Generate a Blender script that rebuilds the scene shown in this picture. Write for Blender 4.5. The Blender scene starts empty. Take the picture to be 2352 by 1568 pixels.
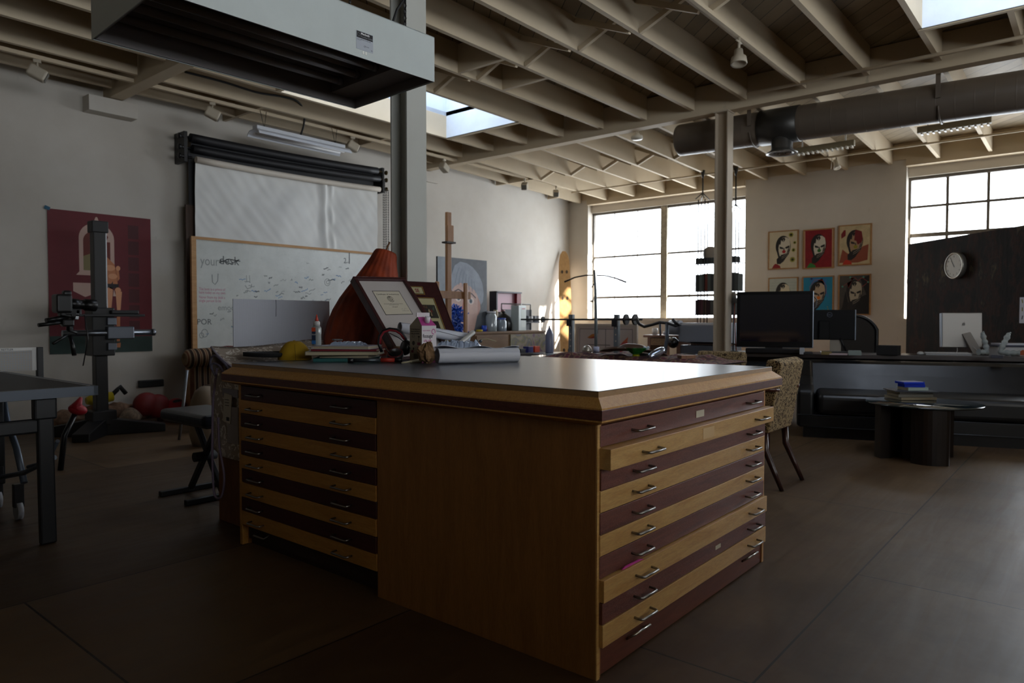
import bpy, bmesh, math, random
from mathutils import Vector, Matrix, Euler
random.seed(7)
R = math.radians
PI = math.pi
SC = bpy.context.scene
COL = SC.collection

# ---------------------------------------------------------------- camera
FPX = 1625.97
HEAD, PITCH, ROLL = 0.694103, -0.03110975, 0.0004942
CAM = Vector((0, 0, 1.116))
_F = Vector((math.cos(HEAD)*math.cos(PITCH), math.sin(HEAD)*math.cos(PITCH), math.sin(PITCH)))
_R0 = _F.cross(Vector((0, 0, 1))).normalized()
_U0 = _R0.cross(_F)
_R = _R0*math.cos(ROLL) + _U0*math.sin(ROLL)
_U = -_R0*math.sin(ROLL) + _U0*math.cos(ROLL)
cd = bpy.data.cameras.new('camera')
cd.sensor_width = 36.0
cd.lens = 36.0*FPX/2352.0
cd.clip_start = 0.05
cam = bpy.data.objects.new('viewpoint', cd)
m = Matrix((( _R.x, _U.x, -_F.x, CAM.x), (_R.y, _U.y, -_F.y, CAM.y), (_R.z, _U.z, -_F.z, CAM.z), (0, 0, 0, 1)))
cam.matrix_world = m
COL.objects.link(cam)
SC.camera = cam
cd.dof.use_dof = True
cd.dof.focus_distance = 2.8
cd.dof.aperture_fstop = 4.5

def at(px, py, ax, v):
    """the point of the room seen at a photo pixel, on the plane x=v, y=v or z=v"""
    d = _F + _R*((px-1176)/FPX) - _U*((py-784)/FPX)
    i = 'xyz'.index(ax)
    return CAM + d*((v-CAM[i])/d[i])

# ---------------------------------------------------------------- materials
def lin(c):
    if isinstance(c, str):
        c = [int(c[i:i+2], 16)/255 for i in (0, 2, 4)]
    return tuple((x/12.92 if x <= 0.04045 else ((x+0.055)/1.055)**2.4) for x in c) + (1,)

_M = {}
def new_mat(name):
    mt = bpy.data.materials.new(name)
    mt.use_nodes = True
    nt = mt.node_tree
    b = nt.nodes['Principled BSDF']
    return mt, nt, b
def nd(nt, t, **k):
    n = nt.nodes.new(t)
    for a, v in k.items():
        if a in n.inputs.keys():
            n.inputs[a].default_value = v
        else:
            setattr(n, a, v)
    return n
def ramp(nt, fac, stops, interp='LINEAR'):
    n = nt.nodes.new('ShaderNodeValToRGB')
    n.color_ramp.interpolation = interp
    e = n.color_ramp.elements
    while len(e) < len(stops): e.new(0.5)
    for q, (p, c) in zip(e, stops):
        q.position = p
        q.color = lin(c) if isinstance(c, str) else (c if len(c) == 4 else tuple(c)+(1,))
    nt.links.new(fac, n.inputs[0])
    return n.outputs[0]
def coords(nt, scale=(1, 1, 1), rot=(0, 0, 0), kind='Object'):
    tc = nt.nodes.new('ShaderNodeTexCoord')
    mp = nt.nodes.new('ShaderNodeMapping')
    mp.inputs['Scale'].default_value = scale
    mp.inputs['Rotation'].default_value = rot
    nt.links.new(tc.outputs[kind], mp.inputs[0])
    return mp.outputs[0]
def mix(nt, fac, a, b, mode='MIX'):
    n = nt.nodes.new('ShaderNodeMix'); n.data_type = 'RGBA'; n.blend_type = mode
    for s, v in ((n.inputs[0], fac), (n.inputs[6], a), (n.inputs[7], b)):
        if hasattr(v, 'is_output') or isinstance(v, bpy.types.NodeSocket): nt.links.new(v, s)
        else: s.default_value = v
    return n.outputs[2]
def bump(nt, b, h, strength=0.2, dist=0.01):
    n = nt.nodes.new('ShaderNodeBump'); n.inputs['Strength'].default_value = strength; n.inputs['Distance'].default_value = dist
    nt.links.new(h, n.inputs['Height']); nt.links.new(n.outputs[0], b.inputs['Normal'])

def plain(name, c, rough=0.6, metal=0.0, spec=0.5, dirt=0.0, dscale=3.0, coat=0.0, bmp=0.0, bscale=60, emit=0, alpha=1.0):
    if name in _M: return _M[name]
    mt, nt, b = new_mat(name)
    b.inputs['Roughness'].default_value = rough
    b.inputs['Metallic'].default_value = metal
    b.inputs['Specular IOR Level'].default_value = spec
    b.inputs['Coat Weight'].default_value = coat
    col = lin(c)
    b.inputs['Base Color'].default_value = col
    if dirt:
        v = coords(nt)
        n = nd(nt, 'ShaderNodeTexNoise', Scale=dscale, Detail=6.0, Roughness=0.65)
        nt.links.new(v, n.inputs['Vector'])
        dk = tuple(x*(1-dirt) for x in col[:3])
        o = ramp(nt, n.outputs[0], [(0.3, dk), (0.65, col)])
        nt.links.new(o, b.inputs['Base Color'])
    if bmp:
        v = coords(nt)
        n = nd(nt, 'ShaderNodeTexNoise', Scale=bscale, Detail=3.0)
        nt.links.new(v, n.inputs['Vector'])
        bump(nt, b, n.outputs[0], bmp, 0.004)
    _M[name] = mt
    return mt

def wood(name, c1, c2, scale=(1, 12, 12), rough=0.4, rot=(0, 0, 0), coat=0.0, pores=0.0, nscale=3.0, bmp=0.05):
    if name in _M: return _M[name]
    mt, nt, b = new_mat(name)
    v = coords(nt, scale, rot)
    n = nd(nt, 'ShaderNodeTexNoise', Scale=nscale, Detail=8.0, Roughness=0.6, Distortion=1.2)
    nt.links.new(v, n.inputs['Vector'])
    o = ramp(nt, n.outputs[0], [(0.3, c1), (0.7, c2)])
    v2 = coords(nt, tuple(s*5 for s in scale), rot)
    n2 = nd(nt, 'ShaderNodeTexNoise', Scale=nscale*2.5, Detail=4.0, Roughness=0.7)
    nt.links.new(v2, n2.inputs['Vector'])
    o2 = ramp(nt, n2.outputs[0], [(0.35, (0.72, 0.72, 0.72)), (0.6, (1, 1, 1))])
    o = mix(nt, 0.7, o, o2, 'MULTIPLY')
    if pores:
        v3 = coords(nt, tuple(s*14 for s in scale), rot)
        n3 = nd(nt, 'ShaderNodeTexNoise', Scale=nscale*4, Detail=2.0)
        nt.links.new(v3, n3.inputs['Vector'])
        f = ramp(nt, n3.outputs[0], [(0.60, (0, 0, 0)), (0.68, (1, 1, 1))])
        m2 = nd(nt, 'ShaderNodeMath', operation='MULTIPLY'); nt.links.new(f, m2.inputs[0]); m2.inputs[1].default_value = pores
        o = mix(nt, m2.outputs[0], o, lin('c9a9a8'))
    nt.links.new(o, b.inputs['Base Color'])
    b.inputs['Roughness'].default_value = rough
    b.inputs['Coat Weight'].default_value = coat
    b.inputs['Coat Roughness'].default_value = 0.25
    if bmp: bump(nt, b, n2.outputs[0], bmp, 0.002)
    _M[name] = mt
    return mt

def leopard(name, base, spot, centre, scale=22, rough=0.9, g0=0.40):
    if name in _M: return _M[name]
    mt, nt, b = new_mat(name)
    v = coords(nt)
    w = nd(nt, 'ShaderNodeTexNoise', Scale=scale*0.6, Detail=2.0)
    nt.links.new(v, w.inputs['Vector'])
    vm = mix(nt, 0.08, v, w.outputs[1])
    vo = nd(nt, 'ShaderNodeTexVoronoi', Scale=scale, Randomness=0.85)
    nt.links.new(vm, vo.inputs['Vector'])
    ring = ramp(nt, vo.outputs['Distance'], [(0.0, centre), (0.22, centre), (0.26, spot), (0.42, spot), (0.48, base)], 'LINEAR')
    n2 = nd(nt, 'ShaderNodeTexNoise', Scale=scale*1.7, Detail=1.0)
    nt.links.new(v, n2.inputs['Vector'])
    gate = ramp(nt, n2.outputs[0], [(g0, (0, 0, 0)), (g0+.06, (1, 1, 1))])
    o = mix(nt, gate, lin(base), ring)
    nt.links.new(o, b.inputs['Base Color'])
    b.inputs['Roughness'].default_value = rough
    b.inputs['Specular IOR Level'].default_value = 0.2
    _M[name] = mt
    return mt

def thin_glass(name, tint=(0.97, 0.98, 1.0), rough=0.0, fac=0.07):
    if name in _M: return _M[name]
    mt = bpy.data.materials.new(name); mt.use_nodes = True
    nt = mt.node_tree; nt.nodes.clear()
    o = nt.nodes.new('ShaderNodeOutputMaterial'); mx = nt.nodes.new('ShaderNodeMixShader')
    t = nt.nodes.new('ShaderNodeBsdfTransparent'); g = nt.nodes.new('ShaderNodeBsdfGlossy')
    t.inputs[0].default_value = tuple(tint)+(1,); g.inputs['Roughness'].default_value = rough
    lw = nt.nodes.new('ShaderNodeLayerWeight'); pw = nd(nt, 'ShaderNodeMath', operation='POWER'); nt.links.new(lw.outputs['Facing'], pw.inputs[0]); pw.inputs[1].default_value = 5.0
    ma = nd(nt, 'ShaderNodeMath', operation='MULTIPLY_ADD'); nt.links.new(pw.outputs[0], ma.inputs[0]); ma.inputs[1].default_value = 0.6; ma.inputs[2].default_value = fac*0.6
    nt.links.new(ma.outputs[0], mx.inputs[0])
    nt.links.new(t.outputs[0], mx.inputs[1]); nt.links.new(g.outputs[0], mx.inputs[2]); nt.links.new(mx.outputs[0], o.inputs[0])
    _M[name] = mt
    return mt

# ---------------------------------------------------------------- objects
_WM = {}
def prop(o, label=None, cat=None, group=None, kind=None):
    if label: o['label'] = label
    if cat: o['category'] = cat
    if group: o['group'] = group
    if kind: o['kind'] = kind
    return o
def thing(name, label, cat, loc=(0, 0, 0), rz=0.0, group=None, kind=None):
    o = bpy.data.objects.new(name, None)
    o.empty_display_size = 0.1
    COL.objects.link(o)
    o.location = loc; o.rotation_euler = (0, 0, rz)
    _WM[o.name] = Matrix.Translation(Vector(loc)) @ Matrix.Rotation(rz, 4, 'Z')
    prop(o, label, cat, group, kind)
    return o
def dup(root, loc, rz=None, label=None, group=None):
    r = root.copy(); COL.objects.link(r); r.location = loc
    if rz is not None: r.rotation_euler = (0, 0, rz)
    if label: r['label'] = label
    if group: r['group'] = group
    for ch in list(root.children):
        c = ch.copy(); COL.objects.link(c); c.parent = r
        for g in list(ch.children):
            d = g.copy(); COL.objects.link(d); d.parent = c
    return r

def frame_mat(d, up=(0, 0, 1)):
    z = Vector(d).normalized(); up = Vector(up)
    if abs(z.dot(up)) > 0.98: up = Vector((1, 0, 0))
    x = up.cross(z).normalized(); y = z.cross(x)
    return Matrix((x, y, z)).transposed().to_4x4()

class MB:
    """collects shapes into one mesh; w=thing converts world coordinates into that thing's own frame"""
    def __init__(s, w=None):
        s.bm = bmesh.new(); s.w = w; s.mi = 0; s.mats = []
    def mat(s, mt):
        if mt not in s.mats: s.mats.append(mt)
        s.mi = s.mats.index(mt); return s
    def _add(s, tmp, M=None, smooth=False):
        if M is not None: bmesh.ops.transform(tmp, matrix=M, verts=tmp.verts)
        off = len(s.bm.verts)
        vs = [s.bm.verts.new(v.co) for v in tmp.verts]
        tmp.verts.index_update()
        for f in tmp.faces:
            try:
                nf = s.bm.faces.new([vs[v.index] for v in f.verts])
            except ValueError:
                continue
            nf.material_index = s.mi; nf.smooth = smooth or f.smooth
        tmp.free()
        return s
    def box(s, c, size, rot=None, bev=0.0, seg=2, M=None):
        t = bmesh.new(); bmesh.ops.create_cube(t, size=1.0)
        bmesh.ops.scale(t, vec=size, verts=t.verts)
        if bev:
            bev = min(bev, min(size)*0.49)
            bmesh.ops.bevel(t, geom=list(t.edges), offset=bev, segments=seg, profile=0.5, affect='EDGES')
            for f in t.faces: f.smooth = False
        m = Matrix.Translation(Vector(c))
        if rot is not None: m = m @ Euler(rot).to_matrix().to_4x4()
        if M is not None: m = M @ m
        return s._add(t, m)
    def bx(s, x0, x1, y0, y1, z0, z1, bev=0.0, seg=2):
        return s.box(((x0+x1)/2, (y0+y1)/2, (z0+z1)/2), (abs(x1-x0), abs(y1-y0), abs(z1-z0)), None, bev, seg)
    def beam(s, p0, p1, w, h, up=(0, 0, 1), bev=0.0):
        p0 = Vector(p0); p1 = Vector(p1); d = p1-p0
        return s.box((0, 0, 0), (w, h, d.length), None, bev, 2, Matrix.Translation((p0+p1)/2) @ frame_mat(d, up))
    def cyl(s, p0, p1, r0, r1=None, n=20, cap=True, smooth=True):
        if r1 is None: r1 = r0
        p0 = Vector(p0); p1 = Vector(p1); d = p1-p0
        t = bmesh.new()
        bmesh.ops.create_cone(t, cap_ends=cap, cap_tris=False, segments=n, radius1=max(r0, 1e-5), radius2=max(r1, 1e-5), depth=d.length)
        for f in t.faces: f.smooth = smooth and len(f.verts) == 4
        return s._add(t, Matrix.Translation((p0+p1)/2) @ frame_mat(d))
    def tube(s, pts, r, n=10, closed=False):
        pts = [Vector(p) for p in pts]; k = len(pts); rings = []
        rr = r if isinstance(r, (list, tuple)) else [r]*k
        prev = None
        for i, p in enumerate(pts):
            a = pts[(i-1) % k] if (closed or i > 0) else p
            b = pts[(i+1) % k] if (closed or i < k-1) else p
            d = (b-a)
            if d.length < 1e-9: d = Vector((0, 0, 1))
            d.normalize()
            if prev is None:
                u = Vector((0, 0, 1)) if abs(d.z) < 0.9 else Vector((1, 0, 0))
                x = u.cross(d).normalized()
            else:
                x = (prev - d*prev.dot(d))
                x = x.normalized() if x.length > 1e-6 else Vector((1, 0, 0))
            prev = x; y = d.cross(x)
            rings.append([s.bm.verts.new(p + (x*math.cos(2*PI*j/n) + y*math.sin(2*PI*j/n))*rr[i]) for j in range(n)])
        m = k if closed else k-1
        for i in range(m):
            A, B = rings[i], rings[(i+1) % k]
            for j in range(n):
                f = s.bm.faces.new((A[j], A[(j+1) % n], B[(j+1) % n], B[j])); f.smooth = True; f.material_index = s.mi
        if not closed:
            for rg in (rings[0][::-1], rings[-1]):
                f = s.bm.faces.new(rg); f.material_index = s.mi
        return s
    def lathe(s, prof, c=(0, 0, 0), axis=(0, 0, 1), n=28, smooth=True, wob=None):
        M = Matrix.Translation(Vector(c)) @ frame_mat(axis)
        rings = []
        for r, z in prof:
            ring = []
            for j in range(n):
                a = 2*PI*j/n; q = r*(wob(a, z) if wob else 1)
                ring.append(s.bm.verts.new(M @ Vector((q*math.cos(a), q*math.sin(a), z))))
            rings.append(ring)
        for A, B in zip(rings, rings[1:]):
            for j in range(n):
                f = s.bm.faces.new((A[j], A[(j+1) % n], B[(j+1) % n], B[j])); f.smooth = smooth; f.material_index = s.mi
        for rg, ok in ((rings[0][::-1], prof[0][0] > 1e-4), (rings[-1], prof[-1][0] > 1e-4)):
            if ok:
                f = s.bm.faces.new(rg); f.material_index = s.mi
        return s
    def prism(s, poly, z0, z1, M=None, smooth=False):
        """poly in xy (list), extruded z0..z1, M places it"""
        M = M or Matrix.Identity(4)
        A = [s.bm.verts.new(M @ Vector((x, y, z0))) for x, y in poly]
        B = [s.bm.verts.new(M @ Vector((x, y, z1))) for x, y in poly]
        n = len(poly)
        area = sum(poly[i][0]*poly[(i+1) % n][1]-poly[(i+1) % n][0]*poly[i][1] for i in range(n))
        if (area < 0) != (z1 < z0): A.reverse(); B.reverse()
        fs = [s.bm.faces.new(A[::-1]), s.bm.faces.new(B)]
        for i in range(n):
            f = s.bm.faces.new((A[i], A[(i+1) % n], B[(i+1) % n], B[i])); f.smooth = smooth; fs.append(f)
        for f in fs: f.material_index = s.mi
        return s
    def flat(s, poly, M, z=0.0):
        f = s.bm.faces.new([s.bm.verts.new(M @ Vector((x, y, z))) for x, y in poly]); f.material_index = s.mi
        return s
    def ball(s, c, r, n=16, sc=(1, 1, 1), rot=None):
        t = bmesh.new(); bmesh.ops.create_uvsphere(t, u_segments=n, v_segments=max(6, n//2+2), radius=r)
        for f in t.faces: f.smooth = True
        m = Matrix.Translation(Vector(c))
        if rot is not None: m = m @ Euler(rot).to_matrix().to_4x4()
        m = m @ Matrix.Diagonal(Vector((*sc, 1)))
        return s._add(t, m)
    def grid(s, fn, nu, nv, smooth=True, thick=0.0, close_u=False):
        V = [[s.bm.verts.new(Vector(fn(i/(nu), j/(nv)))) for j in range(nv+1)] for i in range(nu + (0 if close_u else 1))]
        N = len(V)
        for i in range(nu):
            for j in range(nv):
                f = s.bm.faces.new((V[i][j], V[(i+1) % N][j], V[(i+1) % N][j+1], V[i][j+1])); f.smooth = smooth; f.material_index = s.mi
        return s
    def build(s, name, mt=None, parent=None, mods=None, w=None, fix=True):
        bm = s.bm
        root = s.w
        if root is not None:
            bmesh.ops.transform(bm, matrix=_WM[root.name].inverted(), verts=bm.verts)
        if fix: bmesh.ops.recalc_face_normals(bm, faces=bm.faces)
        me = bpy.data.meshes.new(name); bm.to_mesh(me); bm.free()
        if s.mats:
            for q in s.mats: me.materials.append(q)
        elif mt is not None: me.materials.append(mt)
        o = bpy.data.objects.new(name, me); COL.objects.link(o)
        if parent is not None: o.parent = parent
        if mods:
            for k, a in mods:
                md = o.modifiers.new(k, k)
                for q, v in a.items(): setattr(md, q, v)
        return o

def struct(name, mb, mt, label=None, cat=None, parent=None):
    o = mb.build(name, mt, parent)
    if parent is None: prop(o, label, cat, kind='structure')
    return o

def text_shape(body, size, M, mb, extrude=0.0003, align='LEFT', bold=0.0, sx=1.0):
    """adds lettering to a mesh builder; M puts the text's xy plane in the world"""
    cu = bpy.data.curves.new('lettering', 'FONT'); cu.body = body; cu.size = size; cu.extrude = extrude; cu.align_x = align; cu.offset = bold
    cu.resolution_u = 3
    o = bpy.data.objects.new('lettering', cu); COL.objects.link(o)
    dg = bpy.context.evaluated_depsgraph_get(); dg.update()
    me = bpy.data.meshes.new_from_object(o.evaluated_get(dg))
    bpy.data.objects.remove(o); bpy.data.curves.remove(cu)
    t = bmesh.new(); t.from_mesh(me); bpy.data.meshes.remove(me)
    mb._add(t, M @ Matrix.Diagonal(Vector((sx, 1, 1, 1))))
    return mb

def cr(pts, n=6):
    """smooth curve through points"""
    P = [Vector(p) for p in pts]; P = [P[0]*2-P[1]] + P + [P[-1]*2-P[-2]]; out = []
    for i in range(1, len(P)-2):
        a, b, c, d = P[i-1:i+3]
        for k in range(n):
            t = k/n; out.append(.5*((2*b)+(c-a)*t+(2*a-5*b+4*c-d)*t*t+(3*b-a-3*c+d)*t**3))
    return out+[P[-2]]

def plane_frame(origin, xdir, ydir):
    x = Vector(xdir).normalized(); y = Vector(ydir); y = (y - x*y.dot(x)).normalized(); z = x.cross(y)
    m = Matrix((x, y, z)).transposed().to_4x4(); m.translation = Vector(origin)
    return m
def circ(cx, cy, rx, ry=None, n=20, a0=0.0, a1=2*PI, rot=0.0):
    ry = rx if ry is None else ry
    out = []
    full = abs(a1-a0-2*PI) < 1e-6
    for i in range(n if full else n+1):
        a = a0+(a1-a0)*i/n
        x, y = rx*math.cos(a), ry*math.sin(a)
        out.append((cx+x*math.cos(rot)-y*math.sin(rot), cy+x*math.sin(rot)+y*math.cos(rot)))
    return out
def strip(pts, w):
    """2D stroke polygon along pts"""
    L, Rr = [], []
    for i, p in enumerate(pts):
        a = pts[max(0, i-1)]; b = pts[min(len(pts)-1, i+1)]
        dx, dy = b[0]-a[0], b[1]-a[1]; l = math.hypot(dx, dy) or 1
        ww = w[i] if isinstance(w, (list, tuple)) else w
        L.append((p[0]-dy/l*ww/2, p[1]+dx/l*ww/2)); Rr.append((p[0]+dy/l*ww/2, p[1]-dx/l*ww/2))
    return L + Rr[::-1]
# ---------------------------------------------------------------- room materials
def wall_mat(name, c, dk, marks=0.5):
    if name in _M: return _M[name]
    mt, nt, b = new_mat(name)
    v = coords(nt)
    n = nd(nt, 'ShaderNodeTexNoise', Scale=0.7, Detail=7.0, Roughness=0.6)
    nt.links.new(v, n.inputs['Vector'])
    o = ramp(nt, n.outputs[0], [(0.25, dk), (0.6, c)])
    v2 = coords(nt, (1, 1, 0.35))
    n2 = nd(nt, 'ShaderNodeTexNoise', Scale=9.0, Detail=4.0, Roughness=0.7)
    nt.links.new(v2, n2.inputs['Vector'])
    s = ramp(nt, n2.outputs[0], [(0.24, (marks, marks, marks)), (0.31, (1, 1, 1))])
    o = mix(nt, 0.6, o, s, 'MULTIPLY')
    nt.links.new(o, b.inputs['Base Color'])
    b.inputs['Roughness'].default_value = 0.75
    n3 = nd(nt, 'ShaderNodeTexNoise', Scale=120.0, Detail=2.0)
    nt.links.new(v, n3.inputs['Vector'])
    bump(nt, b, n3.outputs[0], 0.08, 0.003)
    _M[name] = mt
    return mt

def plank_mat(name, c, dk, ang, w, groove='2a241c'):
    mt, nt, b = new_mat(name)
    v = coords(nt, (1, 1, 1), (0, 0, ang))
    sp = nt.nodes.new('ShaderNodeSeparateXYZ'); nt.links.new(v, sp.inputs[0])
    dv = nd(nt, 'ShaderNodeMath', operation='DIVIDE'); nt.links.new(sp.outputs[1], dv.inputs[0]); dv.inputs[1].default_value = w
    fr = nd(nt, 'ShaderNodeMath', operation='FRACT'); nt.links.new(dv.outputs[0], fr.inputs[0])
    fl = nd(nt, 'ShaderNodeMath', operation='FLOOR'); nt.links.new(dv.outputs[0], fl.inputs[0])
    wn = nt.nodes.new('ShaderNodeTexWhiteNoise'); wn.noise_dimensions = '1D'; nt.links.new(fl.outputs[0], wn.inputs['W'])
    g = ramp(nt, fr.outputs[0], [(0.0, (0, 0, 0)), (0.035, (0, 0, 0)), (0.06, (1, 1, 1))])
    tone = ramp(nt, wn.outputs[0], [(0, dk), (1, c)])
    n = nd(nt, 'ShaderNodeTexNoise', Scale=2.0, Detail=6.0)
    nt.links.new(v, n.inputs['Vector'])
    st = ramp(nt, n.outputs[0], [(0.3, (0.65, 0.62, 0.58)), (0.6, (1, 1, 1))])
    o = mix(nt, 0.8, tone, st, 'MULTIPLY')
    o = mix(nt, g, lin(groove), o)
    nt.links.new(o, b.inputs['Base Color'])
    b.inputs['Roughness'].default_value = 0.6
    bump(nt, b, g, 0.5, 0.006)
    return mt

M_WALL = wall_mat('wall paint', 'cbc6bd', 'b8b1a6', 0.8)
M_PIER = wall_mat('pier paint', 'd2cabd', 'c4bbad', 0.85)
M_JOIST = wall_mat('joist paint', 'cbbba0', 'b7a68b', 0.62)
M_DECK = plank_mat('roof boards', 'a8987e', '8e8069', R(-47), 0.15)
M_STEEL = wall_mat('column paint', 'b9bab3', 'a9a89f', 0.6)
M_WELL = plain('skylight well paint', 'dfe8f2', 0.7, dirt=0.12)

def floor_mat():
    mt, nt, b = new_mat('plywood floor')
    v = coords(nt)
    br = nt.nodes.new('ShaderNodeTexBrick')
    br.offset = 0.5; br.offset_frequency = 2; br.squash = 1.0
    br.inputs['Scale'].default_value = 1.0
    br.inputs['Brick Width'].default_value = 2.44; br.inputs['Row Height'].default_value = 1.22
    br.inputs['Mortar Size'].default_value = 0.004; br.inputs['Mortar Smooth'].default_value = 0.0; br.inputs['Bias'].default_value = 0.0
    br.inputs['Color1'].default_value = (0.0, 0, 0, 1); br.inputs['Color2'].default_value = (1, 1, 1, 1)
    mp = nt.nodes.new('ShaderNodeMapping'); mp.inputs['Location'].default_value = (0.33, 0.42, 0)
    nt.links.new(v, mp.inputs[0]); nt.links.new(mp.outputs[0], br.inputs['Vector'])
    tone = ramp(nt, br.outputs['Color'], [(0, '422f1d'), (1, '6e563c')])
    v2 = coords(nt, (0.6, 7, 1))
    n = nd(nt, 'ShaderNodeTexNoise', Scale=2.2, Detail=9.0, Roughness=0.65, Distortion=0.8)
    nt.links.new(v2, n.inputs['Vector'])
    gr = ramp(nt, n.outputs[0], [(0.3, (0.55, 0.52, 0.5)), (0.65, (1, 1, 1))])
    o = mix(nt, 0.85, tone, gr, 'MULTIPLY')
    n2 = nd(nt, 'ShaderNodeTexNoise', Scale=0.8, Detail=6.0, Roughness=0.7)
    nt.links.new(v, n2.inputs['Vector'])
    wear = ramp(nt, n2.outputs[0], [(0.42, (0, 0, 0)), (0.7, (1, 1, 1))])
    w2 = nd(nt, 'ShaderNodeMath', operation='MULTIPLY'); nt.links.new(wear, w2.inputs[0]); w2.inputs[1].default_value = 0.35
    o = mix(nt, w2.outputs[0], o, lin('866e4c'))
    o = mix(nt, br.outputs['Fac'], o, lin('120c08'))
    nt.links.new(o, b.inputs['Base Color'])
    rr = ramp(nt, n.outputs[0], [(0.3, (0.40, 0.40, 0.40)), (0.7, (0.55, 0.55, 0.55))])
    nt.links.new(rr, b.inputs['Roughness'])
    b.inputs['Specular IOR Level'].default_value = 0.4
    bump(nt, b, n.outputs[0], 0.08, 0.003)
    return mt
M_FLOOR = floor_mat()

XW = 11.63           # inner face of the window wall
YW = 8.2             # face of the whiteboard wall
X0, Y0 = -4.5, -3.9
struct('floor', MB().bx(X0-.2, XW+.4, Y0-.2, YW+.2, -.12, 0), M_FLOOR, 'dark brown worn plywood floor laid in large sheets', 'floor')
struct('wall_left', MB().bx(X0-.2, XW+.4, YW, YW+.2, 0, 4.6), M_WALL, 'long off-white painted wall behind the whiteboard', 'wall')
struct('wall_right', MB().bx(X0-.2, -1.0, Y0-.2, Y0, 0, 4.6).bx(5.6, XW+.4, Y0-.2, Y0, 0, 4.6).bx(-1.0, 5.6, Y0-.2, Y0, 0, 1.85).bx(-1.0, 5.6, Y0-.2, Y0, 3.2, 4.6), plain('side wall paint', '6d655a', 0.8), 'side wall opposite the whiteboard with a long window', 'wall')
struct('wall_back', MB().bx(X0-.2, X0, Y0, YW, 0, 4.6), plain('rear wall paint', '9a9184', 0.8), 'painted wall behind the camera', 'wall')
# window wall: two openings we see, one more further along
mb = MB()
mb.bx(XW, XW+.3, 7.75, YW, 0, 3.9)
mb.bx(XW, XW+.3, 4.61, 7.75, 0, 1.10)
mb.bx(XW, XW+.3, 2.22, 4.61, 0, 3.9)
mb.bx(XW, XW+.3, -2.6, 2.22, 0, 1.10)
mb.bx(XW, XW+.3, Y0, -2.6, 0, 3.9)
mb.bx(XW+.12, XW+.3, 4.61, 7.75, 3.20, 3.9)
mb.bx(XW+.12, XW+.3, -2.6, 2.22, 3.20, 3.9)
struct('wall_front', mb, M_PIER, 'window wall with a broad plastered pier between two steel windows', 'wall')
mb = MB()
mb.bx(XW-.05, XW+.12, 4.61, 7.75, 3.34, 3.44).bx(XW-.05, XW+.12, -2.6, 2.22, 3.34, 3.44)
mb.bx(XW-.02, XW+.0, Y0, YW, 3.44, 3.80)
struct('trim_1', mb, M_JOIST, 'painted timber header running above the windows', 'beam')
mb = MB().bx(XW+.3, XW+.62, 4.3, 8.3, 3.22, 3.3).bx(XW+.3, XW+.62, -3, 2.5, 3.22, 3.3)
struct('trim_2', mb, plain('concrete eave', '8d877d', 0.9), 'concrete eave outside above the windows', 'eave')
struct('sun_block_slab', MB().bx(-2.2, 8.4, Y0-4.2, Y0-.2, 3.22, 3.32), plain('concrete eave', '8d877d', 0.9), 'deep unseen slab added outside to keep sun out of the side window', 'eave')  # unseen slab, added only to block direct sun through the side window
struct('baseboard_left', MB().bx(X0, XW, YW-.018, YW, 0, .07), plain('red baseboard', '4a2a1f', 0.6), 'low dark red-brown baseboard along the whiteboard wall', 'baseboard')

# windows
M_FR = plain('window steel', '6f675c', 0.6, dirt=0.4, dscale=14)
M_FRL = plain('window putty', 'b3a996', 0.7, dirt=0.4, dscale=14)
M_PANE = thin_glass('window glass', (0.98, 0.99, 1.0))
def window(name, y0, y1, z0, z1, vs, hs, label, heavy=()):
    t = thing(name, label, 'window', (XW+.2, (y0+y1)/2, z0), kind='structure')
    x = XW+.2
    f = MB(t)
    f.bx(x-.03, x+.03, y0, y0+.03, z0, z1).bx(x-.03, x+.03, y1-.03, y1, z0, z1)
    f.bx(x-.035, x+.035, y0, y1, z0, z0+.03).bx(x-.035, x+.035, y0, y1, z1-.045, z1)
    for v, w in vs: f.bx(x-.015, x+.015, v-w/2, v+w/2, z0, z1)
    for h, w in hs: f.bx(x-.012, x+.012, y0, y1, h-w/2, h+w/2)
    f.build('window_frame', M_FR, t)
    for v in heavy:
        MB(t).bx(x-.05, x+.02, v-.065, v+.065, z0, z1).build('mullion', M_FRL, t)
    MB(t).bx(x-.002, x+.002, y0+.01, y1-.01, z0+.01, z1-.01).build('pane', M_PANE, t)
    MB(t).bx(XW-.03, XW+.17, y0, y1, z0-.03, z0+.012).build('window_sill', M_PIER, t)
    return t
window('window_1', 4.61, 7.75, 1.12, 3.2, [(6.76, .008), (7.26, .008), (5.7, .008), (5.2, .008)], [(2.33, .036), (1.545, .045)],
       'large steel window of overexposed panes in the far corner, split by one thick mullion', heavy=(6.19,))
window('window_2', -2.6, 2.22, 1.12, 3.2, [(1.73, .036), (1.24, .036), (.74, .036), (.24, .016), (-.26, .016), (-.76, .016), (-1.26, .016), (-1.76, .016)], [(2.765, .036), (2.35, .06), (1.75, .04)],
       'large steel window with small panes above the dark rusty panel')

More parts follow.
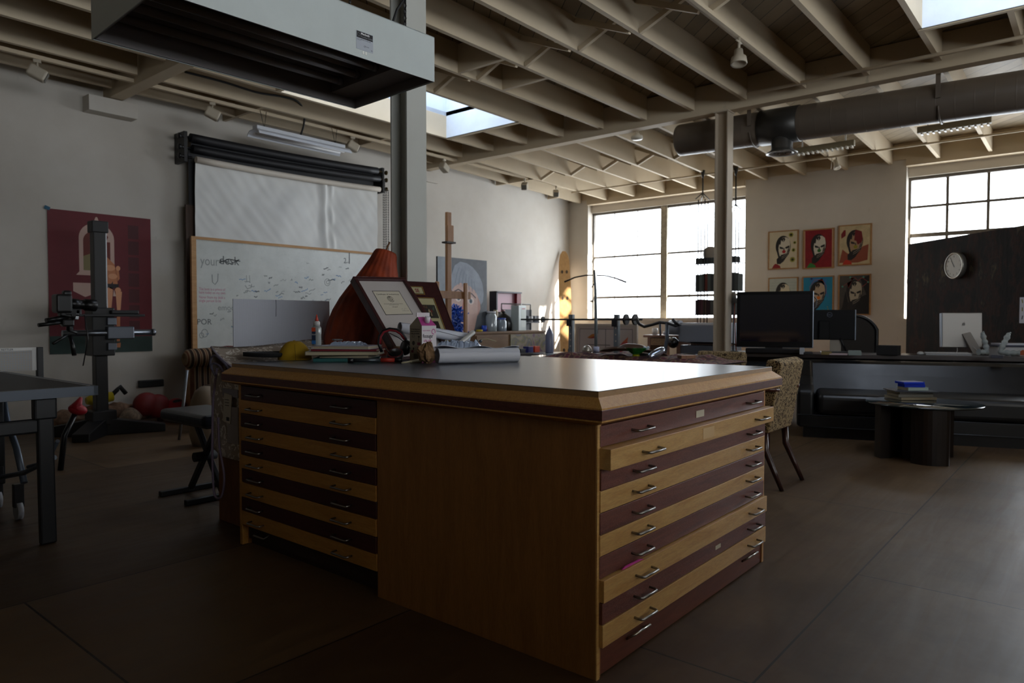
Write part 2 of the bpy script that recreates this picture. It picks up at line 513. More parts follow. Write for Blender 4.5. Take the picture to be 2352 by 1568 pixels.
# ceiling: joists every 0.61 m, two cross beams, boards on top, two skylights
JZ = lambda x: 3.5 if x <= 7.75 else 3.5-0.11*(x-7.75)/3.88
JD = 0.285
XB = 7.66            # second beam
ys = [1.2+0.61*k for k in range(-12, 12)]
def slab(mb, x0, x1, y0, y1, zf, th):
    v = [mb.bm.verts.new((x, y, zf(x)+dz)) for dz in (0, th) for x, y in ((x0, y0), (x1, y0), (x1, y1), (x0, y1))]
    for q in ((3, 2, 1, 0), (4, 5, 6, 7), (0, 1, 5, 4), (1, 2, 6, 5), (2, 3, 7, 6), (3, 0, 4, 7)):
        mb.bm.faces.new([v[i] for i in q]).material_index = mb.mi
    return mb
deck = MB()
dz = lambda x: JZ(x)+JD
H1 = (4.2, 6.66, 5.475, 6.67)   # skylight wells
H2 = (4.2, 6.66, -.02, 1.19)
slab(deck, X0, H1[0], Y0, YW, dz, .05)
slab(deck, H1[1], XB+.1, Y0, YW, dz, .05)
slab(deck, H1[0], H1[1], Y0, H2[2], dz, .05)
slab(deck, H1[0], H1[1], H2[3], H1[2], dz, .05)
slab(deck, H1[0], H1[1], H1[3], YW, dz, .05)
slab(deck, XB+.1, XW+.1, Y0, YW, dz, .05)
struct('ceiling', deck, M_DECK, 'cream painted diagonal roof boards above the joists', 'ceiling')
def joist(x0, x1, y):
    o = slab(MB(), x0, x1, y-.022, y+.022, JZ, JD-.002).build('ceiling_joist', M_JOIST)
    prop(o, 'one of the evenly spaced cream painted roof joists below the boards', 'joist', 'cream roof joists', 'structure')
for y in ys:
    inside = lambda h: h[2]+.1 < y < h[3]-.1
    if inside(H1) or inside(H2):
        joist(3.15, H1[0]-.04, y); joist(H1[1]+.04, XB-.06, y)
    else:
        joist(3.15, XB-.06, y)
    if y > -3:
        joist(XB+.12, XW-.03, y)
    joist(X0, 3.03, y)
def beam_i(x0, x1, z0, z1, label):
    o = MB().bx(x0, x1, Y0, YW, z0, z1, bev=.004).build('ceiling_beam', M_JOIST)
    prop(o, label, 'beam', kind='structure')
beam_i(3.06, 3.2, 3.44, 3.77, 'cream cross beam over the light hood, ending at the whiteboard wall')
beam_i(7.64, 7.78, 3.44, 3.77, 'cream cross beam above the grey duct and the slim far column')
# header boards around the skylight wells
for H, lb in ((H1, 'bright skylight well in the roof above the tall near column'), (H2, 'blue lit skylight well at the upper right of the roof')):
    t = thing('skylight', lb, 'skylight', ((H[0]+H[1])/2, (H[2]+H[3])/2, 3.5), kind='structure')
    w = MB(t); top = 4.5
    w.bx(H[0]-.02, H[0], H[2], H[3], 3.5, top).bx(H[1], H[1]+.02, H[2], H[3], 3.5, top)
    w.bx(H[0], H[1], H[2]-.02, H[2], 3.505, top).bx(H[0], H[1], H[3], H[3]+.02, 3.505, top)
    w.build('well_lining', M_WELL, t)
    c = MB(t); c.bx(H[0]-.045, H[0]-.002, H[2], H[3], 3.49, 3.78).bx(H[1]+.021, H[1]+.062, H[2]-.02, H[3]+.02, 3.49, 3.78)
    c.build('header', M_JOIST, t)
    g = MB(t).bx(H[0], H[1], H[2], H[3], top-.01, top).build('pane', thin_glass('skylight glass', (0.68, 0.70, 0.74)), t)
    f = MB(t); f.bx(H[0], H[1], H[2], H[2]+.05, top-.08, top-.02).bx(H[0], H[1], H[3]-.05, H[3], top-.08, top-.02)
    f.bx(H[1]-.05, H[1], H[2], H[3], top-.08, top-.02).bx((H[0]+H[1])/2-.03, (H[0]+H[1])/2+.03, H[2], H[3], top-.1, top-.02)
    f.build('skylight_frame', plain('skylight steel', '5a6068', 0.5), t)
# cross bracing between joists
M_BR = M_JOIST
def brace(x, y):
    z = JZ(x)
    for q in (0, 1):
        mb = MB(); a = (x+.028*(2*q-1), y+.03, z+.01+q*(JD-.05)); b = (x+.028*(2*q-1), y+.58, z+.01+(1-q)*(JD-.05))
        mb.beam(a, b, .035, .045)
        o = mb.build('joist_brace', M_BR)
        prop(o, 'one of the small crossed struts bracing neighbouring roof joists', 'brace', 'crossed struts between joists', 'structure')
for y in ys:
    if 1.0 < y < 5.3: brace(5.24, y)
    if 1.0 < y < 7.2: brace(9.47, y)
def block(x, y, y2=None):
    z = JZ(x)
    o = MB().bx(x-.02, x+.02, y+.023, (y2 or y+.61)-.023, z, z+JD-.01).build('joist_block', M_JOIST)
    prop(o, 'one of the solid timber blocks set between two roof joists', 'block', 'solid blocks between joists', 'structure')
for x, k in ((5.01, 4.25), (5.67, 4.25), (4.4, 7.9), (4.4, 7.3), (6.2, 7.3), (6.2, 7.9), (9.4, 7.9), (9.4, 7.3), (10.9, 7.9)):
    yy = min(ys, key=lambda q: abs(q-k) if q <= k+.3 else 9)
    if yy+.61 <= 8.2: block(x, yy)
    else: block(x, yy, 8.2)
o = MB().bx(2.86, 3.34, 8.03, 8.199, 3.27, 3.43, bev=.005).build('beam_bearing', M_WALL)
prop(o, 'plastered pad on the wall carrying the end of the cross beam', 'bearing pad', kind='structure')
o = MB().bx(7.5, 7.95, 8.13, 8.199, 3.27, 3.43, bev=.005).build('beam_bearing', M_WALL)
prop(o, 'plastered pad on the wall just right of the tall near column', 'bearing pad', kind='structure')

# columns
def hcol(x0, y0, w, dpt, h, label, tf=.012, mt=None):
    """H column: flanges face -y and +y"""
    mb = MB()
    mb.bx(x0, x0+w, y0, y0+tf, 0, h).bx(x0, x0+w, y0+dpt-tf, y0+dpt, 0, h).bx(x0+w/2-.006, x0+w/2+.006, y0+tf, y0+dpt-tf, 0, h)
    mb.bx(x0-.03, x0+w+.03, y0-.03, y0+dpt+.03, 0, .015)
    mb.bx(x0-.02, x0+w+.02, y0-.01, y0+dpt+.01, h-.014, h)
    o = mb.build('steel_column', mt or M_STEEL)
    prop(o, label, 'column', kind='structure')
hcol(3.045, 3.400, .168, .158, 3.44, 'pale grey steel column rising behind the drawer cabinet, rusty scuffs on its face')
hcol(7.62, 3.228, .15, .15, 3.44, 'slim painted steel column below the end of the round duct', mt=wall_mat('column cream', 'b8aa96', 'aa9c88', .8))

# world and sun
wd = bpy.data.worlds.new('sky'); wd.use_nodes = True; SC.world = wd
bg = wd.node_tree.nodes['Background']
bg.inputs[0].default_value = (0.90, 0.95, 1.0, 1); bg.inputs[1].default_value = 9.6
sd = bpy.data.lights.new('sun', 'SUN'); sd.energy = 45.0; sd.angle = R(1.0); sd.color = (1.0, 0.93, 0.82)
so = bpy.data.objects.new('sun', sd); COL.objects.link(so)
so.matrix_world = frame_mat(-Vector((-.35, 1, -.48))) if False else frame_mat(Vector((.35, -1, .48)))
def portal(c, sx, sy, d):
    l = bpy.data.lights.new('daylight_portal', 'AREA'); l.shape = 'RECTANGLE'; l.size = sx; l.size_y = sy
    l.cycles.is_portal = True
    o = bpy.data.objects.new('daylight_portal', l); COL.objects.link(o)
    # area light points along its -z
    z = -Vector(d)
    if abs(z.z) > .9: x = Vector((1, 0, 0))
    else: x = z.cross(Vector((0, 0, 1)))
    y = z.cross(x)
    mm = Matrix((x, y, z)).transposed().to_4x4(); mm.translation = Vector(c); o.matrix_world = mm
portal((XW+.32, 6.18, 2.16), 3.14, 2.1, (-1, 0, 0))
portal((XW+.32, -.19, 2.16), 4.82, 2.1, (-1, 0, 0))
portal((2.3, Y0-.22, 2.52), 6.6, 1.36, (0, 1, 0))
for H in (H1, H2):
    portal(((H[0]+H[1])/2, (H[2]+H[3])/2, 4.52), H[1]-H[0], H[3]-H[2], (0, 0, -1))
SC.view_settings.view_transform = 'Standard'
SC.view_settings.look = 'None'
SC.view_settings.gamma = 1.0
SC.view_settings.use_curve_mapping = False
SC.view_settings.exposure = 0.0
cy = SC.cycles
cy.use_denoising = True
try: cy.denoiser = 'OPENIMAGEDENOISE'
except Exception: pass
cy.max_bounces = 8; cy.diffuse_bounces = 5; cy.glossy_bounces = 4; cy.transmission_bounces = 6; cy.transparent_max_bounces = 12
cy.caustics_reflective = False; cy.caustics_refractive = False
cy.sample_clamp_indirect = 6.0
# ---------------------------------------------------------------- drawer cabinet (flat file)
M_MAPLE = wood('maple veneer', 'bb8d4f', 'd6af6e', (1, 9, 9), 0.38, coat=0.15)
M_MAPLE_X = M_MAPLE
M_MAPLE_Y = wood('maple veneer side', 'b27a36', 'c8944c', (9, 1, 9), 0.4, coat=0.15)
M_PANEL = wood('cherry panel', '91602f', 'a8733d', (7, 7, .7), 0.42, coat=0.15)
M_PURP = wood('mahogany front', '56281f', '774133', (1, 12, 12), 0.4, coat=0.1, pores=0.5)
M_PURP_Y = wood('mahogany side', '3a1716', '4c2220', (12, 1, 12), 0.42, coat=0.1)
M_LAM = None
def laminate():
    mt, nt, b = new_mat('dark laminate')
    v = coords(nt)
    n = nd(nt, 'ShaderNodeTexNoise', Scale=3.0, Detail=6.0, Roughness=0.7)
    nt.links.new(v, n.inputs['Vector'])
    nt.links.new(ramp(nt, n.outputs[0], [(0.3, '363941'), (0.7, '40434c')]), b.inputs['Base Color'])
    b.inputs['Roughness'].default_value = 0.29
    b.inputs['Specular IOR Level'].default_value = 0.6
    return mt
M_LAM = laminate()
M_NICKEL = plain('brushed nickel', '8d8a86', 0.32, metal=1.0)
M_LABELP = plain('label paper', 'c9c2ae', 0.7)
CX0, CX1, CY0, CY1 = 1.820, 3.235, 1.180, 3.275
ZT = .900
cab = thing('drawer_cabinet', 'large two-tone wooden flat file cabinet with striped drawer fronts and dark top', 'cabinet', (CX0, CY0, 0))
b = MB(cab)
b.bx(CX0+.03, CX1-.03, CY0+.04, CY1-.03, .03, .80)
b.build('carcass', plain('cabinet inside', '2a1a12', 0.8), cab)
# side panel facing the camera-left, with thin edge strips
MB(cab).bx(CX0, CX0+.03, CY0, 2.217, 0, .80, bev=.001).build('side_panel', M_PANEL, cab)
MB(cab).bx(CX0, CX0+.035, CY1-.022, CY1, 0, .80).build('edge_strip', M_MAPLE_Y, cab)
MB(cab).bx(CX0+.001, CX0+.018, CY0-.004, CY0, 0, .80).build('edge_strip', M_MAPLE, cab)
MB(cab).bx(CX1-.02, CX1, CY0, CY0+.6, 0, .80).build('edge_strip', M_MAPLE_Y, cab)
MB(cab).bx(CX0+.03, CX1, CY1-.03, CY1, .0, .80).build('end_panel', M_PANEL, cab)
# moulded worktop: rings of profile swept round the four corners
def ring(mb, prof):
    """prof: list of (outset, z) from top to bottom, closed by corners mitred"""
    R_ = []
    for o_, z in prof:
        x0, x1, y0, y1 = CX0-o_, CX1+o_, CY0-o_, CY1+o_
        R_.append([mb.bm.verts.new(p) for p in ((x0, y0, z), (x1, y0, z), (x1, y1, z), (x0, y1, z))])
    for A, B in zip(R_, R_[1:]):
        for j in range(4):
            f = mb.bm.faces.new((A[j], A[(j+1) % 4], B[(j+1) % 4], B[j])); f.material_index = mb.mi
M_EDGE1 = wood('edge band light', '947248', 'aa875c', (8, 8, 60), 0.42)
M_EDGE2 = wood('edge band gold', 'b67f38', 'd6a85f', (40, 40, 3), 0.4)
mb = MB(cab); ring(mb, [(.022, .898), (.022, .881)]); mb.build('top_band', M_EDGE1, cab)
mb = MB(cab); ring(mb, [(.022, .881), (.056, .853), (.056, .848)]); mb.build('chamfer_band', M_EDGE2, cab)
mb = MB(cab); ring(mb, [(.056, .848), (.058, .8465), (.058, .8175), (.056, .816)]); mb.build('dark_band', wood('mahogany band', '4a241d', '6b3a30', (12, 12, 40), .4, coat=.1), cab)
mb = MB(cab); ring(mb, [(.056, .816), (.056, .811), (.012, .795), (-.02, .795)]); mb.build('cove_band', M_EDGE2, cab)
w = MB(cab); w.bx(CX0-.0215, CX1+.0215, CY0-.0215, CY1+.0215, .87, ZT, bev=.0012)
w.build('worktop', M_LAM, cab)

def handle_x(x, y, z, w=.105, drop=0.0, mb=None):
    """bar pull on a front facing -y"""
    mb = mb or MB(cab)
    s = .0042; o = .03; h = w/2
    mb.tube([(x-h, y, z), (x-h, y-o*.75, z-drop*.8), (x-h+.006, y-o, z-drop), (x+h-.006, y-o, z-drop), (x+h, y-o*.75, z-drop*.8), (x+h, y, z)], s, 8)
    return mb
def handle_y(x, y, z, w=.105, drop=0.0):
    mb = MB(cab); s = .0042; o = .03; h = w/2
    mb.tube([(x, y-h, z), (x-o*.75, y-h, z-drop*.8), (x-o, y-h+.006, z-drop), (x-o, y+h-.006, z-drop), (x-o*.75, y+h, z-drop*.8), (x, y+h, z)], s, 8)
    return mb
# right-hand drawer fronts (facing -y). z levels from the photograph at the near edge
zs = [.790, .722, .655, .588, .519, .450, .383, .313, .241, .172, .100]
outs = [.000, .040, .006, .004, .003, .003, .002, .018, .012, .014, 0]
hz = []
for i in range(10):
    z1, z0 = zs[i]-.0012, zs[i+1]+.0012
    y = CY0-outs[i]-.004
    dark = i % 2 == 0
    x0 = CX0+.014 if i not in (1,) else CX0+.014
    x1 = CX1-.022 if i not in (1,) else CX1-.01
    d = MB(cab).bx(x0, x1, y, y+.022 if outs[i] < .03 else y+.06, z0, z1, bev=.0012).build('drawer', M_PURP if dark else M_MAPLE, cab)
    zc = (z0+z1)/2
    for hx in (CX0+.26, CX1-.185):
        handle_x(hx, y, zc, .105, .002).build('handle', M_NICKEL, d)
    if i in (0, 1, 8):
        xx = (CX0+.72, CX0+.71, CX0+.87)[(0, 1, 8).index(i)]; ww = (.035, .05, .025)[(0, 1, 8).index(i)]; hh = (.013, .02, .008)[(0, 1, 8).index(i)]
        MB(cab).box((xx, y-.0008, zc), (ww*2, .001, hh*2)).build('paper_label', M_LABELP if i != 1 else plain('yellowed label', 'cfae7d', .6), d)
pl = MB(cab).bx(CX0+.014, CX1-.01, CY0+.004, CY0+.03, 0.004, zs[10]-.002).build('plinth', wood('plinth wood', '5a2a18', '6e3a24', (1, 9, 9), .45), cab)
for hx in (CX0+.25, CX1-.19):
    handle_x(hx, CY0+.004, .062, .11, -.022).build('handle', plain('worn steel handle', 'b5b0a8', .25, metal=1), pl)
MB(cab).prism([(CX0+.13, 0), (CX0+.27, 0), (CX0+.24, .006), (CX0+.15, .007)], 0, .004, plane_frame((0, CY0-.012, .3135), (1, 0, 0), (0, 0, 1))).build('pink_note', plain('pink paper', 'c93fa0', .6), cab)
# left-hand drawer fronts (facing -x)
for i in range(10):
    z1, z0 = zs[i]-.0012, zs[i+1]+.0012
    x = CX0-.001-(.003 if i % 3 else 0)
    dark = i % 2 == 0
    d = MB(cab).bx(x, x+.022, 2.222, CY1-.024, z0, z1, bev=.0012).build('drawer', M_PURP_Y if dark else M_MAPLE_Y, cab)
    for hy in (2.435, 3.11):
        handle_y(x, hy, (z0+z1)/2-.004, .105, .002).build('handle', M_NICKEL, d)
pl2 = MB(cab).bx(CX0+.045, CX0+.06, 2.222, CY1-.024, .0, .10).build('plinth', plain('dark plinth', '241009', .7), cab)
MB(cab).tube([(CX0+.045, 3.06, .08), (CX0-.0, 3.06, .065), (CX0-.0, 3.15, .065), (CX0+.045, 3.15, .08)], .0042, 8).build('handle', M_NICKEL, pl2)
def ptd(px, py, depth):
    """point along the sight line of a photo pixel at a given distance in front of the camera"""
    return CAM + (_F + _R*((px-1176)/FPX) - _U*((py-784)/FPX))*depth
M_BLK = plain('black metal', '0e0e11', 0.45, spec=0.5)
M_BLKS = plain('satin black', '101014', 0.35)
M_GUN = plain('grey blue steel', '5b6470', 0.4, metal=0.5)
M_ALU = plain('aluminium', 'a9adb3', 0.3, metal=1.0)
M_WHITE = plain('white plastic', 'd9d9d6', 0.45)
M_DARK = plain('dark rubber', '1a1a1b', 0.7)
# ---------------------------------------------------------------- table tennis table
TT = .776
t = thing('table_tennis_table', 'dark table tennis table with grey metal rim and folding legs', 'table', (.65, 5.3, 0))
MB(t).bx(-.09, 1.405, 3.965, 6.685, TT-.018, TT, .001).build('tabletop', plain('table slate', '14171b', .5, spec=.3), t)
mb = MB(t)
for a in ((-.11, 1.425, 3.945, 3.966), (-.11, 1.425, 6.684, 6.705), (-.11, -.089, 3.945, 6.705), (1.404, 1.425, 3.945, 6.705)):
    mb.bx(*a, TT-.048, TT+.001, .001)
mb.build('rim', plain('rim metal', '565d67', .4, metal=.4), t)
mb = MB(t)
for a in ((-.08, 1.40, 3.967, 3.972), (-.08, 1.40, 6.678, 6.683), (-.085, -.08, 3.967, 6.683), (1.395, 1.40, 3.967, 6.683)):
    mb.bx(*a, TT-.01, TT+.0006)
mb.build('white_line', M_WHITE, t)
def leg(x, y):
    mb = MB(t)
    mb.beam((x, y, 0), (x-.005, y, .64), .07, .045, (0, 1, 0), .008)
    mb.beam((x-.005, y, .62), (x-.005, y, TT-.045), .10, .055, (0, 1, 0), .01)
    mb.build('leg', plain('leg metal', '16181d', .4), t)
for x in (1.21, .09):
    for y in (4.02, 6.62): leg(x, y)
mb = MB(t)
for y in (4.03, 6.61):
    MB(t).bx(.09, 1.2, y-.02, y+.02, .555, .625, .01).build('crossbar', plain('leg metal', '16181d', .4), t)
mb = MB(t)
for y in (4.9, 5.6):
    mb.bx(1.12, 1.26, y-.03, y+.03, .16, TT-.05, .01)
    mb.bx(.05, .18, y-.03, y+.03, .16, TT-.05, .01)
mb.bx(.06, 1.25, 4.86, 4.94, .2, .27, .01).bx(.06, 1.25, 5.56, 5.64, .2, .27, .01)
mb.bx(.6, .68, 4.9, 5.6, .2, .26, .01)
mb.build('undercarriage', M_BLKS, t)
mb = MB(t); mb.tube([(1.25, 4.04, .42), (1.25, 4.5, .28), (1.22, 4.88, .2)], .014, 8); mb.tube([(1.27, 4.05, .5), (1.30, 4.3, .36), (1.28, 4.55, .3)], .01, 8); mb.build('strut', M_GUN, t)
mb = MB(t)
pts = [(1.3, 4.95+.30*math.sin(a), .62-.42*(1-math.cos(a))*1.0) for a in [k*PI/2/8 for k in range(9)]]
mb.tube([(1.28, 4.98, .66), (1.28, 4.90, .52), (1.28, 4.74, .38), (1.28, 4.62, .2)], .018, 8); mb.build('brace', M_GUN, t)
for (x, y) in ((1.25, 4.62), (1.25, 5.0), (1.25, 5.62), (.1, 4.62), (.1, 5.62)):
    f = MB(t); f.bx(x-.025, x+.025, y-.02, y+.02, .07, .2, .005); fk = f.build('caster', M_BLKS, t)
    MB(t).cyl((x-.014, y, .051), (x+.014, y, .051), .05, n=24).build('wheel', plain('wheel tyre', '9b9da3', .5), fk)
n = thing('table_tennis_net', 'white mesh table tennis net with black post', 'net', (.65, 5.3, TT))
mb = MB(n); mb.tube([(1.43, 5.3, .70), (1.56, 5.3, .70)], .014, 8); mb.bx(1.55, 1.585, 5.28, 5.32, .69, .935, .004); mb.bx(1.40, 1.57, 5.27, 5.33, .725, .74, .003)
mb.build('post', M_BLK, n)
def netmat():
    mt = bpy.data.materials.new('net cord'); mt.use_nodes = True; nt = mt.node_tree; b = nt.nodes['Principled BSDF']
    b.inputs['Base Color'].default_value = lin('b9bcc0'); b.inputs['Roughness'].default_value = .9
    v = coords(nt, (66, 1, 66)); sp = nt.nodes.new('ShaderNodeSeparateXYZ'); nt.links.new(v, sp.inputs[0])
    outs_ = []
    for k in (0, 2):
        fr = nd(nt, 'ShaderNodeMath', operation='FRACT'); nt.links.new(sp.outputs[k], fr.inputs[0])
        g = nd(nt, 'ShaderNodeMath', operation='GREATER_THAN'); nt.links.new(fr.outputs[0], g.inputs[0]); g.inputs[1].default_value = .72; outs_.append(g)
    mx = nd(nt, 'ShaderNodeMath', operation='MAXIMUM'); nt.links.new(outs_[0].outputs[0], mx.inputs[0]); nt.links.new(outs_[1].outputs[0], mx.inputs[1])
    nt.links.new(mx.outputs[0], b.inputs['Alpha'])
    return mt
MB(n).bx(-.2, 1.55, 5.299, 5.301, TT+.012, TT+.15).build('mesh', netmat(), n)
mb = MB(n); mb.bx(-.2, 1.55, 5.297, 5.303, TT+.14, TT+.158); mb.bx(1.525, 1.55, 5.298, 5.302, TT+.01, TT+.15)
mb.mat(M_WHITE); 
mb.mat(plain('net print', '33363c', .8)); text_shape('KETTLER', .016, plane_frame((1.36, 5.2965, TT+.143), (1, 0, 0), (0, 0, 1)), mb)
mb.build('tape', None, n)

# ---------------------------------------------------------------- camera stand
bx_, by_ = 2.70, 7.42
t = thing('camera_stand', 'tall black studio column stand on heavy cross feet in front of the red poster', 'camera stand', (bx_, by_, 0))
zt = at(221, 508, 'y', by_).z
MB(t).bx(bx_-.055, bx_+.055, by_-.05, by_+.05, .1, zt-.1, .008).build('column', plain('stand enamel', '101012', .4), t)
MB(t).bx(bx_+.056, bx_+.064, by_-.04, by_+.03, .9, zt-.11).build('rail', M_ALU, t)
MB(t).bx(bx_-.07, bx_+.075, by_-.065, by_+.065, zt-.11, zt, .008).build('cap', plain('stand cap', '17171a', .5), t)
MB(t).bx(bx_-.11, bx_+.11, by_-.1, by_+.1, .1, .24, .01).build('collar', M_BLK, t)
for ax, ay in ((-.30, -.35), (.52, -.2), (.3, .42), (-.42, .30)):
    mb = MB(t); d = Vector((ax, ay, 0)); L = d.length; dn = d.normalized()
    M = plane_frame((bx_, by_, 0), dn, (0, 0, 1))
    mb.prism([(0, .0), (L, .0), (L, .075), (.12, .15), (0, .15)], -.075, .075, M)
    mb.build('foot', plain('stand base', '0c0c0e', .5), t, [('BEVEL', dict(width=.008, segments=2))])
zc = at(221, 764, 'y', by_).z
mb = MB(t); mb.bx(bx_-.1, bx_+.1, by_-.11, by_+.08, zc-.22, zc+.24, .01); mb.build('carriage', plain('carriage paint', '0e0f11', .4), t)
mb = MB(t); mb.box((bx_+.13, by_-.13, zc), (.24, .10, .12), None, .01); mb.build('arm_clamp', plain('clamp metal', '6a6f78', .35, metal=.8), t)
mb = MB(t); mb.cyl((bx_-.36, by_-.13, zc), (bx_+.44, by_-.13, zc), .028, n=20); mb.cyl((bx_+.43, by_-.13, zc), (bx_+.46, by_-.13, zc), .034, n=20); mb.build('cross_arm', plain('arm tube', '7c828b', .3, metal=.9), t)
z2 = at(221, 724, 'y', by_).z
mb = MB(t); mb.bx(bx_-.3, bx_+.35, by_-.18, by_-.08, z2-.012, z2+.012, .004); mb.bx(bx_+.05, bx_+.30, by_-.17, by_-.10, z2+.012, z2+.05, .01); mb.box((bx_-.28, by_-.13, z2+.03), (.14, .1, .06), None, .012); mb.build('slide_plate', M_BLK, t)
mb = MB(t)
for dz_, q in ((.11, .05), (-.13, .05)): mb.bx(bx_+.02, bx_+.1, by_-.15, by_-.09, zc+dz_-.035, zc+dz_+.035, .005)
mb.build('lock_block', plain('clamp metal', '6a6f78', .35, metal=.8), t)
hx = at(160, 735, 'y', by_-.13).x
mb = MB(t)
mb.tube([(hx+.05, by_-.13, zc), (hx, by_-.13, zc+.02), (hx, by_-.13, z2+.09)], .03, 12)
mb.box((hx-.02, by_-.13, z2+.01), (.13, .09, .06), (0, .2, 0), .012)
mb.box((hx-.02, by_-.13, z2-.07), (.10, .08, .07), None, .015)
mb.tube([(hx-.03, by_-.13, z2-.02), (hx-.2, by_-.16, z2-.05)], .022, 10)
mb.tube([(hx-.02, by_-.13, z2-.06), (hx-.26, by_-.16, z2-.09)], .018, 10)
mb.tube([(hx, by_-.13, zc), (hx-.16, by_-.2, zc-.09)], .014, 8)
mb.tube([(hx, by_-.13, zc), (hx+.01, by_-.2, zc-.2)], .02, 8)
mb.tube([(hx+.1, by_-.2, z2), (hx+.12, by_-.22, zc-.05), (hx+.08, by_-.2, zc-.3)], .005, 6)
mb.build('pan_head', plain('head black', '0e0e10', .35), t)
mb = MB(t); mb.box((hx+.05, by_-.13, z2+.005), (.03, .1, .09), (0, .15, 0), .004); mb.build('quick_release', M_ALU, t)
zk = at(175, 695, 'y', by_-.13).z
k = thing('camera', 'black digital camera with zoom lens mounted on the column stand', 'camera', (hx, by_-.13, z2+.1))
mb = MB(k); mb.box((hx-.06, by_-.13, zk-.01), (.13, .15, .17), None, .02, 3); mb.box((hx-.02, by_-.13, zk+.085), (.07, .07, .05), None, .018, 3); mb.build('body', plain('camera black', '0c0c0e', .4), k)
mb = MB(k); mb.lathe([(.04, 0), (.05, .01), (.05, .07), (.044, .075), (.044, .12), (.055, .125), (.055, .22), (.048, .225)], (hx, by_-.13, zk-.01), (1, 0, -.06), 22); mb.build('lens', plain('lens black', '0b0b0c', .35), k)
mb = MB(k); mb.box((hx+.02, by_-.13, zk-.105), (.1, .08, .03), None, .006); mb.build('tripod_plate', M_ALU, k)

# ---------------------------------------------------------------- poster (generic articulated figure on a red ground)
A_, B_ = at(108, 478, 'y', YW-.006), at(350, 806, 'y', YW-.006)
pw, ph = B_.x-A_.x, A_.z-B_.z
p = thing('poster', 'large dark red poster of a jointed doll by an arched mirror, taped to the wall', 'poster', (A_.x, YW-.01, B_.z))
def U(u, v): return (u*pw, v*ph)
M = plane_frame((A_.x, YW-.008, B_.z), (1, 0, 0), (0, 0, 1))
mb = MB(p)
def lay(poly, mt, k):
    mb.mat(mt); mb.flat([U(*q) for q in poly], M, .0004*k)
def sc_circ(cx, cy, r, asp=1.3, n=20, **kw):
    return circ(cx, cy, r, r*pw/ph*asp if False else r*pw/ph, n, **kw)
mb.mat(plain('poster red', '6b1420', .6, dirt=.25, dscale=2)); mb.bx(0, 0, 0, 0, 0, 0) if False else None
mb.prism([U(0, 0), U(1, 0), U(1, 1), U(0, 1)], -.002, 0, M)
P_green = plain('poster green', '28403a', .6, dirt=.3, dscale=8); P_bone = plain('poster bone', 'c9a99c', .6); P_dk = plain('poster dark squares', '4a1018', .6)
P_oli = plain('poster olive', '867a52', .6); P_skin = plain('poster skin', 'c07a50', .6); P_skin2 = plain('poster skin light', 'd99a72', .6); P_blk = plain('poster black', '1d1518', .6); P_brn = plain('poster brown', '6b2418', .6)
lay([(0, 0), (1, 0), (1, .115), (0, .125)], P_green, 1)
for i in range(7): lay([(.76, .13+i*.118), (.87, .13+i*.118), (.87, .23+i*.118), (.76, .23+i*.118)], P_dk, 1)
lay([(.28, .56), (.62, .56), (.62, .82)]+[q for q in circ(.45, .82, .17, .11, 14, 0, PI)]+[(.28, .82)], P_bone, 1)
lay([(.32, .59), (.58, .59), (.58, .80)]+[q for q in circ(.45, .80, .13, .075, 14, 0, PI)]+[(.32, .80)], P_brn, 2)
lay([(.32, .59), (.50, .59), (.50, .72), (.42, .72), (.32, .69)], P_oli, 3)
lay([(.25, .555), (.65, .555), (.62, .58), (.28, .58)], P_bone, 3)
lay([(.42, .93), (.48, .93), (.46, .97), (.45, .975), (.44, .97)], P_bone, 3)
lay([(.54, .80), (.60, .80), (.575, .86)], P_bone, 4)
lay([(.22, .50), (.44, .50), (.44, .43), (.33, .40), (.22, .44)], P_bone, 2)
lay([(.41, .43), (.435, .43), (.43, .08), (.405, .08)], P_bone, 3)
lay([(.60, .41), (.63, .41), (.61, .46)], P_bone, 3)
lay(circ(.46, .73, .055, .05), P_skin2, 4)
lay([(.44, .69), (.55, .69), (.62, .64), (.64, .56), (.65, .49), (.54, .49), (.50, .56), (.47, .62)], P_skin, 4)
lay(circ(.575, .615, .05, .022), P_skin2, 5); lay(circ(.60, .555, .045, .02), P_skin2, 5)
lay([(.54, .50), (.66, .50), (.655, .47), (.55, .47)], P_blk, 5)
lay([(.56, .47), (.60, .46), (.60, .52)], P_blk, 6)
lay(circ(.57, .455, .03, .02), P_skin2, 6); lay(circ(.65, .455, .03, .02), P_skin2, 6)
lay([(.535, .445), (.60, .445), (.575, .28), (.54, .27)], P_skin2, 5); lay([(.625, .445), (.69, .445), (.67, .29), (.64, .28)], P_skin2, 5)
lay([(.54, .27), (.57, .27), (.56, .06), (.535, .06)], P_skin, 4); lay([(.635, .29), (.67, .29), (.66, .08), (.63, .08)], P_skin, 4)
lay([(.61, .065), (.67, .07), (.665, .035), (.60, .035)], P_skin, 5); lay([(.50, .065), (.56, .07), (.56, .035), (.49, .035)], P_skin, 5)
lay([(.63, .62), (.66, .62), (.67, .54), (.65, .52)], P_skin, 3); lay(circ(.655, .615, .022, .018), P_skin2, 5)
mb.build('picture', None, p, fix=False)
MB(p).box((A_.x+.0, YW-.0105, A_.z+.005), (.05, .001, .035), (0, .35, 0)).build('blue_tape', plain('blue tape', '1f5a78', .6), p)

